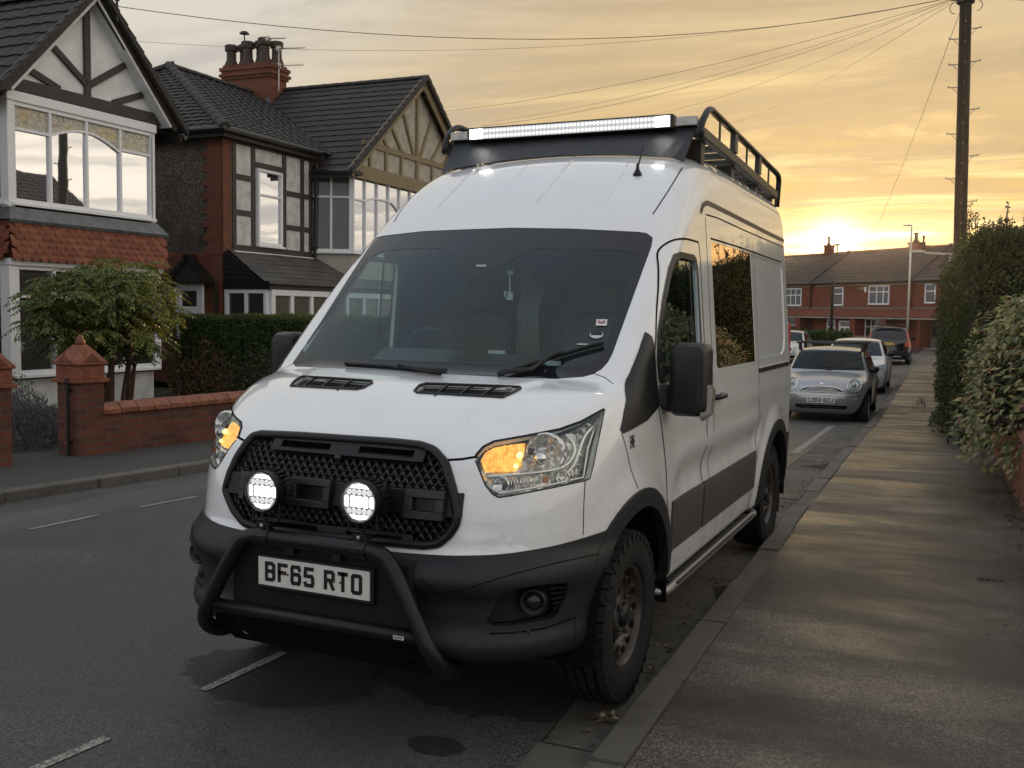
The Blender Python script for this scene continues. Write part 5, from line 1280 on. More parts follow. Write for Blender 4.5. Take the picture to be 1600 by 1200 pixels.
# ------------------------------------------------------------------ house on the left with the half-timbered gable
def left_house():
    H, M = house_frame('gabled_house', -12.2, 9.8, 'house at left with black and white gable, white bay window and red hung tiles')
    mk = lambda: MB(M); pt = lambda a, b, z: tuple(M @ Vector((a, b, z)))
    mk().bx(-20, -12.2, 2.0, 11.9, .0, 5.15).build('wall', 'pebbledash', H)
    # bay: render plinth, hung tiles, box core
    mk().bx(-12.2, -11.25, 8.25, 11.31, .0, .50).build('render_plinth', 'white_render', H)
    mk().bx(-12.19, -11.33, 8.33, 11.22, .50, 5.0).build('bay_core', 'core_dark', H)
    O1 = pt(-11.25, 8.27, 3.30); wn = window(H, O1, EA, EB, 3.03, 1.56, (.245, .495, .745), (.735,), 'pane_bright', .062, toplights='pane_leaded', arch=(None, (.735, .845), (.845, .70), None), sill=True)
    window(H, pt(-12.2, 8.25, 3.30), EB, -EA, .93, 1.56, (), (.735,), 'pane_mid', .06, toplights='pane_leaded')
    co = mk(); co.bx(-11.38, -11.19, 8.18, 8.30, 3.22, 4.93); co.bx(-11.36, -11.20, 11.24, 11.36, 3.22, 4.93); co.build('corner_post', 'frame_white', H, bevel=.01)
    mk().bx(-12.2, -11.17, 8.16, 11.38, 4.86, 5.02).build('head_board', 'frame_white', H, bevel=.012)
    # lead apron, flared
    q = mk()
    for (z0, a0, b0, z1, a1, b1, nm) in ((3.22, -11.17, 0, 3.02, -11.02, .14, 'l'),):
        q.add([(a0, 8.18-b0, z0), (a0, 11.36+b0, z0), (a1, 11.36+b1, z1), (a1, 8.18-b1, z1), (-12.2, 8.18, z0), (-12.2, 8.18-b1, z1), (-12.2, 11.36, z0), (-12.2, 11.36+b1, z1)], [(0, 3, 2, 1), (4, 5, 3, 0), (1, 2, 7, 6)]); q.add([(a1, 8.18-b1, z1), (a1, 11.36+b1, z1), (a1-.03, 11.36+b1, z1-.05), (a1-.03, 8.18-b1, z1-.05)], [(0, 1, 2, 3), (3, 2, 1, 0)])
    q.build('lead_apron', 'lead', H)
    # scalloped hung tiles on front and side
    t = mk(); rows = 6
    def tile(c, ex, en, w, h):
        vs = [c-ex*w/2+Vector((0, 0, h)), c-ex*w/2]; vs += [c+ex*w*.5*math.sin(g)*1.0-Vector((0, 0, w*.42*math.cos(g)))*.9 for g in [math.pi*(-.5+k/6) for k in range(1, 6)]]; vs += [c+ex*w/2, c+ex*w/2+Vector((0, 0, h))]
        P = [v+en*(.042 if i in range(1, len(vs)-1) else -.004) for i, v in enumerate(vs)]; t.add([tuple(p) for p in P], [tuple(range(len(P)))])
        t.add([tuple(P[k]) for k in range(1, 8)]+[tuple(P[k]-en*.030) for k in range(1, 8)], [(k, k+7, k+8, k+1) for k in range(6)])
    for r_ in range(rows):
        z = 2.44+r_*.104; fl = .14*(1-r_/rows)*.55
        n = 19; w = 3.24/n
        for k in range(n+1):
            b = 8.16+w*(k+(.5 if r_ % 2 else 0))
            if b < 11.46: tile(Vector((-11.12+fl+random.uniform(-.003, .003), b, z)), EA, EB, w*.96, .13)
        for k in range(7):
            a = -12.1+w*(k+(.5 if r_ % 2 else 0))
            if a < -11.1: tile(Vector((a, 8.14-fl, z)), EB, -EA, w*.96, .13); tile(Vector((a, 11.42+fl, z)), -EB, EA, w*.96, .13)
    t.build('hung_tiles', 'scallop_tile', H)
    mk().bx(-12.2, -11.14, 8.2, 11.38, 2.40, 3.03).build('tile_backing', 'scallop_tile', H)
    # ground floor bay window
    window(H, pt(-11.22, 8.25, .58), EA, EB, 3.08, 1.74, (.245, .495, .745), (.72,), 'pane_dark', .07, sill=True, proud=.06)
    window(H, pt(-12.2, 8.23, .58), EB, -EA, .95, 1.74, (), (.72,), 'pane_dark', .07)
    co = mk(); co.bx(-11.36, -11.14, 8.12, 8.27, .56, 2.33); co.bx(-11.34, -11.15, 11.28, 11.42, .56, 2.33); co.build('corner_post', 'frame_white', H, bevel=.01)
    mk().bx(-12.2, -11.10, 8.10, 11.45, 2.31, 2.42).build('head_board', 'frame_white', H, bevel=.012)
    # gable
    L, A_, R_, e = 8.10, 9.84, 11.60, 5.03; zt = 6.88
    mk().prism([(-11.24, L+.05, e), (-11.24, R_-.05, e), (-11.24, A_, zt-.06)], (-.9, 0, 0)).build('gable_panel', 'panel_white', H)
    g = mk(); g.beam((-11.21, 8.2, 5.13), (-11.21, 11.52, 5.13), .06, .20)
    def tb(b0, z0, b1, z1, w): g.beam((-11.212, b0, z0), (-11.212, b1, z1), w, .05, (1, 0, 0))
    tb(9.80, 5.2, 9.80, 6.72, .13)
    tb(9.80, 5.60, 8.98, 6.05, .11) if False else None
    zl = lambda b: e+(b-L)*(zt-e)/(A_-L)-.08; zr_ = lambda b: e+(R_-b)*(zt-e)/(R_-A_)-.08
    tb(9.22, 5.22, 8.55, zl(8.55), .11); tb(9.78, 5.42, 9.02, zl(9.02), .11); tb(9.84, 5.42, 10.66, zr_(10.66), .11); tb(10.36, 5.22, 11.07, zr_(11.07), .11)
    g.build('gable_timber', 'timber_brown', H, bevel=.006)
    bb = mk(); bb.beam((-11.03, 7.96, 5.00), (-11.03, A_, zt+.02), .20, .05, (1, 0, 0)); bb.beam((-11.03, 11.75, 5.00), (-11.03, A_, zt+.02), .20, .05, (1, 0, 0)); bb.build('bargeboard', 'timber_brown', H)
    so = mk(); so.prism([(-11.26, 11.58, 5.02), (-11.0, 11.58, 5.02), (-11.0, A_, zt-.02), (-11.26, A_, zt-.02)], (0, -.03, -.03)); so.prism([(-11.26, 8.1, 5.0), (-11.0, 8.1, 5.0), (-11.0, A_, zt-.02), (-11.26, A_, zt-.02)], (0, .03, -.03)); so.build('soffit', 'panel_white', H)
    rf = mk(); tiled(rf, (-17, 7.86, 4.93), (-10.95, 7.86, 4.93), (-10.95, A_, zt+.08), (-17, A_, zt+.08), .30, .30); tiled(rf, (-10.95, 11.86, 4.93), (-17, 11.86, 4.93), (-17, A_, zt+.08), (-10.95, A_, zt+.08), .30, .30)
    ro = rf.build('roof', 'roof_tile', H, 50)
    mk().prism([(-17, 7.9, 4.92), (-17, 11.84, 4.92), (-17, A_, zt+.03)], (5.74, 0, 0)).build('roof_deck', 'soffit_black', ro)
    vg = mk(); verge(vg, (-10.96, 7.84, 5.0), (-10.96, A_, zt+.16), (1, 0, 0), .09, .10, 11); verge(vg, (-10.96, 11.88, 5.0), (-10.96, A_, zt+.16), (1, 0, 0), .09, .10, 11); vg.build('verge_tiles', 'ridge_tile', ro)
    rd = mk(); ridge(rd, (-10.9, A_, zt+.13), (-17, A_, zt+.13), .12); rd.build('ridge_tiles', 'ridge_tile', ro)
    mr = mk(); tiled(mr, (-12.0, 2.0, 5.05), (-12.0, 8.0, 5.05), (-15.6, 8.0, 7.6), (-15.6, 2.0, 7.6), .30, .30); mr.build('main_roof', 'roof_tile', H, 50)
    gt = mk(); gt.tube([(-10.98, 7.80, 4.88), (-17, 7.80, 4.88)], .055, 8); gt.tube([(-10.98, 11.92, 4.88), (-12.2, 11.92, 4.88)], .055, 8); gt.build('gutter', 'gutter_black', H)
    fc = mk(); fc.bx(-17, -11.0, 7.86, 7.90, 4.78, 4.95); fc.bx(-12.2, -11.0, 11.80, 11.84, 4.78, 4.95); fc.build('fascia', 'soffit_black', H)
    ins = mk(); ins.beam((-10.93, A_+.06, zt+.05), (-10.93, A_+.34, zt-.28), .05, .05); ins.tube([(-10.9, A_+.33, zt-.35), (-10.9, A_+.33, zt+.05)], .022, 6); ins.tube([(-10.9, A_+.33, zt+.0), (-10.9, A_+.33, zt+.10)], .045, 8); ins.build('wire_bracket', 'gutter_black', H)
left_house()
# ------------------------------------------------------------------ pair of houses behind: pebbledash side, half-timbered front, gabled bay, chimney
def pair_house():
    H, M = house_frame('semi_detached_house', -12.2, 18, 'dark roofed half-timbered house pair with pebbledash side wall and big brick chimney')
    mk = lambda: MB(M); pt = lambda a, b, z: tuple(M @ Vector((a, b, z)))
    mk().bx(-20, -12.22, 14.52, 25, .0, 5.5).build('wall', 'cream_render', H)
    mk().bx(-20, -12.55, 14.46, 14.54, 2.88, 5.5).build('pebbledash_wall', 'pebbledash', H)
    bw = mk(); bw.bx(-20, -12.2, 14.44, 14.53, .0, 2.84); bw.build('brick_wall', 'red_brick', H)
    st = mk(); st.bx(-20, -12.55, 14.435, 14.45, 2.82, 2.90); st.build('string_course', 'terracotta', H)
    q = mk(); k = 0; z = 2.84
    while z < 5.45:
        w = .40 if k % 2 else .52; q.bx(-12.2-w, -12.19, 14.43, 14.54, z, z+.15); q.bx(-12.21, -12.16, 14.43, 14.70, z, z+.15); z += .15; k += 1
    q.build('brick_quoin', 'red_brick', H)
    # half timber front
    a = -12.16; mk().bx(-12.3, a, 14.70, 17.74, 2.95, 5.40).build('front_panel', 'panel_grey', H)
    t = mk(); f = a+.035
    for b in (14.77, 15.44, 16.60, 17.32, 17.68): t.bx(a, f, b-.065, b+.065, 2.98, 5.40)
    for z in (3.02, 5.36): t.bx(a, f+.004, 14.70, 17.74, z-.07, z+.07)
    for b0, b1, zs in ((14.77, 15.44, (3.80, 4.58)), (16.60, 17.68, (3.62, 4.42)), (15.44, 16.60, (4.93,))):
        for z in zs: t.bx(a, f-.004, b0, b1, z-.06, z+.06)
    t.build('front_timber', 'timber_brown', H, bevel=.005)
    window(H, pt(a+.02, 15.56, 3.13), EA, EB, .92, 1.72, (), (.66,), 'pane_bright', .065, sill=True)
    st = mk(); st.bx(a-.02, a+.09, 14.7, 17.74, 2.86, 2.95); st.build('white_band', 'frame_white', H)
    # roof
    za, zr, ar, bh = 5.52, 7.86, -16.3, 17.45
    rf = mk(); tiled(rf, (-11.92, 14.2, za), (-11.92, 26, za), (ar, 26, zr), (ar, bh, zr), .30, .30); tiled(rf, (-20.6, 14.2, za), (-11.92, 14.2, za), (ar, bh, zr), (ar-.01, bh, zr), .30, .30)
    ro = rf.build('roof', 'roof_tile', H, 50)
    mk().add([(-11.95, 14.24, za-.02), (-11.95, 26, za-.02), (ar, 26, zr-.04), (ar, bh, zr-.04), (-20.6, 14.24, za-.02), (-20.6, 26, za-.02)], [(0, 1, 2, 3), (4, 0, 3), (5, 4, 3, 2), (1, 5, 2)]).build('roof_deck', 'soffit_black', ro)
    rd = mk(); ridge(rd, (-11.9, 14.18, za+.04), (ar, bh, zr+.06), .13); ridge(rd, (-20.6, 14.18, za+.04), (ar, bh, zr+.06), .13); ridge(rd, (ar, bh, zr+.05), (ar, 26, zr+.05), .12); rd.build('ridge_tiles', 'ridge_tile', ro)
    so = mk(); so.bx(-20.5, -11.98, 14.25, 14.55, 5.36, 5.44); so.bx(-12.25, -11.98, 14.25, 18.0, 5.36, 5.44); so.bx(-12.0, -11.97, 14.23, 18.0, 5.34, 5.52); so.bx(-20.5, -11.98, 14.23, 14.26, 5.34, 5.52); so.build('soffit', 'soffit_black', H)
    gt = mk(); gt.tube([(-20.5, 14.17, 5.49), (-11.90, 14.17, 5.49), (-11.90, 17.75, 5.49)], .06, 8); gt.build('gutter', 'gutter_black', H)
    dp = mk(); dp.tube([(-11.9, 17.72, 5.45), (-12.02, 17.74, 5.25), (-12.08, 17.74, 2.4)], .045, 8)
    for z in (3.2, 4.4): dp.bx(-12.14, -12.02, 17.67, 17.81, z-.03, z+.03)
    dp.build('downpipe', 'gutter_black', H)
    # gabled bay
    bp = [(-12.22, 17.78), (-11.32, 18.24), (-11.32, 22.9), (-12.22, 23.4)]
    ex1 = Vector((bp[1][0]-bp[0][0], bp[1][1]-bp[0][1], 0)); w1 = ex1.length; en1 = Vector((ex1.y, -ex1.x, 0)).normalized()
    mk().prism([(a_, b_, .0) for a_, b_ in bp], (0, 0, 3.08)).build('bay_wall', 'cream_render', H)
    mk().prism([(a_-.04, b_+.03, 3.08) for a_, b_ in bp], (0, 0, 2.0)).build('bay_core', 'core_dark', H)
    window(H, pt(*bp[0], 3.12), ex1, en1, w1, 1.92, (.5,), (.70,), 'curtained_pane', .065, sill=True)
    window(H, pt(*bp[1], 3.12), EA, EB, 4.66, 1.92, (.125, .25, .375, .5, .625, .75, .875), (.68,), 'pane_bright', .06, sill=True, arch=(None, (.68, .74), (.74, .74), (.74, .60), None, None, None, None))
    gl, ga, grr, gz0, gzt = 17.85, 21.42, 25.0, 5.10, 7.92
    mk().prism([(-11.26, gl+.1, gz0), (-11.26, grr-.1, gz0), (-11.26, ga, gzt-.08)], (-.9, 0, 0)).build('gable_panel', 'gable_render', H)
    g = mk(); x = -11.235
    def tb(b0, z0, b1, z1, w, d=.05): g.beam((x, b0, z0), (x, b1, z1), w, d, (1, 0, 0))
    g.beam((x, gl+.1, 5.12), (x, grr-.1, 5.12), .07, .34); tb(18.6, 5.86, 24.2, 5.86, .15)
    sl = (gzt-gz0)/(ga-gl)
    for b in (ga,): tb(b, 5.1, b, 7.75, .13, .06)
    for b0, b1 in ((21.25, 20.55), (20.6, 19.9), (19.85, 19.45)):
        tb(b0, 5.9, b1, gz0+(b1-gl)*sl-.1, .10); tb(2*ga-b0, 5.9, 2*ga-b1, gz0+(b1-gl)*sl-.1, .10)
    for b in (18.95, 19.75, 20.55, 22.3, 23.1, 23.9): tb(b, 5.25, b, 5.82, .10)
    g.build('gable_timber', 'timber_tan', H)
    bb = mk(); bb.beam((-11.05, gl-.1, 5.0), (-11.05, ga, gzt-.02), .26, .05, (1, 0, 0)); bb.beam((-11.05, grr+.1, 5.0), (-11.05, ga, gzt-.02), .26, .05, (1, 0, 0)); bb.build('bargeboard', 'timber_tan', H)
    gr = mk(); tiled(gr, (-16.2, gl-.22, 5.02), (-10.98, gl-.22, 5.02), (-10.98, ga, gzt+.10), (-16.2, ga, gzt+.10), .30, .30); tiled(gr, (-10.98, grr+.22, 5.02), (-16.2, grr+.22, 5.02), (-16.2, ga, gzt+.10), (-10.98, ga, gzt+.10), .30, .30)
    go = gr.build('gable_roof', 'roof_tile', H, 50)
    mk().prism([(-16.2, gl-.15, 5.0), (-16.2, grr+.15, 5.0), (-16.2, ga, gzt+.03)], (4.92, 0, 0)).build('roof_deck', 'soffit_black', go)
    vg = mk(); verge(vg, (-10.99, gl-.25, 5.05), (-10.99, ga, gzt+.17), (1, 0, 0), .09, .11, 17); verge(vg, (-10.99, grr+.25, 5.05), (-10.99, ga, gzt+.17), (1, 0, 0), .09, .11, 17); vg.build('verge_tiles', 'ridge_tile', go)
    rd = mk(); ridge(rd, (-10.95, ga, gzt+.14), (-16.2, ga, gzt+.14), .11); rd.build('ridge_tiles', 'ridge_tile', go)
    so = mk(); so.bx(-12.2, -11.0, gl-.2, gl+.4, 4.98, 5.06); so.bx(-12.2, -10.98, gl-.24, gl-.2, 4.86, 5.06); so.build('gable_soffit', 'soffit_black', H); mk().tube([(-11.95, gl-.28, 5.03), (-10.95, gl-.28, 5.0)], .055, 8).build('gable_gutter', 'gutter_black', H)
    mk().box((-11.15, gl+.42, 5.1), (.08, .10, .10)).build('wall_lamp', 'gutter_black', H, bevel=.01)
    # valley lead
    # chimney
    ch = mk(); c0, c1, b0, b1 = -17.25, -15.62, 20.72, 21.5; ch.bx(c0, c1, b0, b1, 6.8, 8.28); c = ch.build('chimney', 'red_brick', H)
    cap = mk()
    for i, (z0, z1, o) in enumerate(((8.28, 8.36, .05), (8.36, 8.44, .10), (8.44, 8.52, .05), (8.52, 8.62, .09), (8.62, 8.70, .02))): cap.bx(c0-o, c1+o, b0-o, b1+o, z0, z1)
    cap.build('chimney_cap', 'red_brick', c)
    fl = mk()
    for k in range(7): fl.bx(c1+.001, c1+.02, b0+.11*k, b0+.11*k+.12, 7.25, 7.50+.04*(k if k < 4 else 7-k)); 
    for k in range(12): fl.bx(c0+.136*k, c0+.136*k+.14, b0-.02, b0-.001, 7.30, 7.42+.05*abs(6-k))
    fl.build('lead_flashing', 'lead', c)
    for i, (fa, fb, s_) in enumerate(((.06, .3, .95), (.24, .6, 1.0), (.42, .3, 1.02), (.60, .6, 1.08), (.78, .3, 1.10), (.93, .62, 1.0))):
        a_, b_ = c0+(c1-c0)*fa, b0+(b1-b0)*fb
        mk().lathe([(.20, 8.68), (.21, 8.74), (.145, 8.90), (.14, 9.16), (.19, 9.18), (.195, 9.34), (.165, 9.36), (.15, 9.2), (.0001, 9.1)], 14, Matrix.Translation((a_, b_, 8.68*(1-s_))) @ Matrix.Diagonal((1, 1, s_, 1))).build('chimney_pot', 'clay_pot', c, 50)
    cw = mk(); cw.lathe([(.15, 9.62), (.10, 9.68), (.0001, 9.69)], 12, Matrix.Translation((c0+.55, b0+.25, 0))); cw.tube([(c0+.55, b0+.25, 9.3), (c0+.55, b0+.25, 9.63)], .02, 5); cw.build('cowl', 'gutter_black', c)
    for k, (z, l) in enumerate(((9.10, .75), (8.62, .72), (9.25, .5))):
        ae = mk(); b_ = b0+.25+(0 if k < 2 else -.5); a_ = c1+.12; d = Vector((.75, .66, .12)).normalized(); p = Vector((a_, b_, z))
        if k == 0: ae.tube([(a_, b_, 7.9), (a_, b_, 9.14)], .02, 6)
        ae.tube([tuple(p-d*.12), tuple(p+d*l)], .013, 5)
        for j in range(8):
            q_ = p+d*(.05+l*.9*j/8); n_ = Vector((-d.y, d.x, 0)) if k != 1 else Vector((0, 0, 1)); ae.tube([tuple(q_-n_*.10), tuple(q_+n_*.10)], .006, 4)
        ae.box(tuple(p), (.10, .10, .12)); ae.build('television_aerial', 'alloy', c)
    # oriel with the black stepped canopy on the side wall
    o = mk(); o.prism([(-13.50, 14.20, 2.27), (-12.46, 14.20, 2.27), (-12.98, 14.20, 2.72)], (0, .26, 0)); ca = o.build('window_canopy', 'slate_paint', H)
    s2 = mk()
    for k in range(7):
        t_ = k/7
        for sd in (1, -1): s2.bx(-12.98+sd*(.54*(1-t_)), -12.98+sd*(.54*(1-t_)-.12), 14.17, 14.42, 2.27+.50*t_, 2.27+.50*t_+.10)
    s2.bx(-13.06, -12.90, 14.17, 14.42, 2.74, 2.86); s2.bx(-13.56, -12.40, 14.16, 14.44, 2.21, 2.27); s2.build('stepped_edge', 'timber_dark', ca)
    window(H, pt(-13.38, 14.32, 1.55), EB, -EA, .76, .66, (), (), 'pane_dark', .16, sill=False, proud=.04)
    mk().bx(-13.38, -12.62, 14.32, 14.44, 1.0, 1.55).build('oriel_base', 'frame_white', H)
    mk().tube([(-12.34, 14.40, 2.25), (-12.34, 14.40, .1)], .04, 6).build('side_pipe', 'gutter_black', H)
    # lean-to porch along the front
    P0, P1, B0, B1 = -12.16, -10.98, 14.5, 22.0
    sr = mk(); tiled(sr, (P1-.02, 14.30, 2.27), (P1-.02, B1, 2.27), (P0, B1, 2.98), (P0, 14.55, 2.98), .20, .32, .010, 0); sro = sr.build('porch_roof', 'slate', H)
    mk().add([(P1-.04, 14.34, 2.24), (P1-.04, B1, 2.24), (P0, B1, 2.93), (P0, 14.45, 2.93)], [(0, 1, 2, 3)]).build('roof_deck', 'soffit_black', sro)
    pg = mk(); pg.prism([(P0, 14.42, 2.25), (P1+.03, 14.42, 2.25), (P0, 14.42, 2.90)], (0, .06, 0)); pgo = pg.build('porch_gable', 'timber_dark', H)
    bd = mk()
    for k in range(5): z = 2.30+.12*k; bd.bx(P0, P1-.0-1.2*(z-2.25)/.68, 14.405, 14.42, z, z+.012)
    bd.build('board_lines', 'gutter_black', pgo)
    bm_ = mk(); bm_.bx(P0, P1+.02, 14.40, 14.50, 2.10, 2.25); bm_.bx(P1-.04, P1+.04, 14.40, B1, 2.10, 2.25); bm_.build('porch_beam', 'gutter_black', H); mk().tube([(P1+.08, 14.3, 2.22), (P1+.08, B1, 2.22)], .05, 8).build('porch_gutter', 'gutter_black', H)
    mk().bx(P0, P1-.05, 14.52, B1, .0, .9).build('porch_base', 'frame_white', H)
    window(H, pt(P0+.02, 14.47, .9), EB, -EA, P1-P0-.06, 1.20, (.5,), (.42,), 'pane_dark', .09, sill=False)
    window(H, pt(P1-.01, 14.50, .9), EA, EB, 7.5, 1.20, (.1, .2, .3, .4, .5, .6, .7, .8, .9), (), 'pane_brown', .13, sill=False)
pair_house()
# ------------------------------------------------------------------ garden wall, gate pillars
def pillar(b, a, nm):
    e = empty('gate_pillar', S(a, b, .08), PHI+R(-6), nm, 'pillar', 'brick gate pillars by the left pavement')
    w = .165; MB().bx(-w, w, -w, w, 0, .82).build('shaft', 'wall_brick', e)
    c = MB()
    c.bx(-w-.045, w+.045, -w-.045, w+.045, .795, .835); c.bx(-w-.01, w+.01, -w-.01, w+.01, .835, .985); c.bx(-w-.035, w+.035, -w-.035, w+.035, .985, 1.02)
    n = w+.03; q = [(-n, -n, 1.02), (n, -n, 1.02), (n, n, 1.02), (-n, n, 1.02)]; k = .055
    c.add(q+[(-k, -k, 1.20), (k, -k, 1.20), (k, k, 1.20), (-k, k, 1.20)], [(0, 1, 5, 4), (1, 2, 6, 5), (2, 3, 7, 6), (3, 0, 4, 7), (4, 5, 6, 7)])
    for d in ((0, -1), (1, 0), (0, 1), (-1, 0)):
        x, y = d; t = (-y, x); c.prism([(x*(n+.004)+t[0]*s_*.13, y*(n+.004)+t[1]*s_*.13, 1.02) for s_ in (-1, 1)]+[(x*(n+.004), y*(n+.004), 1.13)], (-x*.10, -y*.10, 0))
    cp = c.build('pillar_cap', 'terracotta', e, bevel=.006)
    MB().lathe([(.055, 1.195), (.05, 1.215), (.062, 1.225), (.045, 1.238), (.05, 1.252), (.035, 1.262), (.038, 1.275), (.016, 1.30), (.0001, 1.315)], 14).build('finial', 'terracotta', cp, True)
    return e
pillar(3.84, -6.45, 'brick gate pillar with terracotta cap cut off by the left edge of the photo'); pillar(4.92, -6.33, 'brick gate pillar with pointed terracotta cap joined to the low garden wall')
def gate():
    e = empty('gate_post', S(-6.30, 4.715, .1), PHI, 'thin black metal gate post fixed to the side of the right gate pillar', 'gate post')
    MB().tube([(0, 0, 0), (0, 0, .80)], .017, 6).build('stile', 'gutter_black', e); MB().box((0, 0, .80), (.05, .03, .05)).build('latch', 'gutter_black', e)
    for z in (.14, .70): MB().box((0, .025, z), (.05, .05, .03)).build('hinge', 'gutter_black', e)
gate()
def garden_wall():
    pts = [(-6.16, 5.05), (-5.86, 7.3), (-5.80, 9.0), (-5.95, 12.6), (-6.0, 38)]; e = empty('garden_wall', S(-6.05, 6.3, .08), 0, 'low red brick garden wall with sloping terracotta copings, running behind the van', 'wall'); o = Vector(S(-6.05, 6.3, .08))
    w = MB(); cpm = MB()
    for (a0, b0), (a1, b1) in zip(pts, pts[1:]):
        p, q = Vector(S(a0, b0, .06)), Vector(S(a1, b1, .06)); t = (q-p).normalized(); n = Vector((t.y, -t.x, 0)); H = .46
        w.prism([tuple(p-o), tuple(q-o), tuple(q-n*.215-o), tuple(p-n*.215-o)], (0, 0, H)); L = (q-p).length; k = max(1, round(L/.235))
        for i in range(k):
            s0 = p+t*(L*i/k+.004); s1 = p+t*(L*(i+1)/k-.004); z = H+random.uniform(-.003, .003); sec = lambda s_: [s_+n*.035+Vector((0, 0, z)), s_+n*.035+Vector((0, 0, z+.055)), s_-n*.04+Vector((0, 0, z+.115)), s_-n*.175+Vector((0, 0, z+.115)), s_-n*.25+Vector((0, 0, z+.055)), s_-n*.25+Vector((0, 0, z))]
            A_, B_ = sec(s0), sec(s1); cpm.add([tuple(x-o) for x in A_+B_], [(j, (j+1) % 6, (j+1) % 6+6, j+6) for j in range(6)]+[(5, 4, 3, 2, 1, 0), (6, 7, 8, 9, 10, 11)])
    w.build('brickwork', 'wall_brick', e); cpm.build('coping', 'coping_tile', e, bevel=.008, seg=2)
garden_wall()
def right_wall():
    e = empty('low_wall', S(2.98, 7.5, .1), PHI, 'low reddish wall at the right edge, under the laurel', 'wall'); M = Matrix.Translation((-2.98, -7.5, -.1))
    MB(M).bx(2.89, 3.10, .5, 11.3, .0, .64).build('brickwork', 'right_wall_brick', e, bevel=.01); c = MB(M)
    for k in range(24): c.bx(2.875, 3.115, .5+.45*k, .5+.45*k+.44, .64, .69)
    c.build('coping', 'right_wall_brick', e, bevel=.01)
right_wall()
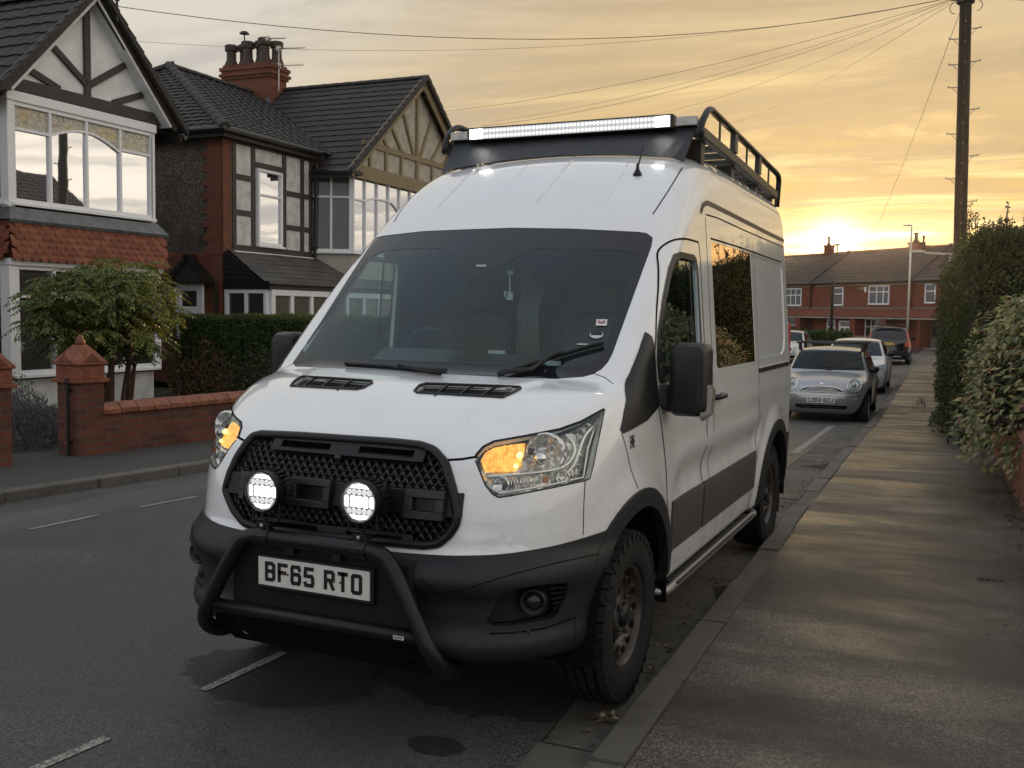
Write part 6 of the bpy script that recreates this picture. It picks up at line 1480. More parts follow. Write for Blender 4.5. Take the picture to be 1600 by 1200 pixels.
# ------------------------------------------------------------------ terrace across the end of the street
def terrace():
    L = np.array([-11.31638614, 81.15266175]); ang = R(-41.27575654931); zg = -.50
    D = np.array([math.cos(ang), math.sin(ang)]); nrm = np.array([D[1], -D[0]])
    EXt, ENt = Vector((1, 0, 0)), Vector((0, -1, 0))
    bounds = [(-22, -11.4), (-11.4, -.9) , (-.9, 2.55), (2.55, 12.75), (12.75, 24)]
    labs = {(-22, -11.4): None}
    for (x0, x1, lab) in ((-14, 2.5, 'red brick terraced house at the far left of the row, partly behind the van'), (2.5, 12.72, 'middle red brick terraced house with a white bay window behind the black car'), (12.72, 25, 'red brick terraced house at the right end of the far row, beside the hedge')):
        c = L+D*((x0+x1)/2); H = empty('terraced_house', (c[0], c[1], zg), ang, lab, 'house', 'brick terraced houses across the end of the street'); M = Matrix.Translation((-(x0+x1)/2, 0, -zg)); mk = lambda: MB(M); pt = lambda x, y, z: tuple(M @ Vector((x, y, z)))
        inset = .0 if x0 != 12.72 else .12
        mk().bx(x0, x1, inset, 8, zg-.3, 4.34).build('wall', 'terrace_brick', H)
        r = mk(); tiled(r, (x0, -.35+inset, 4.28), (x1, -.35+inset, 4.28), (x1, 3.6, 6.86), (x0, 3.6, 6.86), .42, .45, .03, 0); ro = r.build('roof', 'terrace_tile', H)
        mk().add([(x0, -.30+inset, 4.26), (x1, -.30+inset, 4.26), (x1, 3.6, 6.82), (x0, 3.6, 6.82), (x1, 8.2, 4.0), (x0, 8.2, 4.0)], [(0, 1, 2, 3), (3, 2, 4, 5)]).build('roof_deck', 'terrace_tile', ro)
        rd = mk(); ridge(rd, (x0, 3.6, 6.90), (x1, 3.6, 6.90), .14, .6); rd.build('ridge_tiles', 'terracotta', ro)
        if x0 > 2: pw = mk(); pw.prism([(x0-.14, -.42+inset, 4.22), (x0-.14, -.42+inset, 4.36), (x0-.14, 3.6, 7.05), (x0-.14, 3.6, 6.7)], (.28, 0, 0)); pw.build('party_coping', 'terrace_tile', ro)
        mk().tube([(x0, -.42+inset, 4.25), (x1, -.42+inset, 4.25)], .07, 6).build('gutter', 'gutter_black', H)
        s_ = mk(); s_.bx(x0+.3, x1-.1, inset-.03, inset+.02, 4.02, 4.12); s_.build('eaves_band', 'dressed_stone', H)
        # canopy roof over the ground floor
        cr = mk(); tiled(cr, (x0, -1.05, 1.70), (x1, -1.05, 1.70), (x1, inset, 2.32), (x0, inset, 2.32), .3, .4, .02, 0); cr.build('canopy_roof', 'terrace_brick', H)
        cf = mk(); cf.bx(x0, x1, -1.06, -1.0, 1.55, 1.66); cf.build('canopy_fascia', 'dressed_stone', H); mk().bx(x0, x1, -.98, inset, 1.62, 1.68).build('canopy_soffit', 'timber_dark', H); mk().bx(x0, x1, inset-.02, inset+.02, 2.30, 2.40).build('lead_flashing', 'lead', H)
        def W(xa, xb, za, zb, vb, hb, gl='pane_far', **k): return window(H, pt(xa, inset-.02, za), EXt, ENt, xb-xa, zb-za, vb, hb, gl, .09, sill='dressed_stone', **k)
        def pier(xa, xb): mk().bx(xa, xb, -1.0, inset, zg-.2, 1.6).build('porch_pier', 'terrace_brick', H)
        if x0 == 2.5:
            W(4.92, 6.02, 2.52, 3.93, (), (.64,)); W(8.66, 10.70, 2.60, 4.0, (.40, .72), (.66,), 'pane_far')
            bo = W(8.42, 10.92, .02, 1.56, (.25, .5, .75), (.62,), 'pane_far'); pier(7.85, 8.38); pier(10.96, 11.42)
            d = mk(); d.bx(5.78, 7.12, -.16, inset-.01, zg, 1.38); do = d.build('front_door', 'frame_white', H); g = mk()
            for xa, xb, za, zb in ((5.95, 6.95, .95, 1.28), (6.0, 6.40, -.2, .80), (6.50, 6.90, -.2, .80)): g.bx(xa, xb, -.172, -.161, za, zb)
            g.build('door_pane', 'pane_far', do); mk().bx(2.7, 5.2, -1.3, -.9, zg, .25).build('side_gate', 'terrace_brick', H)
            W(4.35, 5.25, .0, 1.45, (), (.6,), 'pane_far')
            b2 = mk(); b2.bx(7.57, 8.04, -.10, inset, 3.72, 3.90); b2.build('alarm_box', 'timber_tan', H); mk().bx(8.25, 8.42, -.10, inset, 3.52, 3.92).build('vent_box', 'frame_white', H)
        elif x0 < 0:
            W(-.75, 1.24, 2.50, 3.93, (.35, .66), (.60,), 'pane_far'); W(-.9, 1.46, .2, 1.50, (.3, .66), (.55,), 'pane_far'); W(-7, -5, 2.5, 3.93, (.5,), (.6,)); pier(1.75, 2.3)
            dpp = mk(); dpp.tube([(2.40, -.1, 4.2), (2.40, -.1, zg)], .06, 6); dpp.build('downpipe', 'gutter_black', H)
        else:
            W(13.87, 14.81, 2.70, 4.03, (), (.62,), 'pane_far'); W(13.44, 14.30, .15, 1.62, (), (.62,), 'pane_dark'); pier(14.38, 14.62); W(19, 21, 2.7, 4.0, (.5,), (.6,))
            d = mk(); d.bx(14.70, 15.75, -.12, inset-.01, zg, 1.30); do = d.build('front_door', mat('door_grey', (.16, .13, .11), .5), H); mk().bx(14.85, 15.6, -.135, -.121, .35, 1.1).build('door_pane', 'pane_far', do); mk().bx(14.5, 15.9, -.7, -.1, zg-.1, zg+.12).build('door_step', 'dressed_stone', H)
        fw_ = mk(); fw_.bx(x0 if x0 > 0 else -3, x1 if x0 < 12 else 14.3, -3.6, -3.35, zg-.2, zg+.75); fo = fw_.build('front_wall', 'terrace_brick', H); mk().bx(x0 if x0 > 0 else -3, x1 if x0 < 12 else 14.3, -3.66, -3.29, zg+.75, zg+.85).build('coping', 'dressed_stone', fo)
        chs = {2.5: ((9.12, 10.0, 7.25, .30), (10.05, 10.5, 7.0, .16)), -14: ((-.02, .42, 7.55, .20), (1.05, 1.30, 7.35, .12)), 12.72: ((20, 21, 7.6, .3),)}[x0]
        for i, (xa, xb, zt, pr_) in enumerate(chs):
            if pr_ < .18 and x0 < 0:
                cw = mk(); cw.tube([(1.2, 3.5, 6.7), (1.2, 3.5, 7.5)], .07, 6); cw.lathe([(.26, 7.52), (.2, 7.62), (.0001, 7.66)], 10, Matrix.Translation((1.2, 3.5, 0))); cw.build('flue_cowl', 'gutter_black', H); continue
            c_ = mk(); c_.bx(xa, xb, 3.2, 3.9, 5.9, zt-.1); c_.bx(xa-.07, xb+.07, 3.13, 3.97, zt-.1, zt+.02); co = c_.build('chimney', 'terrace_brick', H)
            p_ = mk(); xm = (xa+xb)/2; p_.lathe([(pr_*.75, zt), (pr_*.8, zt+.1), (pr_*.45, zt+.25), (pr_*.45, zt+.55), (pr_*.6, zt+.58), (pr_*.55, zt+.75), (.0001, zt+.75)], 10, Matrix.Translation((xm, 3.5, 0))); p_.build('chimney_pot', 'clay_pot', co, 50)
terrace()

def opposite_house():
    H, M = house_frame('brick_house', 13, 27, 'red brick house across the road that shows only as a reflection in the bay window'); mk = lambda: MB(M)
    mk().bx(9.5, 17, 23.5, 31, 0, 4.9).build('wall', 'red_brick', H)
    r = mk(); tiled(r, (9.2, 23.2, 4.8), (9.2, 31.3, 4.8), (13.2, 31.3, 7.6), (13.2, 23.2, 7.6), .3, .4, .02, .02); tiled(r, (17.3, 31.3, 4.8), (17.3, 23.2, 4.8), (13.2, 23.2, 7.6), (13.2, 31.3, 7.6), .3, .4, .02, .02); r.build('roof', 'roof_tile', H)
    mk().prism([(9.5, 23.5, 4.9), (17, 23.5, 4.9), (13.2, 23.5, 7.5)], (0, 7.5, 0)).build('gable_wall', 'cream_render', H)
    c = mk(); c.bx(12.2, 13.6, 26.6, 27.4, 6.8, 8.9); c.bx(12.1, 13.7, 26.5, 27.5, 8.7, 8.85); co = c.build('chimney', 'red_brick', H)
    for x in (12.5, 12.9, 13.3): mk().lathe([(.14, 8.9), (.11, 9.2), (.14, 9.4), (.0001, 9.4)], 10, Matrix.Translation((x, 27, 0))).build('chimney_pot', 'clay_pot', co, 50)
    for b in (25, 28.5): window(H, tuple(M @ Vector((9.48, b+1.3, 2.9))), -EA, -EB, 1.3, 1.3, (.5,), (.7,), 'pane_dark')
opposite_house()
# ------------------------------------------------------------------ other cars
mat('car_silver', (.40, .405, .41), .28, .55, coat=.6); mat('car_white', (.74, .76, .78), .25, coat=.6); mat('car_black', (.010, .010, .011), .18, coat=.8); mat('car_pale', (.55, .56, .57), .28, .3, coat=.5)
mat('tyre_black', (.014, .014, .014), .85); mat('alloy_wheel', (.33, .32, .31), .35, .8); mat('lamp_clear', (.55, .56, .57), .12, .5); mat('lamp_red', (.36, .05, .02), .2); mat('plate_yellow', (.62, .40, .06), .4); mat('roof_bar', (.02, .02, .022), .4)
glass_mat('car_glass', (.30, .36, .38), .9)
mat('dark_glass', (.010, .011, .013), .03, spec=.7)
def car_field(p):
    def f(P):
        x = np.abs(P[:, 0]); y = P[:, 1]; z = P[:, 2]
        w = pc(z, *p['w']); side = x-w
        for hy in p['axles']: side = side-.02*(1-sstep(np.hypot(y-hy, z-p['r']), p['r']+.08, p['r']+.22))
        W_ = max(p['w'][1]); n = p.get('n', 3.2); q = p['amp']*(x/W_)**n; dq = n*p['amp']/W_*(x/W_)**(n-1)
        front = (pc(z, *p['nose'])+q-y)/np.sqrt(1.1+dq*dq); q2 = p.get('ramp', .25)*(x/W_)**3; rear = (y-p['L']+pc(z, *p['tail'])+q2)*.8
        hood = (z-pc(y-.5*q, *p['hood'])+p.get('crown', .04)*(x/W_)**2)*.9
        (yb, zb), (yt, zt) = p['ws']; dy, dz = yt-yb, zt-zb; L_ = math.hypot(dy, dz); qq = .14*((x/.62)**2-1)*p.get('wcurve', 1)
        ws = ((z-zb)*dy-(y-qq-yb)*dz)/L_
        roof = z-pc(y-.5*qq, *p['roof'])+.05*(x/.6)**2
        cab = smax(ws, roof, .05); g = smax(smin(hood, cab, .03), front, .06); g = smax(g, side*.95, .09); g = smax(g, rear, .12); return smax(g, p['bot']-z, .04)
    return f
def make_car(name, label, p, loc, rz, paint, wheel_m='alloy_wheel', det=None, h=.032, bump=None):
    root = empty(name, loc, rz, label, 'car'); fn = car_field(p); Wd = max(p['w'][1])+.06
    sh = Shell(fn, (-Wd, -.06, p['bot']-.05), (Wd, p['L']+.06, p['H']+.06), h)
    if det: det[0](sh, p)
    for sd in (1, -1):
        for hy in p['axles']: sh.cut_yz('wheel_hole', [(hy+(p['r']+.035)*math.cos(R(a)), p['r']+(p['r']+.035)*math.sin(R(a))) for a in np.linspace(-50, 230, 30)], lambda c, sd=sd, hy=hy: c.x*sd > .45 and abs(c.y-hy) < .6 and c.z < .9)
        if 'arch' in p:
            for hy in p['axles']: sh.cut_yz('arch', [(hy+(p['r']+.095)*math.cos(R(a)), p['r']+(p['r']+.095)*math.sin(R(a))) for a in np.linspace(-50, 230, 30)], lambda c, sd=sd, hy=hy: c.x*sd > .45 and abs(c.y-hy) < .6 and c.z < .9, ['body'])
        sh.cut_yz('side_window', p['sidewin'], lambda c, sd=sd: c.x*sd > .3 and c.z > .8, ['body'])
    sh.cut_xz('windscreen', p['wspoly'], lambda c: c.y < p['ws'][1][0]+.15 and c.y > p['ws'][0][0]-.5 and c.z > p['ws'][0][1]-.15, ['body'])
    if 'rearwin' in p: sh.cut_xz('rear_window', p['rearwin'], lambda c: c.y > p['L']-1.0 and c.z > .9, ['body'])
    sh.part('body', 'body', paint, root, 0, .02)
    if 'arch' in p: sh.part('arch', 'wheel_arch_trim', 'trim_black', root, .006, .03)
    ws_o = sh.part('windscreen', 'windscreen', 'car_glass', root, -.002, .006); sh.part('side_window', 'side_window', p.get('sideglass', 'dark_glass'), root, -.002, .006, where=lambda c: c.x > 0); sh.part('side_window', 'side_window', p.get('sideglass', 'dark_glass'), root, -.002, .006, where=lambda c: c.x < 0)
    if 'rearwin' in p: sh.part('rear_window', 'rear_window', 'dark_glass', root, -.002, .006)
    for hy in p['axles']:
        for sd in (1, -1):
            T = Matrix.Translation((sd*(p['track']), hy, p['r'])) @ Matrix.Rotation(R(90*sd), 4, 'Y'); r = p['r']; tw = .10
            w = MB().lathe([(.0001, tw-.03), (.05, tw-.03), (.06, tw-.05), (r*.62, tw-.012), (r*.68, tw), (r*.70, tw-.02), (r*.70, -tw)], 24, T).build('wheel', 'trim_black', root, 35)
            MB().lathe([(r*.68, tw-.01), (r*.72, tw), (r*.92, tw-.002), (r*.985, tw-.02), (r, tw-.04), (r, -tw+.04), (r*.95, -tw), (r*.7, -tw)], 32, T, closed=True).build('tyre', 'tyre_black', w, 35)
            s_ = MB()
            for k in range(7):
                a = 2*math.pi*k/7; s_.beam(T @ Vector((.03*math.cos(a), .03*math.sin(a), tw-.018)), T @ Vector((r*.66*math.cos(a), r*.66*math.sin(a), tw-.008)), .035, .02)
            s_.lathe([(r*.64, tw-.02), (r*.665, tw+.003), (r*.69, tw-.003)], 24, T); s_.build('spokes', wheel_m, w)
    lin = MB()
    for hy in p['axles']: lin.bx(-p['track']+.12, p['track']-.12, hy-p['r']-.05, hy+p['r']+.05, p['bot']+.02, p['r']*2+.06)
    lin.build('underside', 'gap_black', root)
    # seats and dash
    yb = p['ws'][0][0]; zb = p['ws'][0][1]
    MB().prism([(-.62, yb-.02, zb-.03), (-.62, yb+.45, zb+.0), (-.62, yb+.6, zb-.15), (-.62, yb, zb-.3)], (1.24, 0, 0)).build('dashboard', 'cab_dark', root, bevel=.02)
    for sx in (-.36, .36):
        s_ = MB(); s_.prism([(sx-.22, yb+1.05, zb-.5), (sx-.22, yb+1.25, zb-.5), (sx-.20, yb+1.42, zb+.12), (sx-.20, yb+1.30, zb+.13)], (.42, 0, 0)); so = s_.build('seat', 'seat_cloth', root, bevel=.05, seg=3); MB().box((sx, yb+1.38, zb+.22), (.25, .09, .16)).build('head_rest', 'seat_cloth', so, bevel=.03, seg=2)
    MB().tube([(-.36+.17*math.cos(R(a)), yb+.70-.08*math.sin(R(a)), zb+.0+.15*math.sin(R(a))) for a in range(0, 360, 20)], .013, 6, closed=True).build('steering_wheel', 'cab_dark', root, True)
    MB().bx(-.6, .6, yb+2.0, yb+2.02, p['bot']+.1, zb-.02).build('parcel_shelf', 'cab_dark', root)
    gp = MB()
    if 'doors' in p:
        for sd in (1, -1):
            for pl in p['doors']: sh.ribbon(sh.yz(pl, sd, 4, p['track']+.05), .008, gp, .002)
    if gp.f: gp.build('panel_gap', 'gap_black', root)
    for sd in (1, -1):
        m = p['mirror']; mo = MB().lathe([(.0001, -.07), (.055, -.06), (.075, -.02), (.078, .03), (.0001, .032)], 14, Matrix.Translation((sd*m[0], m[1], m[2])) @ Matrix.Rotation(R(-90), 4, 'X') @ Matrix.Diagonal((1.35, .95, 1, 1))).build('door_mirror', p.get('mirror_m', 'trim_black'), root, True)
        MB().beam((sd*(m[0]-.16), m[1]+.02, m[2]-.04), (sd*(m[0]-.03), m[1], m[2]-.03), .04, .03).build('mirror_arm', 'trim_black', mo)
    if det: det[1](sh, p, root)
    return root
def disc(cx, cz, rx, rz, n=24): return [(cx+rx*math.cos(2*math.pi*k/n), cz+rz*math.sin(2*math.pi*k/n)) for k in range(n)]
def on_nose(sh, x, z):                                   # point of the nose at (x, z)
    lo, hi = -.3, 1.6
    for _ in range(26):
        m = (lo+hi)/2
        if sh.fn(np.array([[x, m, z]]))[0] < 0: hi = m
        else: lo = m
    return hi
def nose_line(sh, pts, rear=False): return np.array([(x, on_nose(sh, x, z), z) for x, z in pts])
MINI = dict(L=3.63, H=1.43, bot=.16, r=.300, track=.735, axles=(.62, 3.08), amp=.40, n=3.4, crown=.07,
    w=([.1, .3, .5, .7, .88, .96, 1.2, 1.45], [.75, .815, .84, .845, .815, .775, .685, .58]), nose=([.1, .25, .35, .50, .60, .70, .80, .95], [.20, .07, .015, .0, .035, .075, .16, .5]),
    hood=([-.1, .05, .15, .3, .6, .95, 1.3, 1.6], [.60, .70, .775, .835, .90, .950, .985, 1.0]), ws=((1.10, .965), (1.50, 1.33)), roof=([1.1, 1.45, 1.7, 2.2, 3.0, 3.6], [1.22, 1.352, 1.395, 1.41, 1.385, 1.34]), tail=([.2, .5, .8, 1.0, 1.42], [.05, 0, .02, .08, .36]),
    sidewin=[(1.28, .985), (1.62, 1.315), (2.3, 1.335), (3.25, 1.30), (3.42, 1.02), (2.3, .985)], wspoly=[(-.715, .965), (.715, .965), (.60, 1.325), (.3, 1.345), (-.3, 1.345), (-.60, 1.325)], arch=1, mirror=(.86, 1.36, .98), mirror_m='trim_black',
    doors=[[(1.02, .25), (1.05, .6), (1.12, .93)], [(2.35, .3), (2.42, .6), (2.40, .97)]])
def mini_cut(sh, p):
    for sd in (1, -1): sh.cut_xz('headlight', disc(sd*.585, .715, .118, .118), lambda c, sd=sd: c.y < .75 and c.x*sd > .2); sh.cut_xz('fog', disc(sd*.60, .475, .042, .042), lambda c, sd=sd: c.y < .5 and c.x*sd > .2)
    sh.cut_xz('grille', [(-.40, .600), (.40, .600), (.36, .635), (.24, .672), (.0, .686), (-.24, .672), (-.36, .635)], lambda c: c.y < .4)
    sh.cut_xz('intake', rrect(-.48, .48, .255, .335, .03), lambda c: c.y < .4)
def mini_more(sh, p, root):
    for sd in (1, -1):
        hl = sh.part('headlight', 'headlight', 'lamp_reflector', root, -.03, .0, where=lambda c, sd=sd: c.x*sd > 0); sh.part('headlight', 'lens', 'lens_clear', hl, .004, .01, where=lambda c, sd=sd: c.x*sd > 0)
        q = nose_line(sh, disc(sd*.585, .715, .120, .120)); MB().tube([tuple(v) for v in q], .011, 6, closed=True).build('chrome_ring', 'chrome', hl, True)
        y = on_nose(sh, sd*.56, .71); MB().lathe([(.045, 0), (.03, -.02), (.0001, -.03)], 14, Matrix.Translation((sd*.57, y+.02, .725)) @ Matrix.Rotation(R(90), 4, 'X')).build('bulb', 'lamp_clear', hl, True); MB().box((sd*.62, on_nose(sh, sd*.62, .66)+.012, .655), (.07, .02, .04)).build('indicator', 'lamp_clear', hl, bevel=.01)
        sh.part('fog', 'fog_lamp', 'lamp_clear', root, -.01, .0, where=lambda c, sd=sd: c.x*sd > 0)
    g = sh.part('grille', 'grille', 'gap_black', root, -.05, 0)
    q = nose_line(sh, [(-.41, .597), (-.37, .64), (-.25, .68), (0, .694), (.25, .68), (.37, .64), (.41, .597)]); MB().tube([tuple(v) for v in fillet(list(q), .05, 2)], .013, 6).build('chrome_surround', 'chrome', g, True)
    for z, w in ((.612, .39), (.636, .34), (.660, .26)):
        q = nose_line(sh, [(x, z) for x in np.linspace(-w, w, 9)]); MB().tube([tuple(v) for v in q], .0065, 5).build('grille_bar', 'chrome', g, True)
    it = sh.part('intake', 'lower_intake', 'gap_black', root, -.06, 0)
    q = nose_line(sh, [(x, .295) for x in np.linspace(-.47, .47, 9)]); MB().tube([tuple(v) for v in q], .014, 6).build('intake_bar', 'trim_black', it, True)
    b = MB()
    for z in (.535,): b.tube([tuple(v) for v in nose_line(sh, [(x, z) for x in np.linspace(-.72, .72, 17)])], .010, 6)
    b.build('bumper_strip', 'chrome', root, True)
    gp = MB(); sh.ribbon(nose_line(sh, [(x, .575) for x in np.linspace(-.74, .74, 17)]), .008, gp, .001); gp.build('bonnet_gap', 'gap_black', root)
    y = on_nose(sh, 0, .42)-.012; pl = MB().bx(-.26, .26, y, y+.02, .375, .486).build('number_plate', 'plate_white', root)
    mb, wd = lettering('LO04 GZJ', .079, .050, .011, .014, (0, 0, 0), (1, 0, 0), (0, 0, 1), (0, -1, 0), .033); mb.v = [(a-wd/2, b_+y-.001, c+.391) for a, b_, c in mb.v]; mb.build('plate_character', 'plate_char', pl)
    MB().lathe([(.032, 0), (.02, .006), (.0001, .008)], 14, Matrix.Translation((0, on_nose(sh, 0, .745), .745)) @ Matrix.Rotation(R(60), 4, 'X') @ Matrix.Diagonal((1.4, .7, 1, 1))).build('bonnet_badge', 'chrome', root, True)
    for x0, x1 in ((-.52, .10), (.02, .60)):
        wv = nose_line(sh, []) if False else None; MB().tube([(x0, 1.0-.13*(1-abs(x0)), .985), ((x0+x1)/2, .985-.05, .992), (x1, .99, 1.02)], .010, 5).build('wiper', 'trim_black', root, True)
    sc = MB()
    for sd in (1, -1): sc.bx(sd*.08, sd*.42, .80, .84, .952, .957)
    for yy in (1.72, 2.55):
        rb = MB(); rb.tube([(-.70, yy, 1.485), (.70, yy, 1.485)], .019, 8); r = rb.build('roof_bar', 'roof_bar', root, True); f = MB()
        for sd in (1, -1): f.prism([(sd*.58, yy-.05, 1.335), (sd*.64, yy-.05, 1.315), (sd*.66, yy-.05, 1.49), (sd*.60, yy-.05, 1.50)], (0, .10, 0))
        f.build('bar_foot', 'trim_black', r, bevel=.008)
make_car('silver_hatchback', 'small silver hatchback with round headlights and black roof bars, parked nearest behind the van', MINI, S(.16, 16.68, gz(17.3)), PHI, 'car_silver', det=(mini_cut, mini_more))
HATCH = dict(L=4.25, H=1.50, bot=.17, r=.315, track=.775, axles=(.86, 3.46), amp=.50, n=2.8, crown=.05,
    w=([.1, .3, .55, .75, .93, 1.0, 1.25, 1.5], [.80, .86, .885, .89, .865, .82, .71, .60]), nose=([.1, .25, .4, .55, .7, .85, 1.0], [.18, .06, .0, .01, .06, .2, .55]),
    hood=([-.1, .1, .25, .5, .9, 1.3, 1.7], [.58, .72, .80, .88, .955, 1.0, 1.03]), ws=((1.35, 1.0), (2.05, 1.40)), roof=([1.6, 2.0, 2.3, 2.8, 3.6, 4.2], [1.25, 1.405, 1.455, 1.475, 1.44, 1.38]), tail=([.2, .5, .8, 1.0, 1.48], [.08, 0, .02, .10, .55]),
    sidewin=[(1.55, 1.02), (2.15, 1.365), (2.8, 1.40), (3.4, 1.37), (3.75, 1.10), (3.0, 1.045)], wspoly=[(-.74, 1.0), (.74, 1.0), (.60, 1.395), (.3, 1.415), (-.3, 1.415), (-.60, 1.395)], mirror=(.94, 1.66, 1.05),
    doors=[[(1.42, .3), (1.45, .7), (1.5, 1.0)], [(2.55, .3), (2.58, 1.02)]])
def hatch_cut(sh, p):
    for sd in (1, -1): sh.cut_xz('headlight', [(sd*.46, .66), (sd*.50, .72), (sd*.78, .80), (sd*.84, .80), (sd*.82, .70), (sd*.66, .63)], lambda c, sd=sd: c.y < 1.0 and c.x*sd > .2)
    sh.cut_xz('grille', rrect(-.40, .40, .60, .70, .03), lambda c: c.y < .5); sh.cut_xz('intake', rrect(-.55, .55, .24, .36, .03), lambda c: c.y < .5)
def hatch_more(sh, p, root):
    for sd in (1, -1): h = sh.part('headlight', 'headlight', 'lamp_reflector', root, -.02, .0, where=lambda c, sd=sd: c.x*sd > 0); sh.part('headlight', 'lens', 'lens_clear', h, .002, .01, where=lambda c, sd=sd: c.x*sd > 0)
    sh.part('grille', 'grille', 'gap_black', root, -.03, 0); sh.part('intake', 'lower_intake', 'gap_black', root, -.04, 0)
    y = on_nose(sh, 0, .47)-.012; MB().bx(-.26, .26, y, y+.02, .42, .53).build('number_plate', 'plate_white', root); MB().tube([(-.6, 1.22, 1.01), (.0, 1.18, 1.03), (.55, 1.22, 1.05)], .010, 5).build('wiper', 'trim_black', root, True)
make_car('white_hatchback', 'white hatchback parked between the small silver car and the black car', HATCH, S(.02, 25.25, gz(26)), PHI, 'car_white', det=(hatch_cut, hatch_more), h=.045)
make_car('pale_hatchback', 'pale silver hatchback on the far side of the road, half hidden by the van', HATCH, S(-4.35, 43.5, gz(45)), PHI, 'car_pale', det=(hatch_cut, hatch_more), h=.055)
SUV = dict(L=4.95, H=1.80, bot=.24, r=.37, track=.83, axles=(.92, 3.90), amp=.45, n=3, crown=.04, ramp=.20,
    w=([.2, .4, .7, .95, 1.08, 1.4, 1.8], [.88, .945, .965, .95, .915, .83, .73]), nose=([.2, .4, .6, .8, 1.0, 1.15], [.1, .0, .0, .03, .1, .4]), hood=([-.1, .15, .5, 1.0, 1.5, 2.0], [.85, 1.0, 1.08, 1.13, 1.17, 1.2]),
    ws=((1.55, 1.14), (2.3, 1.62)), roof=([1.8, 2.25, 2.6, 3.2, 4.3, 5.0], [1.45, 1.63, 1.71, 1.75, 1.74, 1.70]), tail=([.2, .5, .8, 1.0, 1.2, 1.78], [.05, 0, .02, .04, .10, .42]),
    sidewin=[(1.75, 1.17), (2.4, 1.60), (3.2, 1.66), (4.35, 1.62), (4.55, 1.25), (3.0, 1.17)], wspoly=[(-.80, 1.16), (.80, 1.16), (.68, 1.62), (-.68, 1.62)], rearwin=[(-.72, 1.17), (.72, 1.17), (.66, 1.62), (-.66, 1.62)], mirror=(1.02, 1.9, 1.18), mirror_m='car_black')
def suv_cut(sh, p):
    for sd in (1, -1): sh.cut_xz('tail_lamp', [(sd*.985, .80), (sd*.66, .86), (sd*.72, .98), (sd*.80, 1.12), (sd*.73, 1.60), (sd*.86, 1.60), (sd*.99, 1.1)], lambda c, sd=sd: c.y > 4.2 and c.x*sd > .2, ['body'])
def suv_more(sh, p, root):
    for sd in (1, -1):
        sh.part('tail_lamp', 'tail_lamp', 'lamp_red', root, .006, .012, where=lambda c, sd=sd: c.x*sd > 0); rr = MB(); rr.tube(fillet([(sd*.70, 2.4, 1.68), (sd*.70, 2.5, 1.76), (sd*.70, 4.3, 1.78), (sd*.70, 4.45, 1.70)], .08, 3), .018, 6); rr.build('roof_rail', 'trim_black', root, True)
    for yy in (2.9, 3.8): MB().tube([(-.70, yy, 1.83), (.70, yy, 1.83)], .02, 6).build('roof_bar', 'roof_bar', root, True)
    MB().bx(-.26, .26, 4.935, 4.965, .90, 1.02).build('number_plate', 'plate_yellow', root); MB().bx(-.86, .86, 4.90, 4.985, .42, .66).build('rear_bumper', 'trim_black', root, bevel=.03, seg=2); MB().bx(-.55, .55, 4.96, 5.0, .36, .42).build('bumper_trim', 'alloy_wheel', root, bevel=.01)
    MB().bx(-.62, .62, 4.60, 4.72, 1.66, 1.72).build('spoiler', 'car_black', root, bevel=.02); MB().tube([(0, 4.74, 1.24), (.38, 4.71, 1.28)], .010, 5).build('rear_wiper', 'trim_black', root)
c_ = S(.08, 45.6+4.95, gz(47)); make_car('black_suv', 'tall black car seen from behind with roof rails and yellow number plate', SUV, c_, PHI+math.pi, 'car_black', det=(suv_cut, suv_more), h=.05)
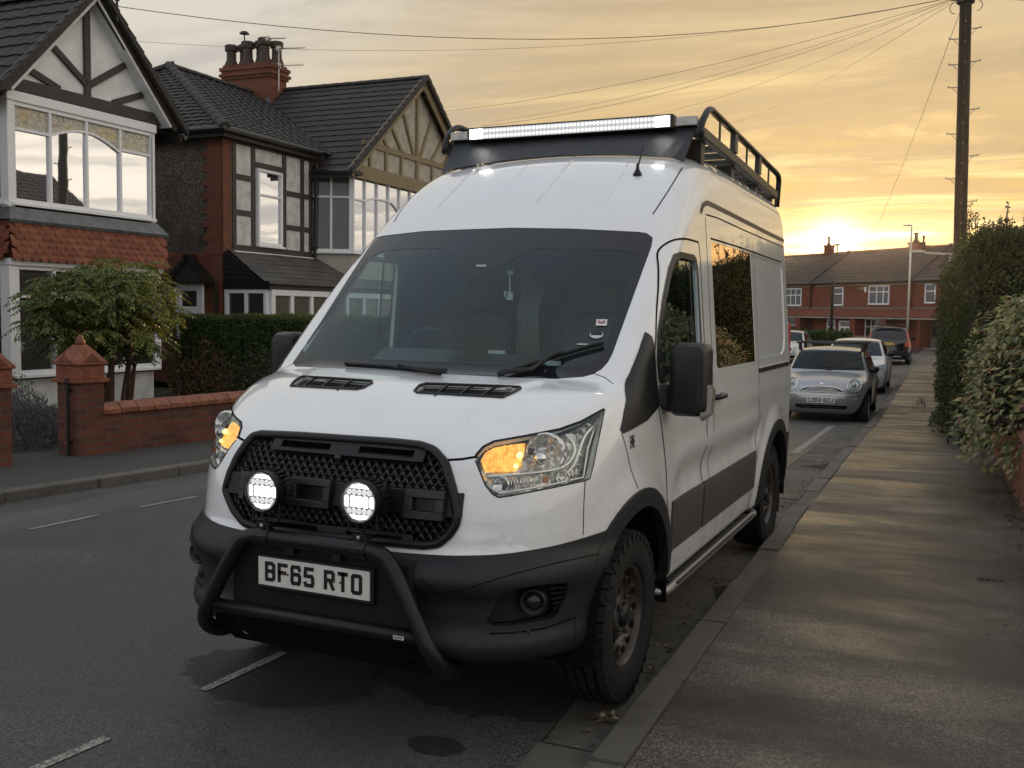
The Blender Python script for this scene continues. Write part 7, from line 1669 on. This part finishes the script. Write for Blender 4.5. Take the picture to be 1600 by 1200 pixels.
# ------------------------------------------------------------------ poles, lamps, bin
mat('pole_wood', (.034, .026, .018), .9, var=.45, vscale=9, bump=.6, bscale=70); mat('galvanised', (.26, .26, .25), .5, .5); mat('lamp_white', (.52, .52, .50), .45, var=.1); mat('bin_black', (.016, .017, .018), .5); mat('wire_black', (.02, .019, .018), .6)
def telegraph_pole():
    B0 = np.array(S(2.62, 22, gz(22))); T0 = np.array(S(2.42, 22, 9.35)); e = empty('telegraph_pole', tuple(B0), 0, 'tall brown wooden telegraph pole with climbing steps rising from the right hedge', 'pole'); d = T0-B0
    MB().tube([tuple(d*t) for t in np.linspace(0, 1, 12)], list(np.linspace(.150, .125, 12)), 16).build('shaft', 'pole_wood', e, True)
    ab = lambda z: d*((z-B0[2])/d[2])
    for k, (z, sd) in enumerate(((7.47, 1), (7.43, -1), (6.92, -1), (6.41, 1), (5.88, -1), (5.37, 1), (4.87, -1), (8.2, 1), (8.0, -1), (4.35, 1))):
        p = ab(z); m = MB(); x0 = sd*.13; m.tube([tuple(p+[x0, 0, 0]), tuple(p+[sd*.33, 0, .01])], .012, 6); m.tube([tuple(p+[x0, 0, -.13]), tuple(p+[sd*.24, 0, -.0])], .007, 4); m.box(tuple(p+np.array([sd*.325, 0, .02])), (.02, .05, .05)); m.build('climbing_step', 'galvanised', e)
    for z in np.arange(3.4, 8.8, .45): p = ab(z); MB().box(tuple(p+np.array([.01, -.145, 0])), (.03, .02, .03)).build('cable_clip', 'galvanised', e)
    m = MB(); m.tube([tuple(ab(z)+[.01, -.14, 0]) for z in (3.0, 6.0, 8.9)], .012, 5); m.build('down_cable', 'wire_black', e)
    m = MB(); p = ab(8.95); m.box(tuple(p), (.62, .36, .10)); m.box(tuple(p+np.array([.38, 0, 0])), (.14, .2, .16)); m.lathe([(.19, -.06), (.20, .0), (.19, .06)], 14, Matrix.Translation(p+np.array([0, 0, -.12]))); m.build('cable_bracket', 'gutter_black', e, bevel=.01)
    for k, (x, s_) in enumerate(((-.20, 1), (.24, .9))): m = MB(); m.tube([tuple(p+np.array([x+.12*s_*math.sin(R(a))*(-1 if x < 0 else 1), -.05, -.14-.13*s_*(1-math.cos(R(a)))])) for a in range(0, 200, 20)], .008, 4); m.build('cable_loop', 'wire_black', e)
    return T0
telegraph_pole()
PT = np.array(S(2.43, 22, 8.97))
def atA(u, v, a):                                        # a far point on the house line a = const, seen at a pixel of the photograph
    r = ray(u, v); n = np.array([SA[0], SA[1], 0]); return CC+r*((a-CC@n)/(r@n))
def wire(name_end, sag, label, th=.010, start=None):
    th *= .52
    A = np.array(name_end, float); B_ = PT if start is None else np.array(start, float); n = 26; q = []
    for i in range(n+1): t = i/n; p = A+(B_-A)*t; q.append(tuple(p-np.array([0, 0, 4*sag*t*(1-t)])-A))
    o = MB().tube(q, th, 5).build('telephone_wire', 'wire_black'); o.location = tuple(A); tag(o, label, 'wire', 'telephone wires from the pole')
wire(S(-10.88, 10.18, 6.78), .75, 'thick black wire from the left gable across the top of the sky to the pole', .013)
wire(atA(190, 63, -12.0), .60, 'thin wire passing just above the brick chimney to the pole', .006)
wire(atA(676, 176, -11.1), .35, 'wire leaving the tan timbered gable for the pole', .009)
wire(atA(752, 197, -11.1), .45, 'wire that meets the left end of the roof light bar in the photo', .009)
wire(atA(768, 190, -11.1), .35, 'faint wire just above the lit light bar, upper of a close pair', .007)
wire(atA(990, 183, -11.1), .45, 'wire passing over the right half of the lit roof light bar', .009)
wire(atA(1140, 194, -11.1), .35, 'wire that passes above the roof rack hoop', .009)
wire(S(-4.1, 71, 3.9), 1.0, 'long wire dropping from the pole top towards the sun over the far terrace', .012)
wire(S(9.5, 13.5, 5.6), .20, 'wire running down to the right from the pole top, lower of two', .010); wire(S(9.5, 15.0, 6.6), .15, 'wire running down to the right from the pole top, upper of two', .010)
def street_lamp(a, b, h, arm, label, arm_len=.0):
    e = empty('street_lamp', S(a, b, gz(b)), PHI, label, 'street lamp'); MB().tube([(0, 0, 0), (0, 0, 1.2)], .085, 10).build('base_column', 'lamp_white', e, True); MB().tube([(0, 0, 1.2), (0, 0, h)], [.060, .045], 10).build('column', 'lamp_white', e, True)
    if arm_len > .3: MB().tube([(0, 0, h-.02), (-arm_len, 0, h+.04)], .03, 8).build('arm', 'lamp_white', e, True); x = -arm_len-.18
    else: MB().tube([(0, 0, h-.02), (-.06, 0, h+.08)], .025, 6).build('arm', 'lamp_white', e, True); x = -.20
    MB().lathe([(.03, -.22), (.075, -.1), (.085, .1), (.03, .22)], 8, Matrix.Translation((x, 0, h+.08)) @ Matrix.Rotation(R(90), 4, 'Y') @ Matrix.Diagonal((.5, 1, 1, 1))).build('lantern', 'lamp_white', e, True)
street_lamp(.70, 51.5, 6.75, 0, 'tall thin white street lamp standing behind the black car'); street_lamp(2.42, 30, 4.05, 1, 'pale lamp post with a horizontal arm at the edge of the right hedge', .75)
e = empty('wooden_post', S(-5.0, 72.5, gz(70)), PHI, 'dark brown wooden post with a pale foot before the far terrace', 'post'); MB().tube([(0, 0, .9), (0, 0, 4.75)], .11, 10).build('shaft', 'pole_wood', e, True); MB().tube([(0, 0, 0), (0, 0, .92)], .125, 10).build('foot_sleeve', 'galvanised', e, True)
e = empty('wheelie_bin', S(2.52, 25.0, gz(25)+.1), PHI, 'dark wheeled rubbish bin standing against the right hedge', 'bin'); b_ = MB(); b_.add([(-.22, -.26, .06), (.22, -.26, .06), (.22, .22, .06), (-.22, .22, .06), (-.28, -.34, .94), (.28, -.34, .94), (.28, .30, .94), (-.28, .30, .94)], [(3, 2, 1, 0), (4, 5, 6, 7), (0, 1, 5, 4), (1, 2, 6, 5), (2, 3, 7, 6), (3, 0, 4, 7)]); b_.build('bin_body', 'bin_black', e, bevel=.02)
MB().prism([(-.30, -.37, .94), (-.30, .33, .94), (-.30, .33, 1.0), (-.30, -.1, 1.05), (-.30, -.37, .99)], (.60, 0, 0)).build('bin_lid', mat('lid_grey', (.30, .29, .26), .5), e, bevel=.015)
for x in (-.20, .20): MB().lathe([(.10, -.03), (.10, .03), (.0001, .03)], 14, Matrix.Translation((x, .26, .10)) @ Matrix.Rotation(R(90), 4, 'Y')).build('bin_wheel', 'tyre_black', e)
# ------------------------------------------------------------------ plants
def leaf_mat(name, stops, rough=.45, trans=.25, spec=.4):
    s = NT(name); s.set('Base Color', s.ramp(s.island(), stops)); s.set('Roughness', rough); s.set('Specular IOR Level', spec)
    if trans:
        tl = s.N.new('ShaderNodeBsdfTranslucent'); s.L.new(s.ramp(s.island(), [(p, tuple(min(1, x*1.6) for x in c)) for p, c in stops]), tl.inputs[0])
        mx = s.N.new('ShaderNodeMixShader'); mx.inputs[0].default_value = trans; s.L.new(s.p.outputs[0], mx.inputs[1]); s.L.new(tl.outputs[0], mx.inputs[2]); s.L.new(mx.outputs[0], s.out.inputs[0])
leaf_mat('hedge_leaf', [(0, (0.01087, 0.02819, 0.004785)), (.45, (0.029, 0.07282, 0.00957)), (.8, (0.058, 0.1244, 0.01595)), (1, (0.1087, 0.1832, 0.02871))])
leaf_mat('hedge_top_leaf', [(0, (0.03, 0.048, 0.0096)), (.6, (0.066, 0.09, 0.018)), (1, (0.114, 0.12, 0.03))])
leaf_mat('privet_leaf', [(0, (0.0108, 0.0189, 0.0054)), (.45, (0.0324, 0.054, 0.0135)), (.82, (0.0675, 0.0972, 0.0243)), (1, (0.1283, 0.1485, 0.054))], .4)
leaf_mat('laurel_leaf', [(0, (0.03251, 0.04872, 0.007888)), (.35, (0.0894, 0.1096, 0.02169)), (.62, (0.187, 0.1827, 0.05423)), (.92, (0.3575, 0.3045, 0.1282)), (.97, (0.1463, 0.1522, 0.02958)), (.985, (0.2601, 0.07612, 0.03944))], .28, .15, .6)
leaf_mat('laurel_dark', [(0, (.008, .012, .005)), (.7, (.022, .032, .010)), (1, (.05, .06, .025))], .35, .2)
leaf_mat('mahonia_leaf', [(0, (0.02291, 0.03345, 0.008788)), (.35, (0.06876, 0.1004, 0.02009)), (.75, (0.1392, 0.184, 0.03264)), (.93, (0.1801, 0.184, 0.06278)), (1, (0.2456, 0.1422, 0.06278))], .42, .3)
leaf_mat('lavender_leaf', [(0, (0.065, 0.0585, 0.065)), (.6, (0.13, 0.117, 0.1274)), (1, (0.208, 0.195, 0.2015))], .7)
leaf_mat('golden_leaf', [(0, (0.09, 0.1125, 0.0225)), (.6, (0.195, 0.21, 0.0525)), (1, (0.33, 0.3, 0.12))], .5)
leaf_mat('rust_leaf', [(0, (.03, .012, .008)), (.6, (.075, .025, .016)), (1, (.11, .055, .03))], .6)
leaf_mat('ivy_leaf', [(0, (.010, .014, .007)), (.6, (.028, .036, .014)), (1, (.06, .065, .03))], .4)
mat('bark', (.055, .035, .024), .85, var=.4, vscale=40); mat('stem_brown', (.075, .040, .026), .8, var=.35, vscale=25)
def unit(v): return v/np.maximum(np.linalg.norm(v, axis=-1, keepdims=True), 1e-9)
def leaves(P, D, N, L, Wd, bend=.15, six=False):
    """leaf blades: base P, direction D, face normal N, length L, width Wd (arrays) -> verts, faces"""
    n = len(P); D = unit(D); X = unit(np.cross(D, N)); Nn = np.cross(X, D); L = L[:, None]; Wd = Wd[:, None]
    if six:
        V = np.stack([P, P+D*L*.33-X*Wd*.5+Nn*Wd*.16, P+D*L*.70-X*Wd*.42+Nn*(Wd*.12-L*bend*.3), P+D*L-Nn*L*bend, P+D*L*.70+X*Wd*.42+Nn*(Wd*.12-L*bend*.3), P+D*L*.33+X*Wd*.5+Nn*Wd*.16, P+D*L*.5-Nn*L*bend*.10], 1)
        F = np.array([[0, 6, 1], [1, 6, 2], [2, 6, 3], [3, 6, 4], [4, 6, 5], [5, 6, 0]]); k = 7
    else:
        V = np.stack([P, P+D*L*.45-X*Wd*.5, P+D*L-Nn*L*bend, P+D*L*.45+X*Wd*.5], 1); F = np.array([[0, 1, 2, 3]]); k = 4
    return V.reshape(-1, 3), (F[None]+np.arange(n)[:, None, None]*k).reshape(-1, F.shape[1])
def foliage(name, m, parts, parent=None, at=None):
    vs = []; fs = []; o = 0
    for V, F in parts: vs.append(V); fs += (F+o).tolist(); o += len(V)
    V = np.concatenate(vs)
    if at is not None: V = V-np.array(at)
    me = bpy.data.meshes.new(name); me.from_pydata(V.tolist(), [], fs)
    return link(name, me, m, parent, at=at)
def rdir(n): return unit(RNG.normal(size=(n, 3)))
def n3(P, s, seed=0): return np.array([mnoise.noise((p[0]*s+seed, p[1]*s, p[2]*s)) for p in P])
def sw(P): P = np.asarray(P, float); return np.concatenate([SA*P[:, :1]+SB*P[:, 1:2], P[:, 2:]], 1)      # street -> world for arrays
# hedges: leaf shell over a dark core; box in street coords
def hedge(name, label, group, a0, a1, b0, b1, h, leaf, size, dens, faces, lump=.06, toplab=None, core_in=.16, sprigs=0, z0=0.0, rd=(.18, .10)):
    c = S((a0+a1)/2, (b0+b1)/2, gz((b0+b1)/2)+z0); root = empty(name, c, 0, label, 'hedge', group); parts = []; tops = []
    for fc in faces:
        if fc == 'top': A = (a1-a0)*(b1-b0)
        elif fc[1] == 'a': A = (b1-b0)*h
        else: A = (a1-a0)*h
        n = int(A*dens); u, v = RNG.random(n), RNG.random(n); dp = np.abs(RNG.normal(0, .05, n))
        if fc == 'top': P = np.stack([a0+(a1-a0)*u, b0+(b1-b0)*v, np.full(n, h)-dp], 1); N = np.tile([0, 0, 1.0], (n, 1))
        elif fc == '-a': P = np.stack([a0+dp, b0+(b1-b0)*u, h*v], 1); N = np.tile([-1.0, 0, 0], (n, 1))
        elif fc == '+a': P = np.stack([a1-dp, b0+(b1-b0)*u, h*v], 1); N = np.tile([1.0, 0, 0], (n, 1))
        elif fc == '-b': P = np.stack([a0+(a1-a0)*u, b0+dp, h*v], 1); N = np.tile([0, -1.0, 0], (n, 1))
        else: P = np.stack([a0+(a1-a0)*u, b1-dp, h*v], 1); N = np.tile([0, 1.0, 0], (n, 1))
        bulge = n3(P, 1.1, 3)*lump*1.6+n3(P, 4.5, 8)*lump; P = P+N*bulge[:, None]
        # round the upper edges
        over = np.clip((P[:, 2]-(h-rd[0]))/rd[0], 0, 1) if fc != 'top' else np.zeros(n); P = P-N*(over**2*rd[1])[:, None]
        if fc == 'top' and rd[1] > .15: ed = np.minimum(np.minimum(P[:, 0]-a0, P[:, 1]-b0), .9); P[:, 2] -= np.clip(1-ed/(rd[1]*1.6), 0, 1)**2*rd[0]*.8
        elif rd[1] > .15:                                    # round the upright corner too
            t_ = P[:, 1]-b0 if fc == '-a' else P[:, 0]-a0; P = P-N*(np.clip(1-t_/.5, 0, 1)**2*.22)[:, None]
        keep = n3(P, 7.0, 21) > -.42; P, N = P[keep], N[keep]; n = len(P)
        P[:, 2] += gz((b0+b1)/2)+z0
        W_ = sw(P); D = unit(N*.6+rdir(n)*.9+np.array([0, 0, .25])); Nm = unit(N+rdir(n)*.7)
        (tops if fc == 'top' and toplab else parts).append(leaves(W_, D, Nm, RNG.uniform(.7, 1.3, n)*size, RNG.uniform(.7, 1.2, n)*size*.55))
    foliage('foliage', leaf, [(V-np.array(c), F) for V, F in parts], root)
    if tops: foliage('clipped_top', toplab, [(V-np.array(c), F) for V, F in tops], root)
    i = core_in; mb = MB(Matrix.Rotation(PHI, 4, 'Z')); mb.bx(a0+i-(a0+a1)/2, a1-i-(a0+a1)/2, b0+i-(b0+b1)/2, b1-i-(b0+b1)/2, -.1, h-.07); mb.build('branches', 'core_dark', root, bevel=.05 if rd[1] < .15 else .30, seg=3)  # near-black block stands in for the shaded inside of the hedge
    if sprigs:
        sp = []; tw = MB(); k = 0
        for _ in range(sprigs):
            a, b = RNG.uniform(a0+.05, min(a0+1.4, a1-.05)), b0+(b1-b0)*RNG.random()**2; hh = RNG.uniform(.10, .42); p = np.array(S(a, b, h+gz((b0+b1)/2)+z0-.03))-np.array(c); q = p+np.array([RNG.normal(0, .05), RNG.normal(0, .05), hh]); tw.tube([tuple(p), tuple((p+q)/2+RNG.normal(0, .012, 3)), tuple(q)], [.005, .004, .002], 4)
            m = RNG.integers(5, 12); t = RNG.uniform(.2, 1, m)[:, None]; PP = p+(q-p)*t; sp.append(leaves(PP, rdir(m)+[0, 0, .4], rdir(m), RNG.uniform(.8, 1.3, m)*size, RNG.uniform(.5, .8, m)*size))
        foliage('shoot', leaf, sp, root)['kind'] = 'stuff'; tw.build('twig', 'stem_brown', root)['kind'] = 'stuff'
    return root
hedge('garden_hedge', 'dark green clipped hedge between the two front gardens on the left', None, -12.0, -6.5, 12.5, 13.5, 1.66, 'hedge_leaf', .042, 2600, ('top', '-b', '+a'), .05, 'hedge_top_leaf', z0=.09)
hedge('privet_hedge', 'tall overgrown dark hedge along the right pavement with the telegraph pole in it', None, 2.40, 5.2, 13.6, 24, 3.38, 'privet_leaf', .050, 1700, ('top', '-b', '-a'), .22, None, .30, 90, z0=.05, rd=(.75, .42))
hedge('boundary_hedge', 'dark hedge continuing beyond the telegraph pole on the right', None, 2.50, 4.6, 24.3, 40, 3.3, 'privet_leaf', .085, 480, ('top', '-b', '-a'), .22, None, .30, 20, z0=.05, rd=(.6, .4))
hedge('terrace_hedge', 'low dark hedge before the far brick terrace, just right of the van', None, -7.9, -3.4, 70.0, 71.0, 1.15, 'hedge_leaf', .10, 420, ('top', '-b', '+a'), .1)
# laurel over the right wall
def laurel():
    c = np.array(S(3.1, 8.7, .1)); root = empty('laurel_bush', tuple(c), 0, 'broad pale-leaved laurel bush spilling over the low brick wall at right', 'bush'); n = 10500
    u = rdir(n); u[:, 2] = np.where(u[:, 2] < -.55, -u[:, 2], u[:, 2]); r = RNG.uniform(.80, 1.03, n)[:, None]
    base = np.array([3.42, 8.75, .75]); rad = np.array([.95, 2.75, 1.36]); P = base+u*rad*r
    lump = n3(P, 1.3, 5)*.20+n3(P, 3.0, 2)*.10; P = P+u*lump[:, None]
    ok = (P[:, 2] > np.where(P[:, 0] > 3.15, .12, .30)) & (n3(P, 5.0, 9) > -.36); P, u = P[ok], u[ok]; n = len(P)
    D = unit(u*np.array([.5, .6, .2])+rdir(n)*.75+np.array([-.28, -.32, -.22])); Nm = unit(u*.7+np.array([-.1, -.25, .85])+rdir(n)*.35)
    V, F = leaves(sw(P), sw(D), sw(Nm), RNG.uniform(.070, .125, n), RNG.uniform(.028, .046, n), .22, True); foliage('foliage', 'laurel_leaf', [(V-c, F)], root)
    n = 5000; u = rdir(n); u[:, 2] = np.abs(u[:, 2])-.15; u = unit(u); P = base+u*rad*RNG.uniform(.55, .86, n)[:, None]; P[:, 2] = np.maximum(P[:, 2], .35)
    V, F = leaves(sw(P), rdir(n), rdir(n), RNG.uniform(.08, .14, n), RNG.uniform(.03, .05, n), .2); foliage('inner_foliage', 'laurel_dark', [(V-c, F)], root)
    st = MB()
    for _ in range(26):
        b = RNG.uniform(6.6, 11.0); p0 = np.array(S(3.35+RNG.normal(0, .1), b, .1))-c; p1 = np.array(S(3.1+RNG.normal(0, .35), b+RNG.normal(0, .3), RNG.uniform(.9, 1.7)))-c; st.tube([tuple(p0), tuple((p0+p1)/2+RNG.normal(0, .05, 3)), tuple(p1)], [.018, .013, .006], 5)
    st.build('stem', 'stem_brown', root, True)
    k = MB(Matrix.Rotation(PHI, 4, 'Z')); k.lathe([(0.0001, 1.15), (.30, 1.05), (.46, .7), (.42, .3), (.25, .05), (.1, -.1)], 14, Matrix.Translation((.42, .0, .1)) @ Matrix.Diagonal((.85, 3.6, .9, 1))); k.build('branches', 'core_dark', root, True)  # near-black lump painted as the shade deep inside the bush
laurel()
def ivy():
    c = np.array(S(2.85, 13.0, .0)); n = 900; P = np.stack([RNG.normal(2.72, .16, n), RNG.normal(12.75, .45, n), np.abs(RNG.normal(0, .22, n))+gz(12.5)+KH+.02], 1); P = P[(P[:, 2] < .55)]; n = len(P)
    V, F = leaves(sw(P), rdir(n), unit(rdir(n)+[0, -.3, 1.2]), RNG.uniform(.05, .09, n), RNG.uniform(.04, .07, n), .1); o = foliage('ivy_plant', 'ivy_leaf', [(V-c, F)], None); o.location = tuple(c); tag(o, 'low ivy clump growing at the foot of the tall right hedge', 'plant')
    c = np.array(S(2.8, 5.2, KH)); n = 700; P = np.stack([2.90-np.abs(RNG.normal(0, .06, n)), RNG.uniform(1.5, 7.5, n), np.abs(RNG.normal(0, .05, n))+KH+.03], 1); ok = n3(P*np.array([1, 1, 0]), 2.2, 4) > -.05; P = P[ok]; n = len(P)
    V, F = leaves(sw(P), rdir(n)+[0, 0, .6], rdir(n), RNG.uniform(.015, .04, n), RNG.uniform(.008, .016, n), .1); o = foliage('wall_weeds', 'privet_leaf', [(V-c, F)], None); o.location = tuple(c); o['kind'] = 'stuff'; tag(o, 'weeds and moss along the foot of the right wall', 'weeds')
ivy()
# the multi-stemmed evergreen in the left front garden
def mahonia():
    c = np.array(S(-8.5, 7.55, .1)); root = empty('garden_shrub', tuple(c), 0, 'multi-stemmed green shrub with drooping leaves behind the left garden wall', 'shrub'); st = MB(); tips = []
    for k in range(11):
        t = k/10; ang = RNG.uniform(0, 6.28); b0 = np.array([RNG.normal(0, .10), RNG.normal(0.0, .13), 0]); b1 = b0+np.array([math.cos(ang)*.35, (t-.5)*.95+RNG.normal(0, .06), RNG.uniform(.75, .95)]); b2 = b1+np.array([math.cos(ang)*.35, (t-.5)*.85, RNG.uniform(.45, .80)])
        st.tube(fillet([tuple(b0), tuple(b1), tuple(b2)], .4, 4), [.034]*2+[.028]*2+[.022]*3+[.016], 7)
        for _ in range(7):
            q = b1+(b2-b1)*RNG.uniform(-.25, 1.0); e = q+np.array([RNG.normal(0, .30), RNG.normal(0, .34), RNG.uniform(.05, .48)]); st.tube([tuple(q), tuple((q+e)/2+[0, 0, .04]), tuple(e)], [.014, .010, .006], 5); tips.append(e)
        tips.append(b2)
    for _ in range(70): u = unit(RNG.normal(size=3)); tips.append(np.array([0, -.08, 1.74])+u*np.array([.85, 1.10, .58])*RNG.uniform(.5, 1.0))
    tips = [t for t in tips if t[2] > .95 and -1.22 < t[1] < .92]
    st.build('trunk', 'stem_brown', root, True); parts = []; rach = MB()
    for tp in tips:
        for k in range(10):
            a = RNG.uniform(0, 6.28); el = RNG.uniform(-.15, .55); d = np.array([math.cos(a)*math.cos(el), math.sin(a)*math.cos(el), math.sin(el)]); L = RNG.uniform(.26, .46); m = 9; t = np.linspace(.18, 1, m)[:, None]
            pts = tp+d*L*t+np.array([0, 0, -.24])*t**2*L*1.9; tan = unit(d+np.array([0, 0, -.9])*t); side = unit(np.cross(tan, [0, 0, 1.0])); up = np.cross(side, tan)
            for s2 in (1, -1): parts.append(leaves(pts, side*s2*.8+tan*.55+np.array([0, 0, -.22])+rdir(m)*.18, up+rdir(m)*.3, RNG.uniform(.075, .115, m)*(1-.35*t[:, 0]), RNG.uniform(.022, .034, m), .22))
            parts.append(leaves(pts[-1:], tan[-1:], up[-1:], np.array([.09]), np.array([.026])))
    foliage('crown', 'mahonia_leaf', [(V+0*c, F) for V, F in parts], root)
mahonia()
def tuft(name, label, cat, a, b, ra, rb, h, m, n, L, Wd, up=.6, z=.1, low=False):
    c = np.array(S(a, b, z)); u = rdir(n); u[:, 2] = np.abs(u[:, 2]); P = u*np.array([ra, rb, h])*RNG.uniform(.55, 1.05, n)[:, None]; P = P*(1+.25*n3(P+a, 4.0))[:, None]
    V, F = leaves(P, unit(u+rdir(n)*.7+[0, 0, up]), unit(u+rdir(n)*.6), RNG.uniform(.7, 1.3, n)*L, RNG.uniform(.7, 1.2, n)*Wd, .1); o = foliage(name, m, [(V, F)]); o.location = tuple(c); tag(o, label, cat); return o
tuft('lavender_bush', 'grey leafless lavender bush beside the left gate pillar', 'bush', -7.35, 4.95, .62, .62, .60, 'lavender_leaf', 5200, .06, .016)
tuft('golden_shrub', 'yellow-green leafy shrub between the two gate pillars', 'shrub', -8.0, 4.95, .50, .48, .82, 'golden_leaf', 2600, .042, .028)
tuft('dark_shrub', 'small dark grey-green plant behind the yellow-green shrub', 'plant', -8.6, 5.75, .5, .5, .80, 'laurel_dark', 1400, .05, .016)
tuft('red_shrub', 'reddish-brown hydrangea shrub before the left garden hedge', 'shrub', -8.6, 9.55, .5, .55, 1.02, 'rust_leaf', 900, .055, .035)
tuft('sage_shrub', 'dull grey-green shrub beside the reddish-brown one', 'shrub', -8.3, 10.7, .7, .8, .95, 'ivy_leaf', 1600, .06, .030)
tuft('grass_clump', 'small tuft of dry grass on the pavement near the far bin', 'plant', 1.9, 19.7, .12, .14, .22, 'lavender_leaf', 90, .10, .010, 1.5, gz(19.7)+.08)
# ------------------------------------------------------------------ thin scattering volume added to imitate lens glow around the sun
hz = MB().bx(-186, 186, -72, 202, -1.7, 10.6).build('haze', mat('glow_scatter', (0, 0, 0), 1)); hz['kind'] = 'stuff'
nt_ = MATS['glow_scatter'].node_tree; nt_.nodes.clear(); o_ = nt_.nodes.new('ShaderNodeOutputMaterial'); v_ = nt_.nodes.new('ShaderNodeVolumePrincipled')
v_.inputs['Density'].default_value = .00014; v_.inputs['Anisotropy'].default_value = .85; v_.inputs['Color'].default_value = (.95, .93, .90, 1); nt_.links.new(v_.outputs[0], o_.inputs['Volume'])
